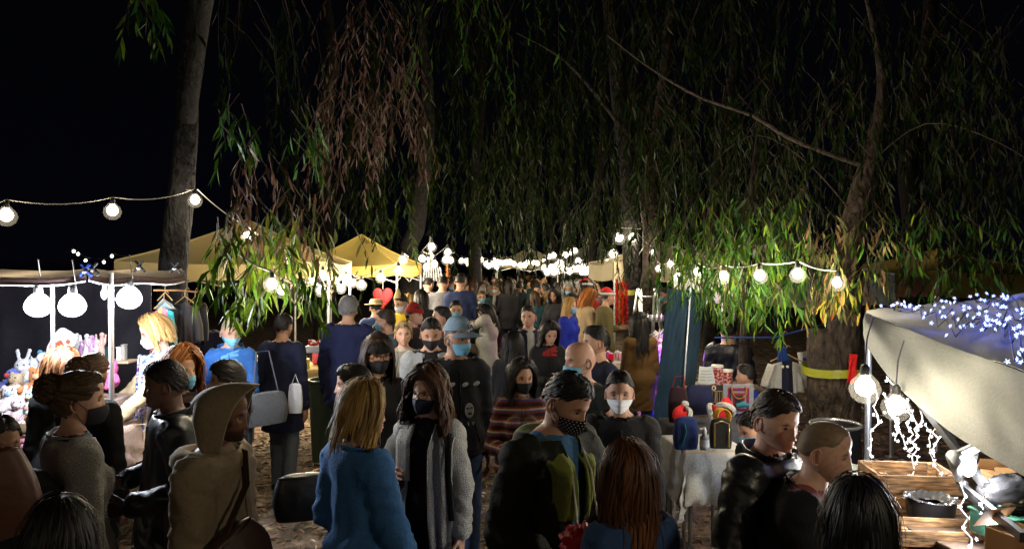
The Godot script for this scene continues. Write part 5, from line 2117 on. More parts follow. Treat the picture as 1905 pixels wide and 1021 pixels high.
# ------------------------------------------------------------------ tents and stalls along the way
func build_tents() -> void:
	var yel := cloth(0.66, 0.53, 0.24, "ct")
	var bei := cloth(0.62, 0.54, 0.36, "ct")
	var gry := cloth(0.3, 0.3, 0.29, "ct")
	tent("large beige yellow tent behind the old gum tree", on_ground(460, 11.6), 0.1, 2.9, 2.6, 2.27, 2.92, 0.22, yel)
	tent("yellow peaked tent behind the bulb string", on_ground(672, 15.6), -0.1, 2.1, 2.1, 2.24, 2.86, 0.22, cloth(0.66, 0.5, 0.13, "ct"))
	tent("small pale tent far down on the middle left", on_ground(985, 30.0), 0.0, 2.7, 2.7, 2.35, 2.95, 0.2, bei)
	tent("dark grey peaked tent far down on the right", on_ground(1098, 27.0), 0.1, 2.9, 2.9, 2.3, 3.0, 0.25, gry)
	tent("beige tent behind the two right gum trunks", on_ground(1225, 14.4), 0.12, 2.3, 2.0, 2.26, 2.68, 0.3, bei)
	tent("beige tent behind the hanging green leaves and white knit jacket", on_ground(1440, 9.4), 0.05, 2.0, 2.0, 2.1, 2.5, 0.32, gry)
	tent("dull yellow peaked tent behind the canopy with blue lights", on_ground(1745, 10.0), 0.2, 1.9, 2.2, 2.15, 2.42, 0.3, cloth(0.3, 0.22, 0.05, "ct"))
	tent("far beige tent at the end of the right row", on_ground(1025, 38.0), 0.2, 3.0, 3.0, 2.3, 3.0, 0.25, bei)
	# the white sign sheet by the taped trunk
	draped("white cloth sign hung below the far right tents", "cloth_sign", "sign", [at(1130, 518, 14.2), at(1160, 520, 13.8), at(1160, 500, 13.8), at(1131, 498, 14.2)], cloth(0.75, 0.75, 0.75), 0.004, 10, 6, 0.03)
	# goods table under the first tent
	var t1 := on_ground(575, 9.2)
	table("goods table under the first yellow tent", t1, 0.25, 1.5, 0.7, 0.95, cloth(0.4, 0.25, 0.12), 0.3, cloth(0.5, 0.35, 0.12))
	rng.seed = 401
	var kinds := ["round gold tin", "clear wrapped parcel", "small wicker basket", "coloured sweet jar"]
	for k in 34:
		var kind: int = rng.randi() % 4
		var p := t1 + Vector3(rng.randf_range(-0.66, 0.66), 0.962, rng.randf_range(-0.28, 0.28)).rotated(Vector3.UP, 0.25)
		var o := thing("stall_goods", "%s among the bright goods under the first yellow tent" % kinds[kind], "goods", p, rng.randf() * 6.0, "%ss on the first tent's table" % kinds[kind])
		var mb := Mb.new()
		var s := rng.randf_range(0.8, 1.4)
		var cc := Color.from_hsv([0.1, 0.03, 0.08, 0.95][kind] + rng.randf() * 0.08, 0.55, 0.8)
		if kind == 0: mb.lathe(Transform3D.IDENTITY, [Vector2(0, 0), Vector2(0.05, 0), Vector2(0.05, 0.1), Vector2(0.046, 0.104), Vector2(0, 0.104)].map(func(q): return q * s), 14)
		elif kind == 1: mb.box(T(Vector3(0, 0.05 * s, 0)), Vector3(0.12, 0.1, 0.08) * s, 0.012)
		elif kind == 2: mb.lathe(Transform3D.IDENTITY, [Vector2(0, 0), Vector2(0.06, 0), Vector2(0.08, 0.08), Vector2(0.084, 0.085), Vector2(0.074, 0.08), Vector2(0, 0.06)].map(func(q): return q * s), 14)
		else: mb.lathe(Transform3D.IDENTITY, [Vector2(0, 0), Vector2(0.035, 0), Vector2(0.04, 0.02), Vector2(0.04, 0.1), Vector2(0.025, 0.12), Vector2(0.03, 0.125), Vector2(0.03, 0.15), Vector2(0, 0.15)].map(func(q): return q * s), 12)
		part("shell", mb, mat("goods_%d" % (k % 12), cc, 0.35), o)
		var kn := Mb.new()
		kn.ball(T(Vector3(0, 0.115 * s, 0)), Vector3.ONE * 0.014 * s, 8, 5)
		part("knob", kn, metal("gold_cap", 0.5, 0.35, 0.1, 0.3), o)
	# heaped sweets in a box and a green bin in front of it
	var sb := thing("sweets_box", "white box heaped with red and white sweets on the goods table", "box", at(594, 655, 8.6))
	var bx := Mb.new()
	bx.box(T(Vector3(0, 0.04, 0)), Vector3(0.28, 0.08, 0.2), 0.006)
	part("box_body", bx, mat("white_box", lin(0.7, 0.7, 0.7), 0.6), sb)
	for c in 2:
		var sw := Mb.new()
		for k in 60:
			sw.ball(T(Vector3(rng.randf_range(-0.12, 0.12), 0.08 + 0.05 * rng.randf(), rng.randf_range(-0.08, 0.08))), Vector3.ONE * 0.016, 6, 4)
		part("sweets", sw, mat("sweet_%d" % c, [lin(0.5, 0.03, 0.03), lin(0.7, 0.68, 0.66)][c], 0.3), sb, "stuff")
	var gb := thing("green_bin", "grey green bin standing below the sweets box", "bin", on_ground(603, 8.3))
	var gm := Mb.new()
	gm.lathe(Transform3D.IDENTITY, [Vector2(0, 0), Vector2(0.14, 0), Vector2(0.18, 0.9), Vector2(0.19, 0.9), Vector2(0.19, 0.93), Vector2(0.17, 0.93), Vector2(0.16, 0.6), Vector2(0, 0.6)], 20)
	part("bin_body", gm, mat("bin_green", lin(0.06, 0.09, 0.06), 0.5), gb)
	# red heart
	var ht := thing("tinsel_heart", "big red tinsel heart hung under the yellow peaked tent", "decoration", at(712, 553, 13.6))
	var hm := Mb.new()
	hm.grid(36, 8, func(u: float, v: float):
		var a := TAU * u
		var x := 16.0 * pow(sin(a), 3)
		var y := 13.0 * cos(a) - 5.0 * cos(2 * a) - 2.0 * cos(3 * a) - cos(4 * a)
		var r := sin(v * PI) * 0.0115
		return Vector3(x * r, y * r * 1.25, -0.05 * cos(v * PI)))
	part("heart", hm, cloth(0.5, 0.01, 0.015, "k", 0.3), ht)
	var hs := Mb.new()
	hs.tube([Vector3(0, 0.14, 0), Vector3(0, 0.5, 0)], [0.004], 5)
	part("cord", hs, mat("wire", lin(0.25, 0.24, 0.22), 0.5), ht)
	# pole with the bright cluster and white streamers
	pole("thin dark pole that carries the tight bulb cluster", on_ground(800, 14.7), at(800, 440, 14.7), 0.02, metal("dark_pole", 0.1, 0.1, 0.1))
	for k in 8:
		tinsel("white shiny streamer below the tight bulb cluster", at(790 + 4 * k, 497, 14.5), at(787 + 5 * k, 522, 14.5), 0.035, mat("silver_tinsel", lin(0.7, 0.72, 0.75), 0.2), 500 + k, "white streamers under the bulb cluster")
	tinsel("copper garland hanging under the small right lamp group", at(832, 495, 15.4), at(832, 522, 15.4), 0.07, mat("copper_tinsel", lin(0.5, 0.2, 0.06), 0.25), 520)
	# far right stalls
	for k in 4:
		tinsel(["red", "orange", "scarlet", "crimson"][k] + " tinsel garland hung before the taped gum trunk", at(1147 + 6 * k, 524, 12.0), at(1147 + 6 * k, 600, 11.8), 0.06, mat("tinsel_%d" % k, lin([0.6, 0.6, 0.65, 0.5][k], [0.03, 0.16, 0.05, 0.01][k], [0.02, 0.04, 0.02, 0.02][k]), 0.25), 530 + k)
	var t2 := on_ground(1135, 10.6)
	table("trestle table with wrapped gifts near the white plastic chair", t2, -0.2, 0.9, 0.6, 0.85, mat("pale_wood", lin(0.5, 0.34, 0.2), 0.7), 0.35, cloth(0.5, 0.48, 0.46))
	for k in 12:
		var o := thing("gift", "%s gift parcel on the trestle table by the chair" % ["red", "silver", "pink", "gold", "white", "plum", "ruby", "pearl", "rose", "amber", "ivory", "violet"][k], "gift", t2 + Vector3(-0.36 + 0.066 * k, 0.862, 0.16 * sin(k * 2.4)).rotated(Vector3.UP, -0.2), k * 0.7)
		var mb := Mb.new()
		mb.box(T(Vector3(0, 0.05, 0)), Vector3(0.075, 0.1, 0.075), 0.004)
		part("parcel", mb, mat("gift_%d" % k, Color.from_hsv([0.0, 0.6, 0.92, 0.12, 0.1, 0.85, 0.98, 0.55, 0.94, 0.09, 0.12, 0.78][k], [0.9, 0.08, 0.6, 0.7, 0.05, 0.6, 0.9, 0.05, 0.5, 0.8, 0.1, 0.6][k], 0.75), 0.3), o)
		var rb := Mb.new()
		rb.box(T(Vector3(0, 0.05, 0)), Vector3(0.012, 0.104, 0.079))
		rb.ball(T(Vector3(0, 0.105, 0)), Vector3(0.02, 0.012, 0.02), 8, 5)
		part("ribbon", rb, mat("ribbon", lin(0.7, 0.7, 0.7), 0.3), o)
	# white plastic chair
	var ch := thing("plastic_chair", "white plastic garden chair beside the gift table", "chair", on_ground(1128, 9.8), 2.4)
	var wp := mat("white_plastic", lin(0.72, 0.66, 0.58), 0.4)
	var seat := Mb.new()
	seat.box(T(Vector3(0, 0.44, 0)), Vector3(0.44, 0.025, 0.42), 0.01)
	part("seat", seat, wp, ch)
	var bk := Mb.new()
	var fr := []
	for i in 13:
		var a := PI * i / 12.0
		fr.append(Vector3(-0.21 * cos(a), 0.45 + 0.42 * pow(sin(a), 0.5), -0.2 - 0.1 * sin(a)))
	bk.tube(fr, [0.02], 8)
	part("back_frame", bk, wp, ch)
	for k in 6:
		var sl := Mb.new()
		sl.beam(Vector3(-0.13 + 0.052 * k, 0.45, -0.2), Vector3(-0.13 + 0.052 * k, 0.84, -0.295), 0.026, 0.008)
		part("slat", sl, wp, ch)
	for sx in [-1.0, 1.0]:
		for sz in [-1.0, 1.0]:
			var l := Mb.new()
			l.tube([Vector3(sx * 0.2, 0.44, sz * 0.19), Vector3(sx * 0.24, 0, sz * 0.23)], [0.022, 0.016], 8)
			part("leg", l, wp, ch)
		var ar := Mb.new()
		ar.tube([Vector3(sx * 0.21, 0.62, -0.22), Vector3(sx * 0.24, 0.65, 0.05), Vector3(sx * 0.22, 0.44, 0.18)], [0.018], 8)
		part("armrest", ar, wp, ch)
	# silver step ladder hung with goods
	var la := thing("step_ladder", "silver aluminium step ladder hung with goods by the reddish trunk", "ladder", on_ground(1205, 11.4), 0.35)
	var al := metal("aluminium", 0.7, 0.71, 0.73, 0.35)
	for s in [-1.0, 1.0]:
		var r1 := Mb.new()
		r1.beam(Vector3(s * 0.24, 0, 0.35), Vector3(s * 0.14, 1.85, 0), 0.06, 0.028)
		part("front_rail", r1, al, la)
		var r2 := Mb.new()
		r2.beam(Vector3(s * 0.26, 0, -0.4), Vector3(s * 0.15, 1.85, -0.02), 0.05, 0.025)
		part("rear_rail", r2, al, la)
	for k in 6:
		var st := Mb.new()
		var y := 0.28 + 0.29 * k
		st.box(T(Vector3(0, y, 0.35 - 0.35 * y / 1.85)), Vector3(0.46 - 0.2 * y / 1.85, 0.025, 0.09), 0.004)
		part("step", st, al, la)
	for k in 8:
		var o := thing("ladder_goods", "small silver trinket hung on the step ladder", "ornament", la.transform * Vector3(-0.12 + 0.08 * (k % 4), 1.1 + 0.36 * (k / 4) , 0.22), 0.0, "silver trinkets on the ladder")
		var mb := Mb.new()
		mb.ball(T(Vector3(0, -0.05, 0)), Vector3(0.045, 0.06, 0.02), 10, 7)
		mb.tube([Vector3(0, 0.01, 0), Vector3(0, 0.06, 0)], [0.003], 5)
		part("trinket", mb, metal("trinket", 0.6, 0.62, 0.65, 0.25), o)
	# little white christmas tree with coloured lights
	var xt := thing("white_christmas_tree", "white tinsel Christmas tree with coloured lights by the blue banner", "Christmas tree", on_ground(1228, 8.8))
	rng.seed = 611
	var xm := Mb.new()
	for k in 1500:
		var y := 0.25 + 1.15 * rng.randf()
		var rad := 0.34 * (1.45 - y) / 1.2 * rng.randf_range(0.4, 1.0)
		var a := rng.randf() * TAU
		var p := Vector3(cos(a) * rad, y, sin(a) * rad)
		var d := Vector3(cos(a) * 0.7 + rng.randfn() * 0.5, rng.randfn() * 0.5 - 0.1, sin(a) * 0.7 + rng.randfn() * 0.5).normalized() * 0.075
		var s := d.cross(Vector3(rng.randfn(), rng.randfn(), rng.randfn())).normalized() * 0.007
		var i := xm.add(p - s)
		xm.add(p + s); xm.add(p + d + s); xm.add(p + d - s)
		xm.quad(i, i + 1, i + 2, i + 3)
	part("branches", xm, mat("white_tinsel", lin(0.7, 0.68, 0.7), 0.35), xt)
	var xs := Mb.new()
	xs.tube([Vector3.ZERO, Vector3(0, 1.45, 0)], [0.02, 0.006], 8)
	part("stem", xs, wp, xt)
	var lc := [Color(0.15, 0.2, 1.0), Color(1.0, 0.1, 0.25), Color(0.6, 0.3, 1.0), Color(1.0, 0.7, 0.9), Color(1.0, 0.5, 0.1)]
	for k in 34:
		var y := 0.3 + 1.05 * rng.randf()
		var rad := 0.36 * (1.45 - y) / 1.2
		var a := rng.randf_range(-1.2, 2.0)
		var mb := Mb.new()
		mb.ball(T(Vector3(sin(a) * rad, y, cos(a) * rad)), Vector3.ONE * 0.016, 8, 6)
		part("light_bulb", mb, glow("fairy_%d" % (k % 5), lc[k % 5], 3.0), xt)
	for k in 3:
		var l := OmniLight3D.new()
		l.name = "tree_light"
		l.light_color = lc[k]
		l.light_energy = 0.25
		l.light_size = 0.05
		l.shadow_enabled = true
		xt.add_child(l, true)
		l.position = [Vector3(0.15, 0.6, 0.34), Vector3(-0.1, 0.8, 0.3), Vector3(0.1, 1.15, 0.2)][k]
	for k in 16:
		var p := on_ground(1196 + 5.0 * (k % 8), 9.4) + Vector3(0, 0.5 + 0.32 * (k / 8), 0.05 * sin(k))
		var o := thing("bauble", "shiny bauble on the low display by the ladder foot", "ornament", p, 0.0, "baubles by the ladder foot")
		var mb := Mb.new()
		mb.ball(T(Vector3.ZERO), Vector3.ONE * 0.035, 12, 8)
		part("ball", mb, mat("bauble_%d" % (k % 5), [lin(0.6, 0.6, 0.62), lin(0.5, 0.08, 0.05), lin(0.6, 0.35, 0.08), lin(0.3, 0.1, 0.35), lin(0.65, 0.62, 0.6)][k % 5], 0.15), o)
	var ds := Mb.new()
	ds.box(T(Vector3(0, 0.22, 0)), Vector3(0.36, 0.44, 0.24), 0.01)
	ds.box(T(Vector3(0, 0.62, -0.05)), Vector3(0.34, 0.36, 0.12), 0.01)
	var dso := solo("display_box", ds, cloth(0.4, 0.38, 0.36), "grey cloth display box that carries the baubles", "display stand")
	dso.position = on_ground(1214, 9.45)

# ------------------------------------------------------------------ the bag stall and the canopy on the right
func build_right_stall() -> void:
	# blue banner of two cloth panels
	var navy := cloth(0.011, 0.034, 0.058)
	draped("left panel of the tall slate blue cloth banner", "cloth_banner", "banner", [at(1213, 800, 6.3), at(1253, 800, 6.2), at(1283, 540, 6.2), at(1244, 536, 6.3)], navy, 0.012, 10, 18, 0.02)
	draped("right panel of the slate blue banner, behind the leaves", "cloth_banner", "banner", [at(1258, 775, 6.22), at(1290, 760, 6.4), at(1313, 548, 6.4), at(1287, 542, 6.22)], navy, 0.012, 10, 18, 0.02)
	pole("thin white pole between the two slate blue banner panels", on_ground(1255, 6.25), at(1286, 535, 6.18), 0.007, metal("white_pole", 0.75, 0.76, 0.78, 0.35))
	# front table
	var tc := on_ground(1308, 4.95)
	var h := at(1300, 838, 4.75).y
	table("bag stall table with a lace edged white cloth", tc, 0.12, 0.42, 0.5, h, mat("pale_wood", lin(0.5, 0.34, 0.2), 0.7), 0.34, cloth(0.52, 0.52, 0.5))
	handbag("navy handbag with a teal cord handle on the lace cloth", at(1276, 834, 4.78), 0.2, 0.15, 0.19, 0.07, cloth(0.01, 0.025, 0.11), [Vector3(-0.03, 0.17, 0.045), Vector3(-0.02, 0.12, 0.05), Vector3(-0.05, 0.03, 0.05)], cloth(0.03, 0.3, 0.3))
	var bt := thing("pump_bottle", "clear pump bottle with a pale label on the lace cloth", "bottle", at(1311, 836, 4.7))
	var bm := Mb.new()
	bm.lathe(Transform3D.IDENTITY, [Vector2(0, 0), Vector2(0.028, 0), Vector2(0.03, 0.006), Vector2(0.03, 0.075), Vector2(0.022, 0.088), Vector2(0.011, 0.092), Vector2(0.011, 0.1), Vector2(0, 0.1)], 16)
	part("bottle_body", bm, mat("clear_bottle", lin(0.25, 0.27, 0.3), 0.12), bt)
	var pm := Mb.new()
	pm.lathe(T(Vector3(0, 0.1, 0)), [Vector2(0.012, 0), Vector2(0.014, 0.02), Vector2(0.01, 0.03), Vector2(0.008, 0.04), Vector2(0, 0.042)], 12)
	pm.beam(Vector3(0, 0.135, 0), Vector3(-0.028, 0.13, 0.0), 0.008, 0.01)
	part("pump", pm, mat("white_plastic2", lin(0.75, 0.75, 0.75), 0.4), bt)
	var lb := Mb.new()
	lb.lathe(Transform3D.IDENTITY, [Vector2(0.0306, 0.02), Vector2(0.0306, 0.066)], 16)
	part("bottle_label", lb, mat("label_paper", lin(0.5, 0.52, 0.55), 0.6), bt)
	handbag("black tote with gold chain handles on the lace cloth", at(1341, 834, 4.8), -0.1, 0.13, 0.18, 0.06, cloth(0.012, 0.012, 0.013), [Vector3(-0.045, 0.02, 0.045), Vector3(-0.045, 0.17, 0.045), Vector3(0.0, 0.185, 0.04), Vector3(0.045, 0.17, 0.045), Vector3(0.045, 0.02, 0.045)], metal("gold", 0.6, 0.4, 0.1, 0.3))
	# raised back part of the stall
	var back := on_ground(1320, 5.5)
	var hb := at(1320, 790, 5.5).y
	table("raised back table of the bag stall", back, 0.1, 0.62, 0.5, hb, mat("pale_wood", lin(0.5, 0.34, 0.2), 0.7), 0.2, cloth(0.05, 0.05, 0.06))
	for k in 3:
		var o := thing("santa_hat", ["red Santa hat lying nearest the navy handbag", "red Santa hat with white band on the hat pile", "red and white Santa hat leaning on the woven picture"][k], "hat", at([1274, 1330, 1352][k], [778, 770, 760][k], 5.2), [0.3, -0.6, 0.9][k])
		o.rotation.z = [1.2, -1.15, -0.7][k]
		for hm in hat_mesh("santa", 0.0):
			var mv := Mb.new()
			mv.mix(hm[1], T(Vector3(0, -0.06, 0), Vector3.ZERO, Vector3(0.75, 1.0, 0.6)))
			part(hm[0], mv, hm[2], o)
	var coil := thing("cord_coil", "coil of orange yellow cord in front of the hat pile", "cord", at(1340, 784, 5.05))
	for k in 4:
		var mb := Mb.new()
		var ring := []
		for i in 19:
			var a := TAU * i / 18
			ring.append(Vector3(0.045 * sin(a) + 0.006 * k, 0.05 * cos(a) + 0.04, 0.012 * k))
		mb.tube(ring, [0.006], 6, false)
		part("loop", mb, cloth(0.5, 0.26, 0.03), coil)
	handbag("dark navy tote standing behind the red hat", at(1300, 770, 5.5), 0.1, 0.2, 0.2, 0.08, cloth(0.012, 0.015, 0.06), [], null)
	handbag("maroon edged dark shoulder bag beside the banner foot", at(1262, 785, 5.4), -0.3, 0.13, 0.24, 0.07, cloth(0.03, 0.01, 0.015), [Vector3(-0.05, 0.22, 0), Vector3(-0.02, 0.33, 0), Vector3(0.04, 0.34, 0), Vector3(0.05, 0.22, 0)], cloth(0.25, 0.02, 0.02))
	# crocheted pennant with letters
	var cp := thing("crochet_pennant", "tan crocheted pennant with letters along its top edge", "pennant", at(1306, 735, 5.75), 0.05)
	var tanm := cloth(0.3, 0.21, 0.1, "k")
	for k in 6:
		var x := -0.14 + 0.056 * k
		var mb := Mb.new()
		var sq := []
		for q in [Vector2(-0.024, 0.0), Vector2(0.024, 0.0), Vector2(0.022, -0.055 - 0.02 * absf(k - 2.5)), Vector2(-0.022, -0.055 - 0.02 * absf(k - 2.5)), Vector2(-0.024, 0.0)]:
			sq.append(Vector3(x + q.x, 0.03 + q.y, 0))
		mb.tube(sq, [0.008], 6)
		mb.tube([Vector3(x, 0.03, 0), Vector3(x, -0.03 - 0.02 * absf(k - 2.5), 0)], [0.005], 6)
		part("crochet_square", mb, tanm, cp)
	var band := Mb.new()
	band.box(T(Vector3(0, 0.055, 0)), Vector3(0.36, 0.045, 0.01), 0.003)
	part("band", band, cloth(0.02, 0.018, 0.018), cp)
	text_on(cp, "A B B Y C O", T(Vector3(0, 0.055, 0.007)), 0.052, mat("letter", lin(0.5, 0.42, 0.3), 0.8))
	# framed woven picture with orange handles
	var wv := thing("woven_panel", "grey panel with a pink bordered woven square and orange handles", "woven panel", at(1374, 742, 5.75), -0.05)
	var pn := Mb.new()
	pn.box(T(Vector3.ZERO), Vector3(0.235, 0.23, 0.012), 0.003)
	part("backing", pn, cloth(0.24, 0.25, 0.28), wv)
	var rings := [[0.165, 0.185, [0.45, 0.03, 0.15]], [0.14, 0.16, [0.1, 0.05, 0.12]], [0.115, 0.135, [0.5, 0.35, 0.3]], [0.09, 0.105, [0.4, 0.03, 0.1]], [0.06, 0.075, [0.05, 0.05, 0.06]]]
	for k in rings.size():
		var mb := Mb.new()
		mb.box(T(Vector3(0, -0.005, 0.007 + 0.003 * k)), Vector3(rings[k][0], rings[k][1], 0.006))
		part("woven_band", mb, cloth(rings[k][2][0], rings[k][2][1], rings[k][2][2], "k"), wv)
	for s in [-1.0, 1.0]:
		var mb := Mb.new()
		mb.tube([Vector3(s * 0.055, 0.1, 0.012), Vector3(s * 0.055, 0.05, 0.03), Vector3(s * 0.03, 0.015, 0.03), Vector3(0, 0.005, 0.03)], [0.007], 6)
		part("handle", mb, cloth(0.35, 0.14, 0.03), wv)
	var bl := Mb.new()
	bl.tube([Vector3(-0.02, -0.05, 0.03), Vector3(0.03, -0.035, 0.04), Vector3(0.07, -0.045, 0.03)], [0.02, 0.024, 0.016], 8)
	part("bow", bl, cloth(0.03, 0.16, 0.22), wv)
	# tins and cartons behind
	var b2 := on_ground(1335, 6.5)
	table("shelf table behind the crocheted pennant", b2, 0.0, 0.7, 0.4, at(1335, 716, 6.5).y, mat("dark_wood", lin(0.08, 0.05, 0.035), 0.7))
	for q in [[1335, 0.05, 0.17, "tall red and white patterned tin left of the shorter one"], [1353, 0.05, 0.13, "shorter red and white patterned tin beside the tall one"]]:
		var o := thing("patterned_tin", q[3], "tin", at(q[0], 716, 6.5), 0.2)
		var mb := Mb.new()
		mb.tube([Vector3.ZERO, Vector3(0, q[2], 0)], [q[1]], 18)
		var m := mat("red_pattern", lin(0.7, 0.62, 0.6), 0.5)
		var g := Gradient.new()
		g.set_color(0, Color(0.9, 0.86, 0.84)); g.set_color(1, Color(0.62, 0.06, 0.09))
		g.interpolation_mode = Gradient.GRADIENT_INTERPOLATE_CONSTANT
		g.set_offset(1, 0.42)
		m.albedo_color = Color(0.9, 0.85, 0.85)
		m.uv1_triplanar = true
		m.uv1_scale = Vector3.ONE * 6.0
		m.albedo_texture = noise_tex("tin_print", 0.05, 2, false, 1.0, FastNoiseLite.TYPE_SIMPLEX_SMOOTH, 128, g)
		part("tin_body", mb, m, o)
		var ld := Mb.new()
		ld.lathe(T(Vector3(0, q[2], 0)), [Vector2(q[1] + 0.002, -0.014), Vector2(q[1] + 0.002, 0.006), Vector2(0, 0.008)], 18)
		part("lid", ld, mat("tin_lid", lin(0.6, 0.58, 0.56), 0.4), o)
	for q in [[1306, -8, "white leaning card on the shelf table, left"], [1323, 10, "white leaning card on the shelf table, right"]]:
		var o := thing("price_card", q[2], "card", at(q[0], 714, 6.45))
		o.rotation.z = deg_to_rad(q[1])
		var mb := Mb.new()
		mb.box(T(Vector3(0, 0.075, 0), Vector3(-10, 0, 0)), Vector3(0.075, 0.15, 0.008))
		part("card", mb, mat("card", lin(0.5, 0.54, 0.58), 0.7), o)
		for k in 4:
			var ln := Mb.new()
			ln.box(T(Vector3(0, 0.035 + 0.026 * k, 0.014 - 0.0045 * k), Vector3(-10, 0, 0)), Vector3(0.05, 0.004, 0.002))
			part("printed_line", ln, mat("print", lin(0.15, 0.17, 0.2), 0.7), o)
	# knitwear on hangers
	hung_garment("hung_jacket", "white fleecy knitted jacket hung open over a dark top", at(1463, 662, 6.7), 0.0, 0.34, 0.33, [cloth(0.8, 0.79, 0.76, "k"), cloth(0.012, 0.014, 0.04), cloth(0.8, 0.79, 0.76, "k")], 0.2, 1.0)
	hung_garment("hung_scarf", "bright blue knitted scarf hung above the white jacket", at(1457, 636, 6.66), 0.0, 0.1, 0.17, [cloth(0.01, 0.06, 0.35, "k"), cloth(0.015, 0.08, 0.4, "k")], 0.0, 1.0)
	for k in 2:
		var o := thing("button", "white round button on the dark middle of the hung jacket", "button", at(1457 + 9 * k, 682, 6.6), 0.0, "two buttons of the hung jacket")
		var mb := Mb.new()
		mb.ball(T(Vector3.ZERO), Vector3(0.013, 0.013, 0.006), 10, 6)
		part("disc", mb, mat("white_plastic2", lin(0.75, 0.75, 0.75), 0.4), o)
	var ps := thing("paper_sheet", "white paper sheet with blue and red marks beside the taped trunk", "poster", at(1498, 688, 6.85), 0.1)
	ps.rotation.z = 0.1
	var pp := Mb.new()
	pp.slab(6, 10, 0.003, func(u: float, v: float): return Vector3((u - 0.5) * 0.1 * (0.75 + 0.4 * v), (v - 0.5) * 0.34, 0.012 * sin(u * 5.0)))
	part("sheet", pp, cloth(0.68, 0.67, 0.68), ps)
	for q in [[0.0, 0.1, [0.03, 0.03, 0.4]], [0.0, 0.0, [0.5, 0.05, 0.03]], [0.01, 0.06, [0.45, 0.3, 0.3]]]:
		var mb := Mb.new()
		mb.box(T(Vector3(q[0], q[1], 0.016)), Vector3(0.036, 0.03, 0.003), 0.001)
		part("mark", mb, mat("mark_%s" % q[2][0], lin(q[2][0], q[2][1], q[2][2]), 0.8), ps)
	var rk := Mb.new()
	rk.tube([at(1330, 628, 6.75) - at(1440, 628, 6.7), Vector3.ZERO, at(1545, 600, 6.6) - at(1440, 628, 6.7)], [0.009], 6)
	var ro := solo("clothes_rail", rk, cloth(0.01, 0.04, 0.2), "blue cord strung to the gum tree that carries the knitwear", "rail")
	ro.position = at(1440, 628, 6.7)
	# tape and red cloth on the tree, bin
	var b := at(1552, 690, 6.4)
	var tp := Mb.new()
	tp.grid(40, 3, func(u: float, v: float):
		var a := TAU * u
		return Vector3(0.262 * sin(a), (v - 0.5) * 0.07 + 0.018 * sin(a * 2 + 0.6) - 0.02 * sin(a), 0.262 * cos(a)) + Vector3(0.003 * sin(v * 9.0 + a * 7.0), 0, 0))
	var to := solo("barrier_tape", tp, mat("yellow_tape", lin(0.28, 0.28, 0.02), 0.35), "yellow plastic tape wound round the near gum tree", "tape")
	to.position = b
	var b3 := at(1182, 543, 13.2)
	var tp2 := Mb.new()
	tp2.grid(30, 2, func(u: float, v: float): return Vector3(0.215 * sin(TAU * u), (v - 0.5) * 0.09 + 0.01 * sin(TAU * u * 2.0), 0.215 * cos(TAU * u)))
	var to2 := solo("barrier_tape", tp2, mat("yellow_tape", lin(0.28, 0.28, 0.02), 0.35), "yellow tape round the far trunk by the red tinsel", "tape")
	to2.position = b3
	draped("bright red cloth tucked under the yellow tape", "red_cloth", "cloth", [at(1578, 712, 6.1), at(1593, 714, 6.1), at(1597, 660, 6.1), at(1582, 658, 6.1)], cloth(0.6, 0.01, 0.01), 0.01, 6, 10, 0.02)
	var bn := thing("waste_bin", "black waste bin with a shiny silver rim in front of the gum tree", "bin", on_ground(1557, 5.5))
	var by := at(1557, 790, 5.5).y
	var bb := Mb.new()
	bb.lathe(Transform3D.IDENTITY, [Vector2(0, 0.01), Vector2(0.15, 0.01), Vector2(0.175, by), Vector2(0.168, by), Vector2(0.15, by - 0.3), Vector2(0, by - 0.3)], 28)
	part("bin_body", bb, mat("bin_black", lin(0.012, 0.012, 0.013), 0.3), bn)
	var rm := Mb.new()
	var ring := []
	for i in 33: ring.append(Vector3(0.177 * sin(TAU * i / 32), by, 0.177 * cos(TAU * i / 32)))
	rm.tube(ring, [0.014], 8, false)
	part("rim", rm, metal("bin_rim", 0.6, 0.62, 0.65, 0.25), bn)
	var bc := thing("bucket", "pale grey bucket below the waste bin", "bucket", on_ground(1578, 4.75))
	var bk := Mb.new()
	bk.lathe(Transform3D.IDENTITY, [Vector2(0, 0.0), Vector2(0.1, 0.0), Vector2(0.125, 0.86), Vector2(0.13, 0.9), Vector2(0.118, 0.9), Vector2(0.1, 0.5), Vector2(0, 0.5)], 24)
	part("bucket_body", bk, mat("pale_grey", lin(0.4, 0.42, 0.36), 0.5), bc)
	var bh := Mb.new()
	bh.tube([Vector3(-0.128, 0.88, 0), Vector3(-0.1, 0.8, 0.1), Vector3(0, 0.76, 0.14), Vector3(0.1, 0.8, 0.1), Vector3(0.128, 0.88, 0)], [0.005], 6)
	part("handle", bh, metal("bin_rim", 0.6, 0.62, 0.65, 0.25), bc)

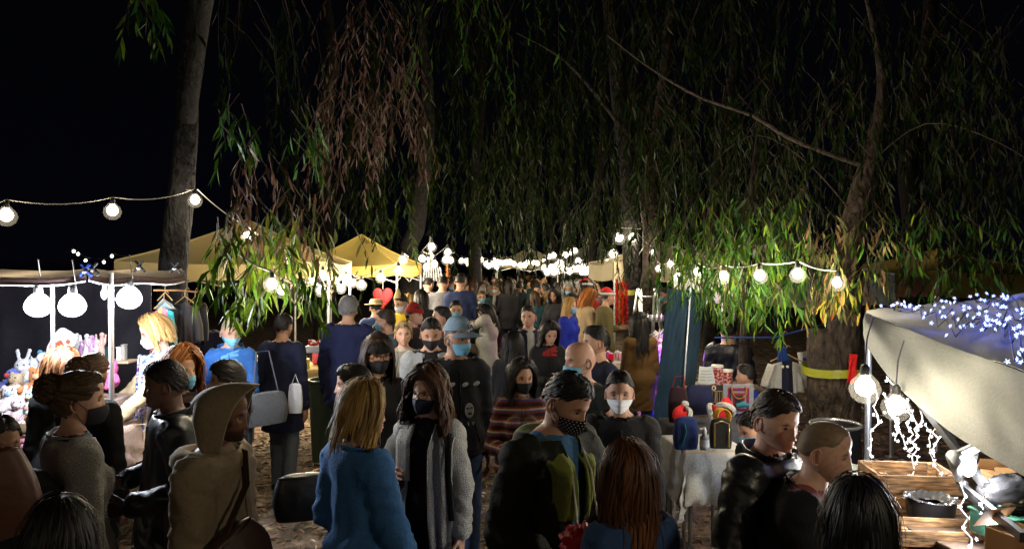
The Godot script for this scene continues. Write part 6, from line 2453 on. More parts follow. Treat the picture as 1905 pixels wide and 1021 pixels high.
func build_right_canopy() -> void:
	var can := cloth(0.3, 0.31, 0.29, "ct")
	var edge := [at(1612, 640, 4.6), at(1645, 690, 4.3), at(1695, 742, 3.9), at(1765, 800, 3.4), at(1835, 845, 3.0), at(1905, 885, 2.65), at(2000, 945, 2.25)]
	var fold := [at(1612, 582, 4.65), at(1660, 602, 4.5), at(1720, 625, 4.2), at(1790, 652, 3.8), at(1850, 672, 3.4), at(1910, 694, 3.05), at(2010, 730, 2.6)]
	var ridge := [at(1613, 578, 5.5), at(1680, 572, 5.5), at(1740, 567, 5.4), at(1800, 560, 5.2), at(1855, 554, 5.0), at(1910, 548, 4.8), at(2040, 532, 4.4)]
	var base: Vector3 = at(1760, 650, 3.8)
	var o := thing("canopy", "grey beige canopy with blue white star lights strung over its top", "canopy", base)
	var along := func(l: Array, u: float) -> Vector3:
		var k := u * (l.size() - 1)
		var i := mini(int(k), l.size() - 2)
		var a: Vector3 = l[maxi(i - 1, 0)]
		var b: Vector3 = l[i]
		var c: Vector3 = l[i + 1]
		var d: Vector3 = l[mini(i + 2, l.size() - 1)]
		return b.cubic_interpolate(c, a, d, k - i)
	fold_noise.seed = 61
	fold_noise.frequency = 1.0
	fold_noise.fractal_octaves = 3
	var vl := Mb.new()
	vl.slab(44, 12, 0.006, func(u: float, v: float):
		var p: Vector3 = along.call(edge, u).lerp(along.call(fold, u), v)
		return p - base + Vector3(-0.02, 0.012, 0.02) * (fold_noise.get_noise_2d(u * 3.0 + v * 1.2, v * 0.8) * 1.2 + 0.22 * sin(u * 30.0 + v * 2.5) * (1.0 - v)) + Vector3(-0.03, 0, 0.03) * sin(v * PI))
	part("valance", vl, can, o)
	var rf := Mb.new()
	rf.slab(44, 16, 0.006, func(u: float, v: float):
		var p: Vector3 = along.call(fold, u).lerp(along.call(ridge, u), v)
		return p - base + Vector3(0, 0.02, 0) * fold_noise.get_noise_2d(u * 3.0, v * 2.0 + 9.0) - Vector3(0, 0.03, 0) * sin(v * PI) + Vector3(0, 0.004, 0))
	part("roof", rf, can, o)
	# the far slope of the same roof
	var fs := Mb.new()
	fs.slab(20, 6, 0.006, func(u: float, v: float):
		var p: Vector3 = along.call(ridge, u)
		return p - base + Vector3(0.9, -0.35, -1.0) * v + Vector3(0, 0.003, 0))
	part("far_slope", fs, can, o)
	# star lights on top
	var blue := glow("star_blue", Color(0.55, 0.65, 1.0), 2.2)
	var dw := mat("dark_wire", lin(0.012, 0.014, 0.03), 0.5)
	rng.seed = 700
	var runs := [[0.1, 0.98, 0.9, 0.2, 30], [0.13, 0.95, 0.7, 0.02, 30], [0.38, 1.0, 0.95, 0.4, 24], [0.5, 1.0, 0.98, 0.65, 18], [0.55, 1.0, 0.6, 0.04, 24]]
	for k in runs.size():
		var q: Array = runs[k]
		var pts := []
		var lights := []
		for i in q[4]:
			var t := float(i) / float(q[4] - 1)
			var u := lerpf(q[0], q[1], t)
			var v := clampf(lerpf(q[2], q[3], t) + 0.1 * sin(t * 11.0 + k) + rng.randfn() * 0.1, 0.03, 1.0)
			var p: Vector3 = along.call(fold, u).lerp(along.call(ridge, u), v)
			pts.append(p + Vector3(0, 0.022, 0))
			if i % 6 == 3: lights.append(i)
		star_string(["lowest", "second", "third", "upper", "right hand"][k] + " strand of blue white star lights on the canopy top", pts, 0.0125, blue, dw, 0.034, 710 + k, lights, Color(0.3, 0.4, 1.0), 0.006)
	# posts, bars
	var dark := metal("dark_frame", 0.06, 0.06, 0.065, 0.4)
	pole("grey upright canopy post behind the waste bin", on_ground(1617, 4.75), at(1617, 585, 4.7), 0.02, metal("grey_post", 0.25, 0.26, 0.28, 0.45))
	for q in [[1622, 610, 4.6, 1720, 760, 3.95, "upper dark scissor bar under the canopy edge"], [1668, 690, 4.3, 1835, 905, 3.3, "long dark scissor bar running down to the work lamp"], [1690, 700, 4.35, 1770, 810, 3.7, "short dark bar beside the long scissor bar"], [1790, 905, 3.45, 1905, 1000, 2.9, "thin dark stay below the work lamp"]]:
		var a := at(q[0], q[1], q[2])
		var c := at(q[3], q[4], q[5])
		var mb := Mb.new()
		mb.beam(Vector3.ZERO, c - a, 0.025, 0.04)
		mb.tube([Vector3(0, 0.02, -0.02), Vector3(0, 0.02, 0.03)], [0.018], 8)
		var so := solo("scissor_bar", mb, dark, q[6], "frame bar")
		so.position = a
	# icicle light curtain
	var icew := glow("star_white", Color(0.9, 0.94, 1.0), 3.0)
	var ww := mat("white_wire", lin(0.7, 0.7, 0.7), 0.45)
	var drops := [[1630, 725, 1627, 850, 4.5, 9, "thin icicle light strand at the left of the curtain"], [1645, 735, 1695, 835, 4.4, 10, "icicle strand that swings out past the second bulb"], [1665, 770, 1668, 820, 4.35, 7, "short icicle strand under the second bulb"], [1690, 745, 1700, 860, 4.2, 12, "tangled icicle strand in the middle of the curtain"], [1712, 760, 1690, 900, 4.1, 12, "icicle strand hanging over the open crate"], [1722, 790, 1760, 935, 3.9, 12, "long icicle strand running down to the black tub"], [1745, 770, 1735, 850, 4.0, 8, "icicle strand beside the scissor bars"], [1790, 905, 1805, 1040, 3.3, 8, "icicle strand hanging before the front crate's end"], [1835, 920, 1842, 1050, 3.2, 8, "lowest icicle strand near the cardboard boxes"], [1700, 715, 1760, 760, 4.2, 9, "icicle strand along the canopy's lower edge"], [1650, 700, 1712, 795, 4.3, 11, "looping icicle strand between the two bare bulbs"]]
	for k in drops.size():
		var q: Array = drops[k]
		rng.seed = 800 + k
		var pts := []
		var n: int = q[5]
		for i in n:
			var t := float(i) / (n - 1)
			pts.append(at(lerpf(q[0], q[2], t) + rng.randf_range(-9, 9) * (1.0 if i > 0 else 0.0), lerpf(q[1], q[3], t), q[4] + rng.randf_range(-0.06, 0.06)))
		star_string(q[6], pts, 0.0095, icew, ww, 0.012, 820 + k, [n / 2] if k % 2 == 0 else [], Color(0.9, 0.94, 1.0), 0.12)
	# two bare bulbs and the work lamp
	for q in [[1610, 722, 3.7, "bare bulb glowing beside the yellow tape", 0.6], [1668, 757, 3.95, "bare bulb glowing among the icicle lights", 0.35]]:
		var bo := thing("hanging_bulb", q[3], "lamp", at(q[0], q[1], q[2]))
		bulb(bo, Vector3.ZERO, 0.06, q[4], Color(1.0, 0.94, 0.82), 7.0)
		var c := Mb.new()
		c.tube([Vector3(0, 0.12, 0), Vector3(0.01, 0.25, 0), Vector3(0.03, 0.36, 0.02)], [0.004], 5)
		part("cord", c, dw, bo)
	var wl := thing("work_lamp", "square work lamp shining down from the end of the scissor bar", "lamp", at(1790, 862, 3.35), 0.5)
	var hs := Mb.new()
	hs.tube([Vector3(0, 0.03, -0.06), Vector3(0.0, 0.0, 0.02)], [0.02, 0.085], 12)
	part("lamp_housing", hs, metal("lamp_housing", 0.5, 0.52, 0.55, 0.35), wl)
	var ls := Mb.new()
	ls.ball(T(Vector3(0, -0.006, 0.035), Vector3(0, 0, 0)), Vector3(0.055, 0.045, 0.012), 14, 8)
	part("lamp_lens", ls, glow("work_glow", Color(1, 0.98, 0.94), 6.0), wl)
	var sp := OmniLight3D.new()
	sp.name = "work_light"
	sp.light_energy = 0.8
	sp.light_size = 0.04
	sp.shadow_enabled = true
	sp.omni_range = 30
	wl.add_child(sp)
	sp.position = Vector3(0, -0.03, 0.07)
	var tube := thing("tube_lamp", "short white tube lamp under the canopy near the work lamp", "lamp", at(1815, 838, 3.2))
	var tb := Mb.new()
	tb.tube([at(1790, 852, 3.25) - at(1815, 838, 3.2), at(1842, 826, 3.1) - at(1815, 838, 3.2)], [0.009], 8)
	part("tube", tb, glow("tube_glow", Color(0.95, 0.97, 1.0), 2.5), tube)
	var bt := Mb.new()
	bt.tube([at(1788, 840, 3.3) - at(1815, 838, 3.2), at(1840, 816, 3.15) - at(1815, 838, 3.2)], [0.012], 8)
	part("batten", bt, metal("grey_post", 0.25, 0.26, 0.28, 0.45), tube)
	# crates, tub, boxes
	var c1 := at(1690, 990, 4.0)
	crate("rear wooden crate with knotty planks under the icicle lights", Vector3(c1.x, c1.y, c1.z), -0.12, Vector3(0.42, at(1690, 868, 4.0).y - c1.y, 0.3), 3)
	var c2 := at(1748, 1045, 3.45)
	crate("front wooden crate of wide planks at the lower right", c2, -0.1, Vector3(0.46, at(1748, 972, 3.45).y - c2.y, 0.2), 2)
	var st := at(1720, 1055, 3.7)
	table("low work table under the wooden crates", Vector3(st.x, 0, st.z - 0.1), -0.1, 0.95, 0.75, minf(c1.y, c2.y) - 0.004, mat("dark_wood", lin(0.08, 0.05, 0.035), 0.7))
	var tb2 := thing("black_tub", "round black tub lined with a rumpled bag between the crates", "tub", at(1732, 985, 3.7))
	var tm := Mb.new()
	var th: float = at(1732, 925, 3.7).y - at(1732, 985, 3.7).y
	tm.lathe(Transform3D.IDENTITY, [Vector2(0, 0), Vector2(0.1, 0), Vector2(0.115, th), Vector2(0.108, th), Vector2(0.1, th - 0.05), Vector2(0, th - 0.06)], 24)
	part("tub_body", tm, mat("bin_black", lin(0.012, 0.012, 0.013), 0.3), tb2)
	var lm := Mb.new()
	fold_noise.seed = 3
	lm.grid(40, 6, func(u: float, v: float):
		var a := TAU * u
		var r := lerpf(0.122, 0.07, v) + 0.012 * fold_noise.get_noise_2d(u * 30.0, v * 4.0)
		return Vector3(r * sin(a), th + 0.012 * sin(v * PI) + 0.014 * fold_noise.get_noise_2d(u * 26.0 + 5.0, v * 6.0) - 0.03 * v, r * cos(a)))
	part("liner", lm, mat("bag_film", lin(0.05, 0.05, 0.055), 0.15, "l"), tb2)
	carton("open brown cardboard box at the right edge of the picture", at(1905, 1062, 3.0), 0.3, Vector3(0.18, 0.16, 0.2), Color(0.3, 0.16, 0.06))
	carton("small brown cardboard box behind the black bag", at(1868, 925, 3.7), -0.2, Vector3(0.16, 0.12, 0.14), Color(0.33, 0.18, 0.07))
	var bg := thing("black_bag", "shiny black plastic bag heaped beside the cardboard boxes", "plastic bag", at(1890, 955, 3.3))
	var bgm := Mb.new()
	bgm.ball(T(Vector3(0, 0.07, 0)), Vector3(0.16, 0.1, 0.13), 28, 18)
	fold_noise.seed = 8
	fold_noise.frequency = 1.0
	for i in bgm.v.size():
		bgm.v[i] += bgm.v[i].normalized() * 0.022 * fold_noise.get_noise_3d(bgm.v[i].x * 22, bgm.v[i].y * 22, bgm.v[i].z * 22)
	part("bag_body", bgm, mat("black_film", lin(0.01, 0.01, 0.011), 0.18), bg)
	var gb := thing("green_box", "dark green plastic box under the black bag", "box", at(1880, 998, 3.25), 0.2)
	var gm := Mb.new()
	gm.box(T(Vector3(0, 0.05, 0)), Vector3(0.24, 0.1, 0.2), 0.008)
	part("box_body", gm, mat("green_plastic", lin(0.01, 0.05, 0.03), 0.4), gb)
	var gl := Mb.new()
	gl.box(T(Vector3(0, 0.105, 0)), Vector3(0.25, 0.014, 0.21), 0.004)
	part("lid", gl, mat("green_plastic", lin(0.01, 0.05, 0.03), 0.4), gb)
	var t2 := at(1885, 1045, 3.1)
	table("low bench that carries the cardboard boxes and the bag", Vector3(t2.x + 0.1, 0, t2.z - 0.15), 0.2, 0.5, 0.9, t2.y - 0.006, mat("dark_wood", lin(0.08, 0.05, 0.035), 0.7))

# ------------------------------------------------------------------ the crowd
func polka() -> StandardMaterial3D:
	if not mats.has("polka"):
		var im := Image.create(192, 128, false, Image.FORMAT_RGB8)
		im.fill(Color(0.03, 0.03, 0.06))
		for j in 9:
			for i in 14:
				var c := Vector2(i * 14 + (7 if j % 2 else 0) + 4, j * 14 + 6)
				for y in 5:
					for x in 5:
						if Vector2(x - 2, y - 2).length() < 2.3 and c.x + x < 192 and c.y + y < 128:
							im.set_pixel(int(c.x) + x, int(c.y) + y, Color(0.82, 0.82, 0.84))
		var m := mat("polka", Color.WHITE, 0.8)
		m.albedo_texture = ImageTexture.create_from_image(im)
	return mats["polka"]

func fair_isle() -> StandardMaterial3D:
	if not mats.has("fair_isle"):
		var im := Image.create(64, 128, false, Image.FORMAT_RGB8)
		var cols := [Color(0.12, 0.03, 0.03), Color(0.5, 0.2, 0.08), Color(0.75, 0.65, 0.5), Color(0.25, 0.3, 0.5), Color(0.45, 0.08, 0.06), Color(0.05, 0.03, 0.05)]
		for y in 128:
			for x in 64:
				var band := (y / 10) % 6
				var zig := absi((x % 8) - 4)
				im.set_pixel(x, y, cols[(band + (1 if (y % 10) > 2 + zig else 0)) % 6])
		var m := mat("fair_isle", Color.WHITE, 0.9)
		m.albedo_texture = ImageTexture.create_from_image(im)
		m.uv1_triplanar = true
		m.albedo_color = Color(0.85, 0.85, 0.85)
		m.uv1_scale = Vector3.ONE * 6.0
	return mats["fair_isle"]

func scarf_print() -> StandardMaterial3D:
	if not mats.has("scarf_print"):
		var g := Gradient.new()
		g.offsets = PackedFloat32Array([0.0, 0.3, 0.42, 0.55, 0.68, 0.8])
		g.colors = PackedColorArray([Color(0.1, 0.2, 0.6), Color(0.85, 0.85, 0.9), Color(0.3, 0.5, 0.8), Color(0.9, 0.88, 0.85), Color(0.7, 0.15, 0.2), Color(0.15, 0.3, 0.7)])
		g.interpolation_mode = Gradient.GRADIENT_INTERPOLATE_CONSTANT
		var m := mat("scarf_print", Color.WHITE, 0.85)
		m.albedo_texture = noise_tex("scarf_p", 0.02, 2, false, 1.0, FastNoiseLite.TYPE_SIMPLEX_SMOOTH, 128, g)
		m.uv1_triplanar = true
		m.uv1_scale = Vector3(4, 4, 4)
	return mats["scarf_print"]

func hold(o: Node3D, who: Node3D, p: Vector3, turn := 0.0) -> void:   # sets a thing at a place of that person's own axes
	o.transform = who.transform * Transform3D(Basis(Vector3.UP, turn), p)

func strap_on(bag: Node3D, who: Node3D, pts: Array, r: float, m: Material) -> void:   # a strap laid over that person's body
	var mb := Mb.new()
	var way := []
	for p in pts: way.append(bag.transform.affine_inverse() * (who.transform * p))
	mb.tube(way, [r], 8, true, 0.35)
	part("strap", mb, m, bag)

func build_crowd() -> void:
	var blk := cloth(0.008, 0.008, 0.01)
	var nav := cloth(0.008, 0.011, 0.035)
	var jean := cloth(0.05, 0.09, 0.2)
	var djean := cloth(0.015, 0.022, 0.05)
	var leather := cloth(0.009, 0.01, 0.012, "l", 0.4)
	var bluemask := mat("mask_blue", lin(0.16, 0.42, 0.62), 0.75)
	var whitemask := mat("mask_white", lin(0.68, 0.7, 0.74), 0.75)
	var blackmask := mat("mask_black", lin(0.012, 0.012, 0.016), 0.8)
	var brown := Color(0.05, 0.025, 0.012)
	var black := Color(0.01, 0.008, 0.008)
	var blond := Color(0.36, 0.22, 0.07)
	var o: Node3D
	var bag: Node3D
	# ---- left foreground
	o = person({"at": [152, 688, 3.3], "label": "woman in a pale grey knitted cardigan with curly brown hair pinned up", "sex": "f", "lod": 0, "yaw": 135, "skin": 1, "head": [-14, 4], "hair": "updo", "hair_color": Color(0.07, 0.04, 0.018), "top": cloth(0.02, 0.02, 0.025), "legs": djean, "girth": 1.08, "mask": blackmask, "mask_kind": "plain",
		"jacket": {"called": "cardigan", "mat": cloth(0.33, 0.32, 0.3, "k"), "open": 0.1, "hem": 0.62, "ext": 0.024, "collar": "shirt", "sleeve": 0.01}})
	o = person({"at": [110, 930, 2.1], "label": "person with smooth black hair seen from above at the lower left", "sex": "f", "lod": 0, "yaw": 190, "hair": "long", "hair_len": 0.3, "hair_color": black, "top": cloth(0.02, 0.012, 0.012), "jacket": {"mat": blk, "hem": 0.8}})
	o = person({"at": [-6, 770, 2.9], "label": "person in a black coat cut off by the left picture edge", "lod": 0, "yaw": 60, "hair": "short", "hair_color": black, "skin": 2, "top": blk, "jacket": {"mat": blk, "hem": 0.7}, "arms": [Vector3(0.2, 1.12, 0.4), 0], "hands": ["grip", "relaxed"]})
	bag = handbag("brown cloth sack hanging at the left edge", Vector3.ZERO, 0, 0.22, 0.3, 0.13, cloth(0.09, 0.032, 0.018, "l", 0.5), [Vector3(-0.07, 0.28, 0), Vector3(0.0, 0.4, 0), Vector3(0.07, 0.28, 0)], cloth(0.09, 0.032, 0.018, "l", 0.5))
	bag.position = at(22, 990, 2.75)
	bag.rotation = Vector3(0, 0.5, 0.25)
	o = person({"at": [115, 655, 4.9], "label": "brown haired visitor bent over the soft toys, behind the cardigan", "sex": "f", "lod": 1, "yaw": 195, "hair": "curly", "hair_len": 0.26, "hair_color": Color(0.12, 0.05, 0.02), "top": nav, "jacket": {"mat": blk, "hem": 0.8}})
	o = person({"at": [170, 655, 4.35], "label": "brown haired person facing the felt figures, head before the pole", "sex": "f", "lod": 1, "yaw": 170, "hair": "updo", "hair_color": Color(0.09, 0.045, 0.02), "top": blk, "jacket": {"mat": blk, "hem": 0.8}})
	o = person({"at": [300, 668, 3.75], "label": "tall dark man in a shiny black jacket turned to the stall", "lod": 0, "yaw": -60, "skin": 4, "head": [-15, 6], "hair": "short", "hair_color": black, "girth": 1.1, "top": blk, "jacket": {"mat": leather, "hem": 0.8, "collar": "up", "ext": 0.024, "fold": 0.012}, "arms": [Vector3(0.26, 1.1, 0.2), Vector3(-0.24, 1.1, 0.2)]})
	o = person({"at": [336, 652, 4.55], "label": "woman with ginger curls and a blue mask behind the tall dark man", "sex": "f", "lod": 1, "yaw": 65, "hair": "curly", "hair_len": 0.36, "hair_color": Color(0.28, 0.09, 0.015), "mask": bluemask, "top": blk, "jacket": {"mat": cloth(0.05, 0.02, 0.015), "hem": 0.8}})
	o = person({"at": [420, 668, 4.45], "label": "dark haired woman with a white mask behind the hooded man", "sex": "f", "lod": 1, "yaw": -75, "hair": "tied", "hair_color": black, "skin": 0, "mask": whitemask, "top": blk, "jacket": {"mat": blk, "hem": 0.7}})
	o = person({"at": [425, 716, 3.15], "label": "dark skinned man in a beige hoodie with its hood up", "lod": 0, "yaw": 84, "skin": 3, "beard": 0.8, "head": [8, 8], "brow": Color(0.1, 0.08, 0.08), "hair": "buzz", "hair_color": black, "hood": [0.045, cloth(0.29, 0.225, 0.14)], "girth": 1.06, "top": cloth(0.29, 0.225, 0.14), "legs": djean,
		"jacket": {"called": "hoodie", "mat": cloth(0.29, 0.225, 0.14), "hem": 0.78, "ext": 0.024, "fold": 0.014, "sleeve": 0.012, "collar": "hood"}})
	bag = handbag("dark brown sling bag worn across the beige hoodie", Vector3.ZERO, 0, 0.3, 0.2, 0.1, cloth(0.045, 0.02, 0.012, "l", 0.5), [], null)
	hold(bag, o, Vector3(-0.14, 0.98, 0.19), -0.5)
	bag.rotate_object_local(Vector3.FORWARD, -0.5)
	strap_on(bag, o, [Vector3(-0.24, 1.06, 0.12), Vector3(-0.2, 1.2, 0.15), Vector3(-0.08, 1.34, 0.17), Vector3(0.05, 1.44, 0.1), Vector3(0.09, 1.46, 0.0), Vector3(0.04, 1.38, -0.13), Vector3(-0.12, 1.2, -0.17), Vector3(-0.22, 1.05, -0.08)], 0.022, cloth(0.03, 0.013, 0.008, "l", 0.5))
	# ---- seller and people of the left stall
	o = person({"at": [275, 588, 5.9], "label": "blonde stall seller in a cream coat, white mask and patterned scarf", "sex": "f", "lod": 1, "yaw": -52, "head": [-12, 18], "skin": 0, "hair": "long", "hair_len": 0.24, "hair_color": Color(0.42, 0.25, 0.09), "mask": whitemask, "top": cloth(0.5, 0.4, 0.25), "scarf": scarf_print(), "jacket": {"called": "coat", "mat": cloth(0.55, 0.44, 0.27), "hem": 0.6, "open": 0.05}, "arms": [Vector3(0.16, 1.0, 0.36), Vector3(-0.16, 1.0, 0.36)]})
	var se := Mb.new()
	for s in [-1.0, 1.0]:
		se.slab(5, 12, 0.012, func(u: float, v: float): return Vector3(s * (0.02 + 0.15 * u), 1.44 - 0.6 * (1.0 - v) + 0.01 * sin(u * 9), 0.15 + 0.012 * sin(u * 14.0 + v * 3.0) - 0.25 * u * u + 0.02 * (1 - v)))
	part("scarf_end", se, scarf_print(), o)
	o = person({"at": [368, 560, 7.2], "label": "person in dark navy behind the hung children's clothes", "lod": 1, "yaw": 40, "hair": "short", "top": nav, "jacket": {"mat": nav, "hem": 0.8}, "arms": [Vector3(0.18, 1.2, 0.3), 0]})
	o = person({"at": [432, 590, 6.35], "label": "woman in a bright blue jacket and blue mask under the hanging leaves", "sex": "f", "lod": 1, "yaw": 15, "head": [20, 15], "hair": "short", "hair_color": Color(0.3, 0.24, 0.16), "mask": bluemask, "top": cloth(0.06, 0.2, 0.45), "legs": jean, "scarf": cloth(0.1, 0.3, 0.6), "jacket": {"mat": cloth(0.025, 0.11, 0.36), "hem": 0.8, "collar": "up", "ext": 0.022}, "arms": [Vector3(0.1, 1.02, 0.3), Vector3(-0.24, 1.0, 0.15)]})
	bag = handbag("grey and black patterned shoulder bag of the woman in blue", Vector3.ZERO, 0, 0.36, 0.26, 0.1, cloth(0.16, 0.17, 0.19, "k"), [Vector3(-0.12, 0.25, 0), Vector3(-0.06, 0.62, -0.06), Vector3(0.06, 0.62, -0.06), Vector3(0.12, 0.25, 0)], cloth(0.12, 0.13, 0.15, "k"))
	hold(bag, o, Vector3(0.3, 0.83, 0.12), 0.6)
	o = person({"at": [527, 582, 7.2], "label": "man in navy coat and pale jeans at the bright goods table", "lod": 1, "yaw": 165, "hair": "short", "top": nav, "legs": cloth(0.1, 0.12, 0.14), "jacket": {"mat": nav, "hem": 0.62, "ext": 0.024}, "shoes": blk, "girth": 1.08})
	bag = handbag("white plastic carrier bag hanging beside the navy coat", Vector3.ZERO, 0, 0.12, 0.26, 0.05, cloth(0.5, 0.5, 0.52, "l", 0.4), [Vector3(-0.04, 0.25, 0), Vector3(0, 0.36, 0), Vector3(0.04, 0.25, 0)], cloth(0.5, 0.5, 0.52, "l", 0.4))
	bag.position = at(549, 768, 6.9)
	# ---- centre left
	o = person({"at": [648, 549, 7.7], "label": "broad grey haired man in a navy jacket seen from behind", "lod": 0, "yaw": 178, "girth": 1.2, "hair": "wavy", "hair_color": Color(0.16, 0.16, 0.17), "skin": 1, "top": nav, "legs": jean, "jacket": {"mat": cloth(0.01, 0.014, 0.06), "hem": 0.72, "ext": 0.026, "fold": 0.012}})
	o = person({"at": [716, 573, 7.9], "label": "dark haired man with blue mask and teal sweater, seen from the side", "lod": 1, "yaw": -130, "head": [30, 0], "hair": "short", "hair_color": Color(0.03, 0.018, 0.012), "mask": bluemask, "skin": 1, "glasses": true, "top": cloth(0.06, 0.12, 0.16), "girth": 1.12, "jacket": {"called": "sweater", "mat": cloth(0.07, 0.13, 0.17), "hem": 0.8, "ext": 0.02}})
	o = person({"at": [655, 675, 4.2], "label": "dark haired woman in a black leather jacket looking left", "sex": "f", "lod": 0, "yaw": -55, "skin": 1, "head": [-25, 0], "hair": "tied", "hair_color": black, "top": blk, "legs": djean, "trousers": "tight", "jacket": {"mat": leather, "hem": 0.84, "ext": 0.02, "collar": "up", "fold": 0.012}, "arms": [0, Vector3(-0.3, 1.06, 0.06)]})
	bag = handbag("black leather handbag on the arm of the woman looking left", Vector3.ZERO, 0, 0.3, 0.22, 0.14, leather, [], null)
	bag.position = at(566, 962, 4.0)
	bag.rotation.y = 0.3
	strap_on(bag, o, [Vector3(-0.33, 0.86, 0.1), Vector3(-0.29, 1.1, 0.06), Vector3(-0.2, 1.36, 0.06), Vector3(-0.16, 1.45, -0.01), Vector3(-0.2, 1.36, -0.1), Vector3(-0.3, 1.1, -0.08), Vector3(-0.34, 0.86, -0.04)], 0.014, leather)
	o = person({"at": [703, 624, 4.85], "label": "woman in a black beanie with glasses and a black mask", "sex": "f", "lod": 1, "yaw": 25, "skin": 1, "hair": "long", "hair_len": 0.42, "hair_color": Color(0.03, 0.015, 0.01), "hat": "beanie_black", "glasses": true, "mask": blackmask, "mask_kind": "plain", "top": blk, "jacket": {"mat": blk, "hem": 0.7, "collar": "up"}})
	o = person({"at": [750, 596, 6.9], "label": "fair girl with tied blond hair in a cream top, looking at the viewer", "sex": "f", "lod": 0, "yaw": 8, "skin": 0, "head": [4, -2], "hair": "tied", "hair_color": Color(0.3, 0.2, 0.09), "brow": Color(0.4, 0.25, 0.15), "top": cloth(0.5, 0.47, 0.4), "jacket": {"called": "sweater", "mat": cloth(0.5, 0.47, 0.4, "k"), "hem": 0.85, "ext": 0.014}})
	o = person({"at": [802, 591, 5.95], "label": "young man with a black mask and a light grey hoodie", "lod": 0, "yaw": 8, "skin": 1, "head": [0, 14], "hair": "short", "hair_color": black, "mask": blackmask, "mask_kind": "plain", "top": blk, "jacket": {"mat": cloth(0.32, 0.33, 0.34), "hem": 0.8, "open": 0.07, "vneck": 0.3, "collar": "hood", "ext": 0.022}})
	o = person({"at": [853, 592, 5.2], "label": "man in a pale blue cap, blue mask and black printed sweatshirt", "lod": 0, "yaw": 20, "skin": 2, "head": [28, 4], "hair": "buzz", "hair_color": black, "hat": "cap", "mask": bluemask, "girth": 1.14, "top": blk, "legs": jean, "jacket": {"called": "sweatshirt", "mat": cloth(0.01, 0.011, 0.016), "hem": 0.86, "ext": 0.018}})
	var pr := Mb.new()
	pr.ball(T(Vector3(0.05, 1.16, 0.172), Vector3(-4, 10, 0)), Vector3(0.034, 0.05, 0.006), 14, 9)
	for k in 3:
		pr.ball(T(Vector3(-0.06 + 0.085 * k, 1.33, 0.158 - 0.02 * absf(k - 1.0)), Vector3(-12, 10, 20)), Vector3(0.026, 0.014, 0.005), 10, 6)
	part("shirt_print", pr, cloth(0.36, 0.37, 0.38), o)
	var pd := Mb.new()
	for q in [[0.036, 1.175, 0.011, 0.005], [0.064, 1.178, 0.011, 0.005], [0.052, 1.14, 0.016, 0.008]]:
		pd.ball(T(Vector3(q[0], q[1], 0.1775), Vector3(-4, 10, 0)), Vector3(q[2], q[3], 0.004), 10, 5)
	part("shirt_print_dark", pd, blk, o)
	text_on(o, "I T   L V", T(Vector3(0.04, 1.075, 0.19), Vector3(0, 8, 0)), 0.03, cloth(0.25, 0.26, 0.28))
	text_on(o, "LA", T((frames[o].head as Transform3D) * Vector3(0, 0.092, 0.112), Vector3(-20, 22, 0)), 0.04, cloth(0.02, 0.03, 0.06))
	# blonde woman in the blue blazer with a phone
	o = person({"at": [683, 711, 3.3], "label": "blonde woman in a blue blazer seen from behind, holding a phone", "sex": "f", "lod": 0, "yaw": 140, "skin": 0, "head": [-18, 6], "hair": "long", "hair_len": 0.31, "hair_color": blond, "top": cloth(0.02, 0.02, 0.03), "legs": djean, "girth": 0.9, "jacket": {"called": "blazer", "mat": cloth(0.05, 0.17, 0.42), "hem": 0.72, "open": 0.03, "spread": 2.0, "ext": 0.024, "collar": "shirt", "fold": 0.009, "sleeve": 0.01}, "arms": [Vector3(0.16, 0.98, 0.2), Vector3(-0.2, 0.88, 0.15)], "hands": ["relaxed", "grip"]})
	for k in 3:
		var bt := Mb.new()
		bt.ball(T(Vector3(0.07, 1.12 - 0.12 * k, 0.185)), Vector3(0.012, 0.012, 0.005), 10, 6)
		part("button", bt, mat("dark_button", lin(0.01, 0.01, 0.02), 0.3), o)
	var ph := thing("phone", "phone with a glowing blue screen in the blonde woman's hand", "phone")
	hold(ph, o, (frames[o].wrists[1][1] as Vector3) + Vector3(-0.03, -0.06, 0.07), 1.2)
	var pb := Mb.new()
	pb.box(T(Vector3.ZERO), Vector3(0.07, 0.14, 0.009), 0.003)
	part("phone_body", pb, mat("phone_black", lin(0.01, 0.01, 0.01), 0.2), ph)
	var psn := Mb.new()
	psn.box(T(Vector3(0, 0, 0.0058)), Vector3(0.062, 0.128, 0.002))
	part("phone_screen", psn, glow("screen_glow", Color(0.05, 0.2, 0.9), 0.9), ph)
	# curly woman with glasses and white cardigan
	o = person({"at": [795, 687, 3.95], "label": "curly haired woman with glasses, dark mask and a white cardigan", "sex": "f", "lod": 0, "yaw": -12, "skin": 0, "head": [-14, -2], "hair": "curly", "hair_len": 0.42, "hair_color": Color(0.07, 0.03, 0.014), "glasses": true, "mask": mat("mask_navy", lin(0.012, 0.02, 0.04), 0.7), "mask_kind": "plain", "top": blk, "legs": blk, "jacket": {"called": "cardigan", "mat": cloth(0.7, 0.71, 0.7, "k"), "open": 0.1, "hem": 0.8, "ext": 0.02, "sleeve": 0.008}, "girth": 0.92, "arms": [Vector3(0.21, 0.86, 0.06), Vector3(-0.16, 1.2, 0.24)], "hands": ["relaxed", "grip"]})
	var sc := Mb.new()
	sc.slab(6, 22, 0.012, func(u: float, v: float): return Vector3(0.06 + 0.11 * u, 1.46 - 0.86 * (1.0 - v), 0.15 + 0.016 * sin(u * 12.0 + v * 2.0) + 0.025 * sin(v * PI) - 0.05 * u - 0.11 * smoothstep(0.86, 1.0, v)))
	sc.slab(4, 10, 0.012, func(u: float, v: float): return Vector3(-0.15 + 0.09 * u, 1.46 - 0.3 * (1.0 - v), 0.13 + 0.012 * sin(u * 12.0) + 0.03 * u - 0.1 * smoothstep(0.7, 1.0, v)))
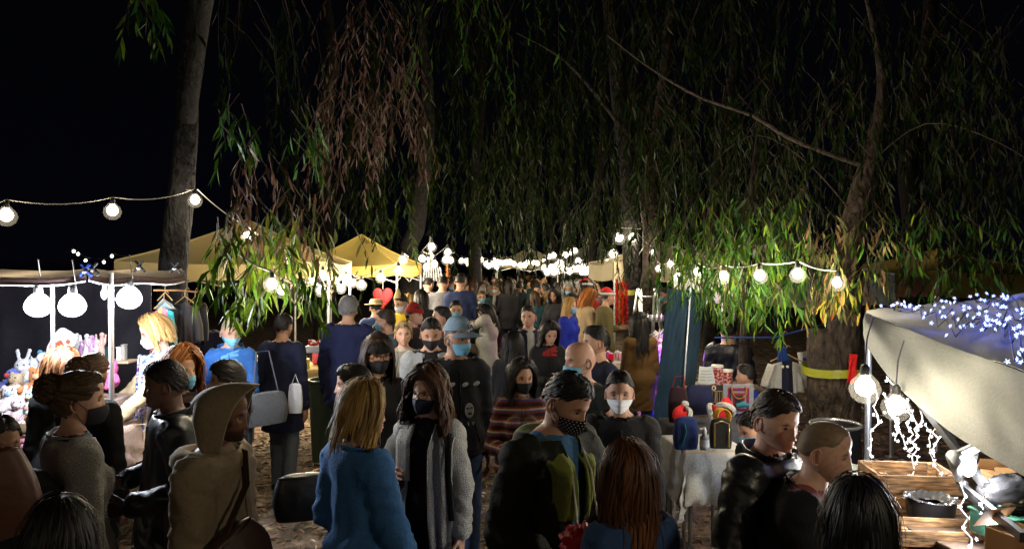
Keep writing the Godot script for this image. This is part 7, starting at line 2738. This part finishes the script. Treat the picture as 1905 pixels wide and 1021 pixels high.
	part("shawl", sc, cloth(0.58, 0.58, 0.56, "k"), o)
	var bs := Mb.new()
	bs.tube([Vector3(0.13, 1.44, -0.02), Vector3(0.15, 1.4, 0.11), Vector3(0.165, 1.2, 0.16), Vector3(0.18, 0.95, 0.14)], [0.018], 8, true, 0.3)
	part("bag_strap", bs, blk, o)
	# group behind
	o = person({"at": [771, 566, 8.9], "label": "person in a pointed red knitted hat facing right", "lod": 1, "yaw": 80, "skin": 0, "hair": "short", "hat": "beanie_red", "top": cloth(0.2, 0.02, 0.02), "jacket": {"mat": cloth(0.02, 0.02, 0.025), "hem": 0.8}})
	o = person({"at": [742, 546, 10.2], "label": "man in a yellow shirt with a small party hat and white mask", "lod": 1, "yaw": -20, "head": [-20, 15], "skin": 1, "hair": "short", "hat": "party", "mask": whitemask, "glasses": true, "top": cloth(0.6, 0.42, 0.02), "jacket": {"mat": blk, "hem": 0.8, "open": 0.09}, "arms": [Vector3(0.15, 1.1, 0.3), Vector3(-0.15, 1.4, 0.28)]})
	var gs := Mb.new()
	gs.ball(T(Vector3(0, 1.25, 0.165)), Vector3(0.055, 0.07, 0.006), 12, 8)
	part("shirt_print", gs, cloth(0.06, 0.4, 0.05), o)
	o = person({"at": [825, 569, 7.9], "label": "dark haired man in profile behind the pale blue cap", "lod": 1, "yaw": -60, "head": [-15, -12], "skin": 1, "hair": "short", "hair_color": black, "top": cloth(0.25, 0.02, 0.03), "jacket": {"mat": blk, "hem": 0.8}})
	o = person({"at": [848, 558, 9.6], "label": "masked dark haired person right behind the man in profile", "lod": 1, "yaw": 10, "skin": 1, "hair": "short", "hair_color": black, "mask": bluemask, "top": blk, "jacket": {"mat": cloth(0.02, 0.025, 0.03), "hem": 0.8}})
	o = person({"at": [898, 568, 9.4], "label": "woman in a cream jacket and black trousers covering her mouth", "sex": "f", "lod": 1, "yaw": -70, "skin": 0, "head": [10, 15], "hair": "long", "hair_len": 0.4, "hair_color": black, "top": cloth(0.45, 0.42, 0.33), "legs": blk, "trousers": "tight", "jacket": {"mat": cloth(0.45, 0.42, 0.33), "hem": 0.78, "ext": 0.024, "collar": "up"}, "arms": [Vector3(0.06, 1.5, 0.2), Vector3(-0.16, 1.2, 0.25)]})
	o = person({"at": [921, 527, 18.5], "label": "woman in bright purple trousers and dark waistcoat eating while walking", "sex": "f", "lod": 1, "yaw": -15, "step": 0.14, "hair": "wavy", "hair_color": Color(0.12, 0.06, 0.03), "mask": whitemask, "top": cloth(0.4, 0.38, 0.34), "legs": cloth(0.22, 0.03, 0.3), "shoes": cloth(0.6, 0.6, 0.6), "jacket": {"called": "waistcoat", "mat": cloth(0.02, 0.02, 0.025), "hem": 0.9, "open": 0.04, "ext": 0.02}, "arms": [Vector3(0.1, 1.1, 0.3), Vector3(-0.1, 1.2, 0.3)]})
	# ---- centre right
	o = person({"at": [983, 567, 8.3], "label": "short haired man in a dark gilet over a white T-shirt", "lod": 0, "yaw": 14, "skin": 1, "head": [-28, 0], "hair": "short", "hair_color": Color(0.02, 0.014, 0.01), "top": cloth(0.5, 0.5, 0.5), "jacket": {"called": "gilet", "mat": nav, "hem": 0.8, "open": 0.045, "vneck": 0.25, "ext": 0.024, "collar": "up"}})
	o = person({"at": [1026, 600, 7.5], "label": "dark haired woman with a red scarf looking down at her hands", "sex": "f", "lod": 1, "yaw": 10, "skin": 1, "head": [8, 22], "hair": "long", "hair_len": 0.45, "hair_color": black, "top": blk, "scarf": cloth(0.25, 0.015, 0.015), "jacket": {"mat": blk, "hem": 0.7, "open": 0.03}, "arms": [Vector3(0.06, 1.15, 0.32), Vector3(-0.08, 1.12, 0.32)]})
	o = person({"at": [955, 618, 6.9], "label": "stooping person in black jacket and blue jeans behind the patterned sweater", "sex": "f", "lod": 1, "yaw": 150, "lean": 12, "hair": "long", "hair_len": 0.4, "hair_color": black, "top": blk, "legs": cloth(0.02, 0.05, 0.2), "jacket": {"mat": blk, "hem": 0.84}})
	o = person({"at": [1061, 554, 11.2], "label": "blonde woman in a bright royal blue coat with blue mask", "sex": "f", "lod": 1, "yaw": 55, "skin": 0, "hair": "long", "hair_len": 0.4, "hair_color": Color(0.4, 0.24, 0.07), "mask": bluemask, "top": cloth(0.02, 0.03, 0.3), "jacket": {"called": "coat", "mat": cloth(0.012, 0.03, 0.42), "hem": 0.5, "ext": 0.026, "flare": 0.05}})
	o = person({"at": [1077, 631, 4.55], "label": "bald man with a blue surgical mask looking left", "lod": 0, "yaw": -35, "skin": 1, "head": [-30, 2], "hair": "", "brow": Color(0.3, 0.2, 0.15), "mask": bluemask, "girth": 1.06, "top": cloth(0.03, 0.04, 0.03), "jacket": {"mat": cloth(0.012, 0.016, 0.012), "hem": 0.75, "collar": "shirt"}})
	o = person({"at": [1108, 604, 5.6], "label": "dark haired man in black behind the bald man's shoulder", "lod": 1, "yaw": -70, "skin": 1, "head": [-10, 0], "hair": "short", "hair_color": black, "top": blk, "jacket": {"mat": nav, "hem": 0.75, "collar": "shirt"}, "girth": 1.1})
	o = person({"at": [972, 669, 4.95], "label": "woman in a patterned fair isle sweater with a black mask", "sex": "f", "lod": 0, "yaw": 8, "skin": 1, "head": [12, 4], "hair": "long", "hair_len": 0.46, "hair_color": black, "mask": blackmask, "mask_kind": "plain", "top": fair_isle(), "legs": djean, "trousers": "tight", "jacket": {"called": "sweater", "mat": fair_isle(), "hem": 0.82, "ext": 0.018}, "arms": [Vector3(0.1, 1.12, 0.26), Vector3(-0.12, 1.12, 0.26)]})
	o = person({"at": [1078, 696, 3.05], "label": "man with a black polka dot mask and a green hoodie, head bowed", "lod": 0, "yaw": 42, "skin": 1, "head": [8, 26], "lean": 3, "hair": "short", "hair_color": Color(0.014, 0.012, 0.01), "mask": polka(), "mask_kind": "plain", "girth": 1.08, "top": cloth(0.05, 0.16, 0.35), "legs": djean, "jacket": {"called": "hoodie", "mat": cloth(0.012, 0.014, 0.01), "hem": 0.78, "open": 0.035, "vneck": 0.25, "ext": 0.026, "fold": 0.016, "collar": "hood", "sleeve": 0.01}, "arms": [Vector3(0.16, 1.05, 0.3), Vector3(-0.2, 1.0, 0.22)]})
	var dc := Mb.new()
	for s in [-1.0, 1.0]:
		dc.tube([Vector3(s * 0.06, 1.42, 0.12), Vector3(s * 0.055, 1.34, 0.175), Vector3(s * 0.06, 1.16, 0.205)], [0.004], 6)
	var hl := Mb.new()
	for s in [-1.0, 1.0]:
		hl.slab(8, 14, 0.012, func(u: float, v: float): return Vector3(s * (0.035 + 0.12 * u * (0.5 + 0.5 * v)), 1.455 - 0.3 * (1.0 - v), 0.165 + 0.014 * sin(u * 11.0 + v * 5.0) - 0.06 * u * u - 0.1 * smoothstep(0.65, 1.0, v) + 0.012 * sin(v * PI)))
	part("hood_lining", hl, cloth(0.17, 0.2, 0.04), o)
	(o.get_node("hoodie/hood") as MeshInstance3D).material_override = cloth(0.1, 0.13, 0.03)
	part("drawstring", dc, cloth(0.6, 0.58, 0.5), o)
	o = person({"at": [1153, 688, 4.05], "label": "dark haired man with a white pleated mask facing the viewer", "lod": 0, "yaw": -4, "skin": 1, "head": [-4, 2], "hair": "short", "hair_color": black, "mask": whitemask, "top": blk, "jacket": {"mat": blk, "hem": 0.75, "ext": 0.022, "collar": "up"}})
	o = person({"at": [1166, 824, 2.6], "label": "woman with long auburn hair and a denim jacket, seen from behind", "sex": "f", "lod": 0, "yaw": 205, "skin": 1, "hair": "long", "hair_len": 0.5, "hair_color": Color(0.1, 0.035, 0.012), "top": djean, "jacket": {"mat": cloth(0.03, 0.07, 0.18), "hem": 0.86, "ext": 0.022, "collar": "shirt"}})
	# pink and red ruffled cloth carried low in front
	for q in [[1085, 1008, 2.62, [0.5, 0.008, 0.02], "red ruffled cloth carried beside the auburn hair", 0.075], [1128, 1008, 2.6, [0.42, 0.03, 0.25], "pink ruffled cloth next to the red one", 0.07], [1112, 985, 2.7, [0.5, 0.25, 0.55], "pale lilac ruffle above the pink cloth", 0.03]]:
		var r := thing("ruffled_cloth", q[4], "cloth", at(q[0], q[1], q[2]))
		var mb := Mb.new()
		mb.ball(Transform3D.IDENTITY, Vector3(1.0, 0.8, 0.8) * q[5], 36, 22)
		fold_noise.seed = q[0]
		fold_noise.frequency = 1.0
		fold_noise.fractal_octaves = 2
		for i in mb.v.size():
			var p := mb.v[i]
			mb.v[i] = p * (1.0 + 0.3 * absf(fold_noise.get_noise_3d(p.x * 22, p.y * 22, p.z * 22)) + 0.1 * sin(atan2(p.x, p.y) * 13.0))
		part("cloth", mb, cloth(q[3][0], q[3][1], q[3][2], "c", 0.5), r)
	o = person({"at": [1190, 582, 8.4], "label": "woman with a black hair bun and a mustard tan coat, from behind", "sex": "f", "lod": 1, "yaw": 190, "hair": "long", "hair_len": 0.5, "hair_color": black, "top": cloth(0.2, 0.11, 0.03), "legs": jean, "jacket": {"called": "coat", "mat": cloth(0.13, 0.068, 0.017), "hem": 0.62, "ext": 0.026, "flare": 0.04}})
	var bun := Mb.new()
	bun.mix(hair_mesh("bun_far", 1.0, black, 5), frames[o].head)
	part("hair_bun", bun, mat("hair", Color.WHITE, 0.5, "v"), o)
	o = person({"at": [1236, 534, 13.4], "label": "stallholder in black with a blue mask beside the step ladder", "lod": 1, "yaw": -80, "skin": 1, "head": [-5, 10], "hair": "short", "hair_color": black, "mask": bluemask, "top": blk, "jacket": {"mat": blk, "hem": 0.75}, "arms": [Vector3(0.1, 1.25, 0.35), 0]})
	# ---- right foreground
	o = person({"at": [1455, 726, 2.95], "label": "short haired man in a black leather jacket at the lower right", "lod": 0, "yaw": 44, "skin": 0, "beard": 0.25, "head": [-16, 12], "hair": "short", "hair_color": Color(0.025, 0.015, 0.01), "girth": 1.12, "top": blk, "jacket": {"mat": leather, "hem": 0.78, "ext": 0.028, "collar": "up", "fold": 0.01, "sleeve": 0.006}, "arms": [Vector3(0.22, 1.0, 0.28), Vector3(-0.24, 1.0, 0.2)]})
	var br := Mb.new()
	br.box(T(Vector3(0.235, 1.14, 0.13), Vector3(0, 62, 0)), Vector3(0.026, 0.035, 0.004), 0.001)
	part("sleeve_badge", br, cloth(0.4, 0.4, 0.38), o)
	text_on(o, "SHA", T((frames[o].bend as Callable).call(Vector3(0.085, 1.462, 0.07)), Vector3(-8, 48, -20)), 0.034, cloth(0.3, 0.33, 0.35))
	o = person({"at": [1548, 779, 2.75], "label": "man with cropped hair in profile, leaning forward and smiling", "lod": 0, "yaw": 64, "skin": 0, "beard": 0.15, "lean": 16, "head": [-6, 10], "brow": Color(0.35, 0.25, 0.18), "hair": "buzz", "hair_color": Color(0.2, 0.135, 0.085), "girth": 1.06, "top": cloth(0.3, 0.08, 0.09), "jacket": {"mat": cloth(0.01, 0.01, 0.014), "hem": 0.8, "open": 0.06, "vneck": 0.3, "ext": 0.024, "collar": "shirt"}, "arms": [Vector3(0.16, 1.05, 0.42), Vector3(-0.16, 1.02, 0.4)]})
	o = person({"at": [1600, 893, 2.15], "label": "person with long straight shiny black hair at the lower right", "sex": "f", "lod": 0, "yaw": 160, "skin": 1, "hair": "long", "hair_len": 0.5, "hair_color": Color(0.006, 0.006, 0.008), "top": blk, "jacket": {"mat": blk, "hem": 0.8}})
	o = person({"at": [1388, 766, 4.3], "label": "dark haired masked person stooping behind the leather jacket", "lod": 1, "yaw": -60, "lean": 30, "skin": 1, "head": [-15, 20], "hair": "short", "hair_color": black, "mask": bluemask, "top": blk, "jacket": {"mat": blk, "hem": 0.75}})
	o = person({"at": [1388, 676, 6.3], "label": "stallholder in a vivid blue sweater behind the woven panel", "lod": 1, "yaw": -120, "skin": 1, "hair": "short", "hair_color": black, "top": cloth(0.01, 0.04, 0.3), "jacket": {"called": "sweater", "mat": cloth(0.01, 0.04, 0.3), "hem": 0.8}})
	o = person({"at": [1357, 592, 7.6], "label": "person in a dark puffer jacket behind the patterned tins", "lod": 1, "yaw": 160, "hair": "short", "hair_color": black, "top": nav, "jacket": {"mat": cloth(0.012, 0.014, 0.03, "l", 0.4), "hem": 0.8, "ext": 0.03, "fold": 0.02}})
	# ---- middle distance
	var mids := [
		[700, 556, 10.6, 200, "m", "straw", "man in a straw hat and navy jacket by the red heart", [0.012, 0.03, 0.1], 0],
		[800, 515, 14.0, 175, "m", "", "grey bald man in black below the bright bulb cluster", [0.012, 0.014, 0.02], 0],
		[826, 512, 13.2, 170, "m", "", "person in a mottled grey jacket and maroon collar, from behind", [0.12, 0.12, 0.14], 0],
		[858, 507, 13.0, 180, "m", "", "tall man in a plain navy coat, from behind", [0.01, 0.02, 0.07], 0],
		[1000, 528, 15.5, 10, "m", "", "dark haired person in a black coat looking down at a phone", [0.01, 0.01, 0.012], 0],
		[1057, 524, 14.6, 20, "f", "", "grey haired woman in a grey jacket with blue mask and shoulder bag", [0.2, 0.22, 0.22], 1],
		[1084, 518, 13.6, 60, "m", "", "grey haired man with blue mask and long dark coat", [0.02, 0.014, 0.012], 1],
		[1092, 520, 12.6, 150, "f", "santa", "woman in a red Santa hat behind the long dark coat", [0.3, 0.02, 0.02], 0],
		[1102, 538, 12.0, 120, "f", "", "red haired woman in a beige padded jacket carrying a bag", [0.42, 0.32, 0.19], 0],
		[1133, 536, 11.6, 100, "m", "santa", "stallholder in a khaki coat and red Santa hat by the tinsel", [0.12, 0.1, 0.035], 0],
		[1110, 527, 15.5, 0, "m", "", "bald stallholder standing between the Santa hats", [0.1, 0.1, 0.12], 0],
		[945, 520, 17.0, 180, "f", "", "woman with loose brown hair and black coat, from behind", [0.015, 0.015, 0.02], 0],
		[966, 522, 17.5, 175, "m", "", "person in a grey green hooded jacket, from behind", [0.12, 0.17, 0.18], 0],
		[784, 540, 11.2, -140, "f", "", "person in black reaching toward the bulb cluster stall", [0.02, 0.02, 0.024], 0],
		[760, 548, 11.5, 120, "f", "", "blonde person in dark coat beside the yellow shirt", [0.03, 0.03, 0.035], 1],
		[1030, 535, 13.4, -30, "f", "", "dark haired woman with grey scarf near the royal blue coat", [0.02, 0.02, 0.026], 0]]
	for q in mids:
		var col: Array = q[7]
		var c := cloth(col[0], col[1], col[2])
		var sp := {"at": [q[0], q[1], q[2]], "label": q[6], "sex": q[4], "lod": 2, "yaw": q[3], "hair": "short" if q[4] == "m" else "long", "top": c, "jacket": {"mat": c, "hem": 0.72, "ext": 0.022}, "skin": 1}
		if q[5]: sp.hat = q[5]
		if "grey haired" in q[6]: sp.hair_color = Color(0.2, 0.2, 0.2)
		if "red haired" in q[6]: sp.hair_color = Color(0.3, 0.1, 0.02)
		if "blonde" in q[6]: sp.hair_color = Color(0.36, 0.22, 0.07)
		if "bald" in q[6]: sp.hair = "receding" if "grey" in q[6] else ""
		if "phone" in q[6]: sp.head = [0, 30]
		if q[8]: sp.mask = bluemask
		sp.arms = [[0, 0], [Vector3(0.1, 1.15, 0.3), 0], [0, Vector3(-0.14, 1.05, 0.28)], [Vector3(0.08, 1.2, 0.28), Vector3(-0.1, 1.1, 0.3)]][int(q[0]) % 4]
		sp.lean = [0, 4, 8][int(q[0]) % 3]
		sp.head = [int(q[0]) % 50 - 25, int(q[0]) % 23]
		if "reaching" in q[6]: sp.arms = [Vector3(0.1, 1.45, 0.45), Vector3(-0.15, 1.2, 0.3)]
		person(sp)
	# ---- the far crowd: eight figures, each repeated in other clothes
	var protos := []
	for k in 8:
		var sp := {"at": [800.0 + 30 * k, 510, 20.0], "label": "", "group": "people far down the market way", "sex": ["m", "f"][k % 2], "lod": 2, "yaw": 180, "hair": ["short", "long", "short", "long", "short", "wavy", "short", "curly"][k], "hair_color": [black, brown, brown, Color(0.2, 0.12, 0.04), black, Color(0.15, 0.15, 0.15), brown, brown][k], "step": 0.1, "skin": 1 + k % 2, "top": blk, "legs": [djean, blk, jean, djean, blk, blk, djean, jean][k], "jacket": {"mat": blk, "hem": [0.78, 0.6, 0.82, 0.78, 0.7, 0.5, 0.8, 0.75][k], "ext": 0.022}, "head": [[0, 5], [25, 10], [-20, 12], [10, 25], [30, 0], [-30, 5], [0, -8], [15, 20]][k], "lean": [0, 3, 2, 5, 0, 4, 0, 8][k], "girth": [1.0, 1.0, 1.15, 0.95, 1.1, 1.1, 0.95, 1.0][k]}
		if k in [2, 3]: sp.mask = bluemask
		sp.arms = [[0, 0], [Vector3(0.12, 1.1, 0.28), 0], [0, Vector3(-0.12, 1.15, 0.3)], [Vector3(0.06, 1.2, 0.3), Vector3(-0.06, 1.2, 0.3)], [0, 0], [0, Vector3(-0.2, 1.0, 0.2)], [Vector3(0.1, 1.65, 0.35), Vector3(-0.06, 1.62, 0.36)], [Vector3(0.2, 1.0, 0.25), 0]][k]
		protos.append(person(sp))
	finish_people()
	rng.seed = 3001
	var coats := [["black", 0.01, 0.01, 0.012], ["navy", 0.012, 0.018, 0.06], ["grey", 0.09, 0.09, 0.1], ["dark green", 0.02, 0.04, 0.025], ["maroon", 0.08, 0.012, 0.02], ["beige", 0.28, 0.22, 0.14], ["dark brown", 0.04, 0.025, 0.015], ["teal", 0.02, 0.08, 0.1], ["white", 0.4, 0.4, 0.4], ["charcoal", 0.03, 0.03, 0.035]]
	var facing := [180, 165, 12, -20, 95, 195, 175, -80]
	var views := ["from behind", "from behind", "facing the viewer", "facing the viewer", "walking across", "from behind", "holding up a phone", "turned to the stalls"]
	for k in 118:
		var d := 12.5 + 27.0 * pow(rng.randf(), 0.85)
		var px := rng.randf_range(840, 1090) if k % 5 else rng.randf_range(770, 1140)
		if d < 17.5 and k % 5: px = 840 + 60 * rng.randf() if rng.randf() < 0.4 else 985 + 120 * rng.randf()
		if absf(px - 921) < 22 and d < 19.5: px += 60
		var p := on_ground(px, d)
		var c: Array = coats[rng.randi() % coats.size()]
		var who: int = k % 8
		var o2: Node3D = protos[who] if k < 8 else protos[who].duplicate()
		if k >= 8:
			o2.name = numbered("person")
			add_child(o2)
		o2.position = Vector3(p.x, 0, p.z)
		o2.rotation.y = deg_to_rad(facing[who] + rng.randf_range(-28, 28))
		var g := ["man", "woman"][who % 2] as String
		tag(o2, "%s in a %s coat %s in the far crowd" % [g, c[0], views[who]], "person", "far %s in %s coats %s" % ["men" if g == "man" else "women", c[0], views[who]])
		o2.scale = Vector3.ONE * rng.randf_range(0.92, 1.06)
		(o2.get_node("jacket") as MeshInstance3D).material_override = cloth(c[1], c[2], c[3])

func _ready() -> void:
	cam = Camera3D.new()
	cam.name = "camera"
	cam.fov = 40.74
	cam.near = 0.05
	cam.far = 600.0
	cam.position = Vector3(0, 2.2, 0)
	cam.rotation.x = -0.01127
	add_child(cam)
	var we := WorldEnvironment.new()
	we.name = "environment"
	var e := Environment.new()
	e.background_mode = Environment.BG_SKY
	var sm := ProceduralSkyMaterial.new()
	sm.sky_top_color = Color(0.012, 0.013, 0.02)
	sm.sky_horizon_color = Color(0.02, 0.022, 0.05)
	sm.ground_bottom_color = Color(0.01, 0.01, 0.01)
	sm.ground_horizon_color = Color(0.01, 0.01, 0.015)
	sm.sky_curve = 0.2
	e.sky = Sky.new()
	e.sky.sky_material = sm
	e.background_energy_multiplier = 0.5
	e.tonemap_mode = Environment.TONE_MAPPER_LINEAR
	e.tonemap_exposure = 1.4
	e.sdfgi_enabled = true
	e.ssao_enabled = true
	e.ssil_enabled = true
	we.environment = e
	add_child(we)
	var t0 := Time.get_ticks_msec()
	var lap := func(what: String) -> void: print("%s %d ms" % [what, Time.get_ticks_msec() - t0])
	build_ground()
	lap.call("ground")
	build_trees()
	lap.call("trees")
	build_tents()
	build_strings()
	build_left_stall()
	build_right_stall()
	build_right_canopy()
	lap.call("stalls")
	build_crowd()
	lap.call("crowd")
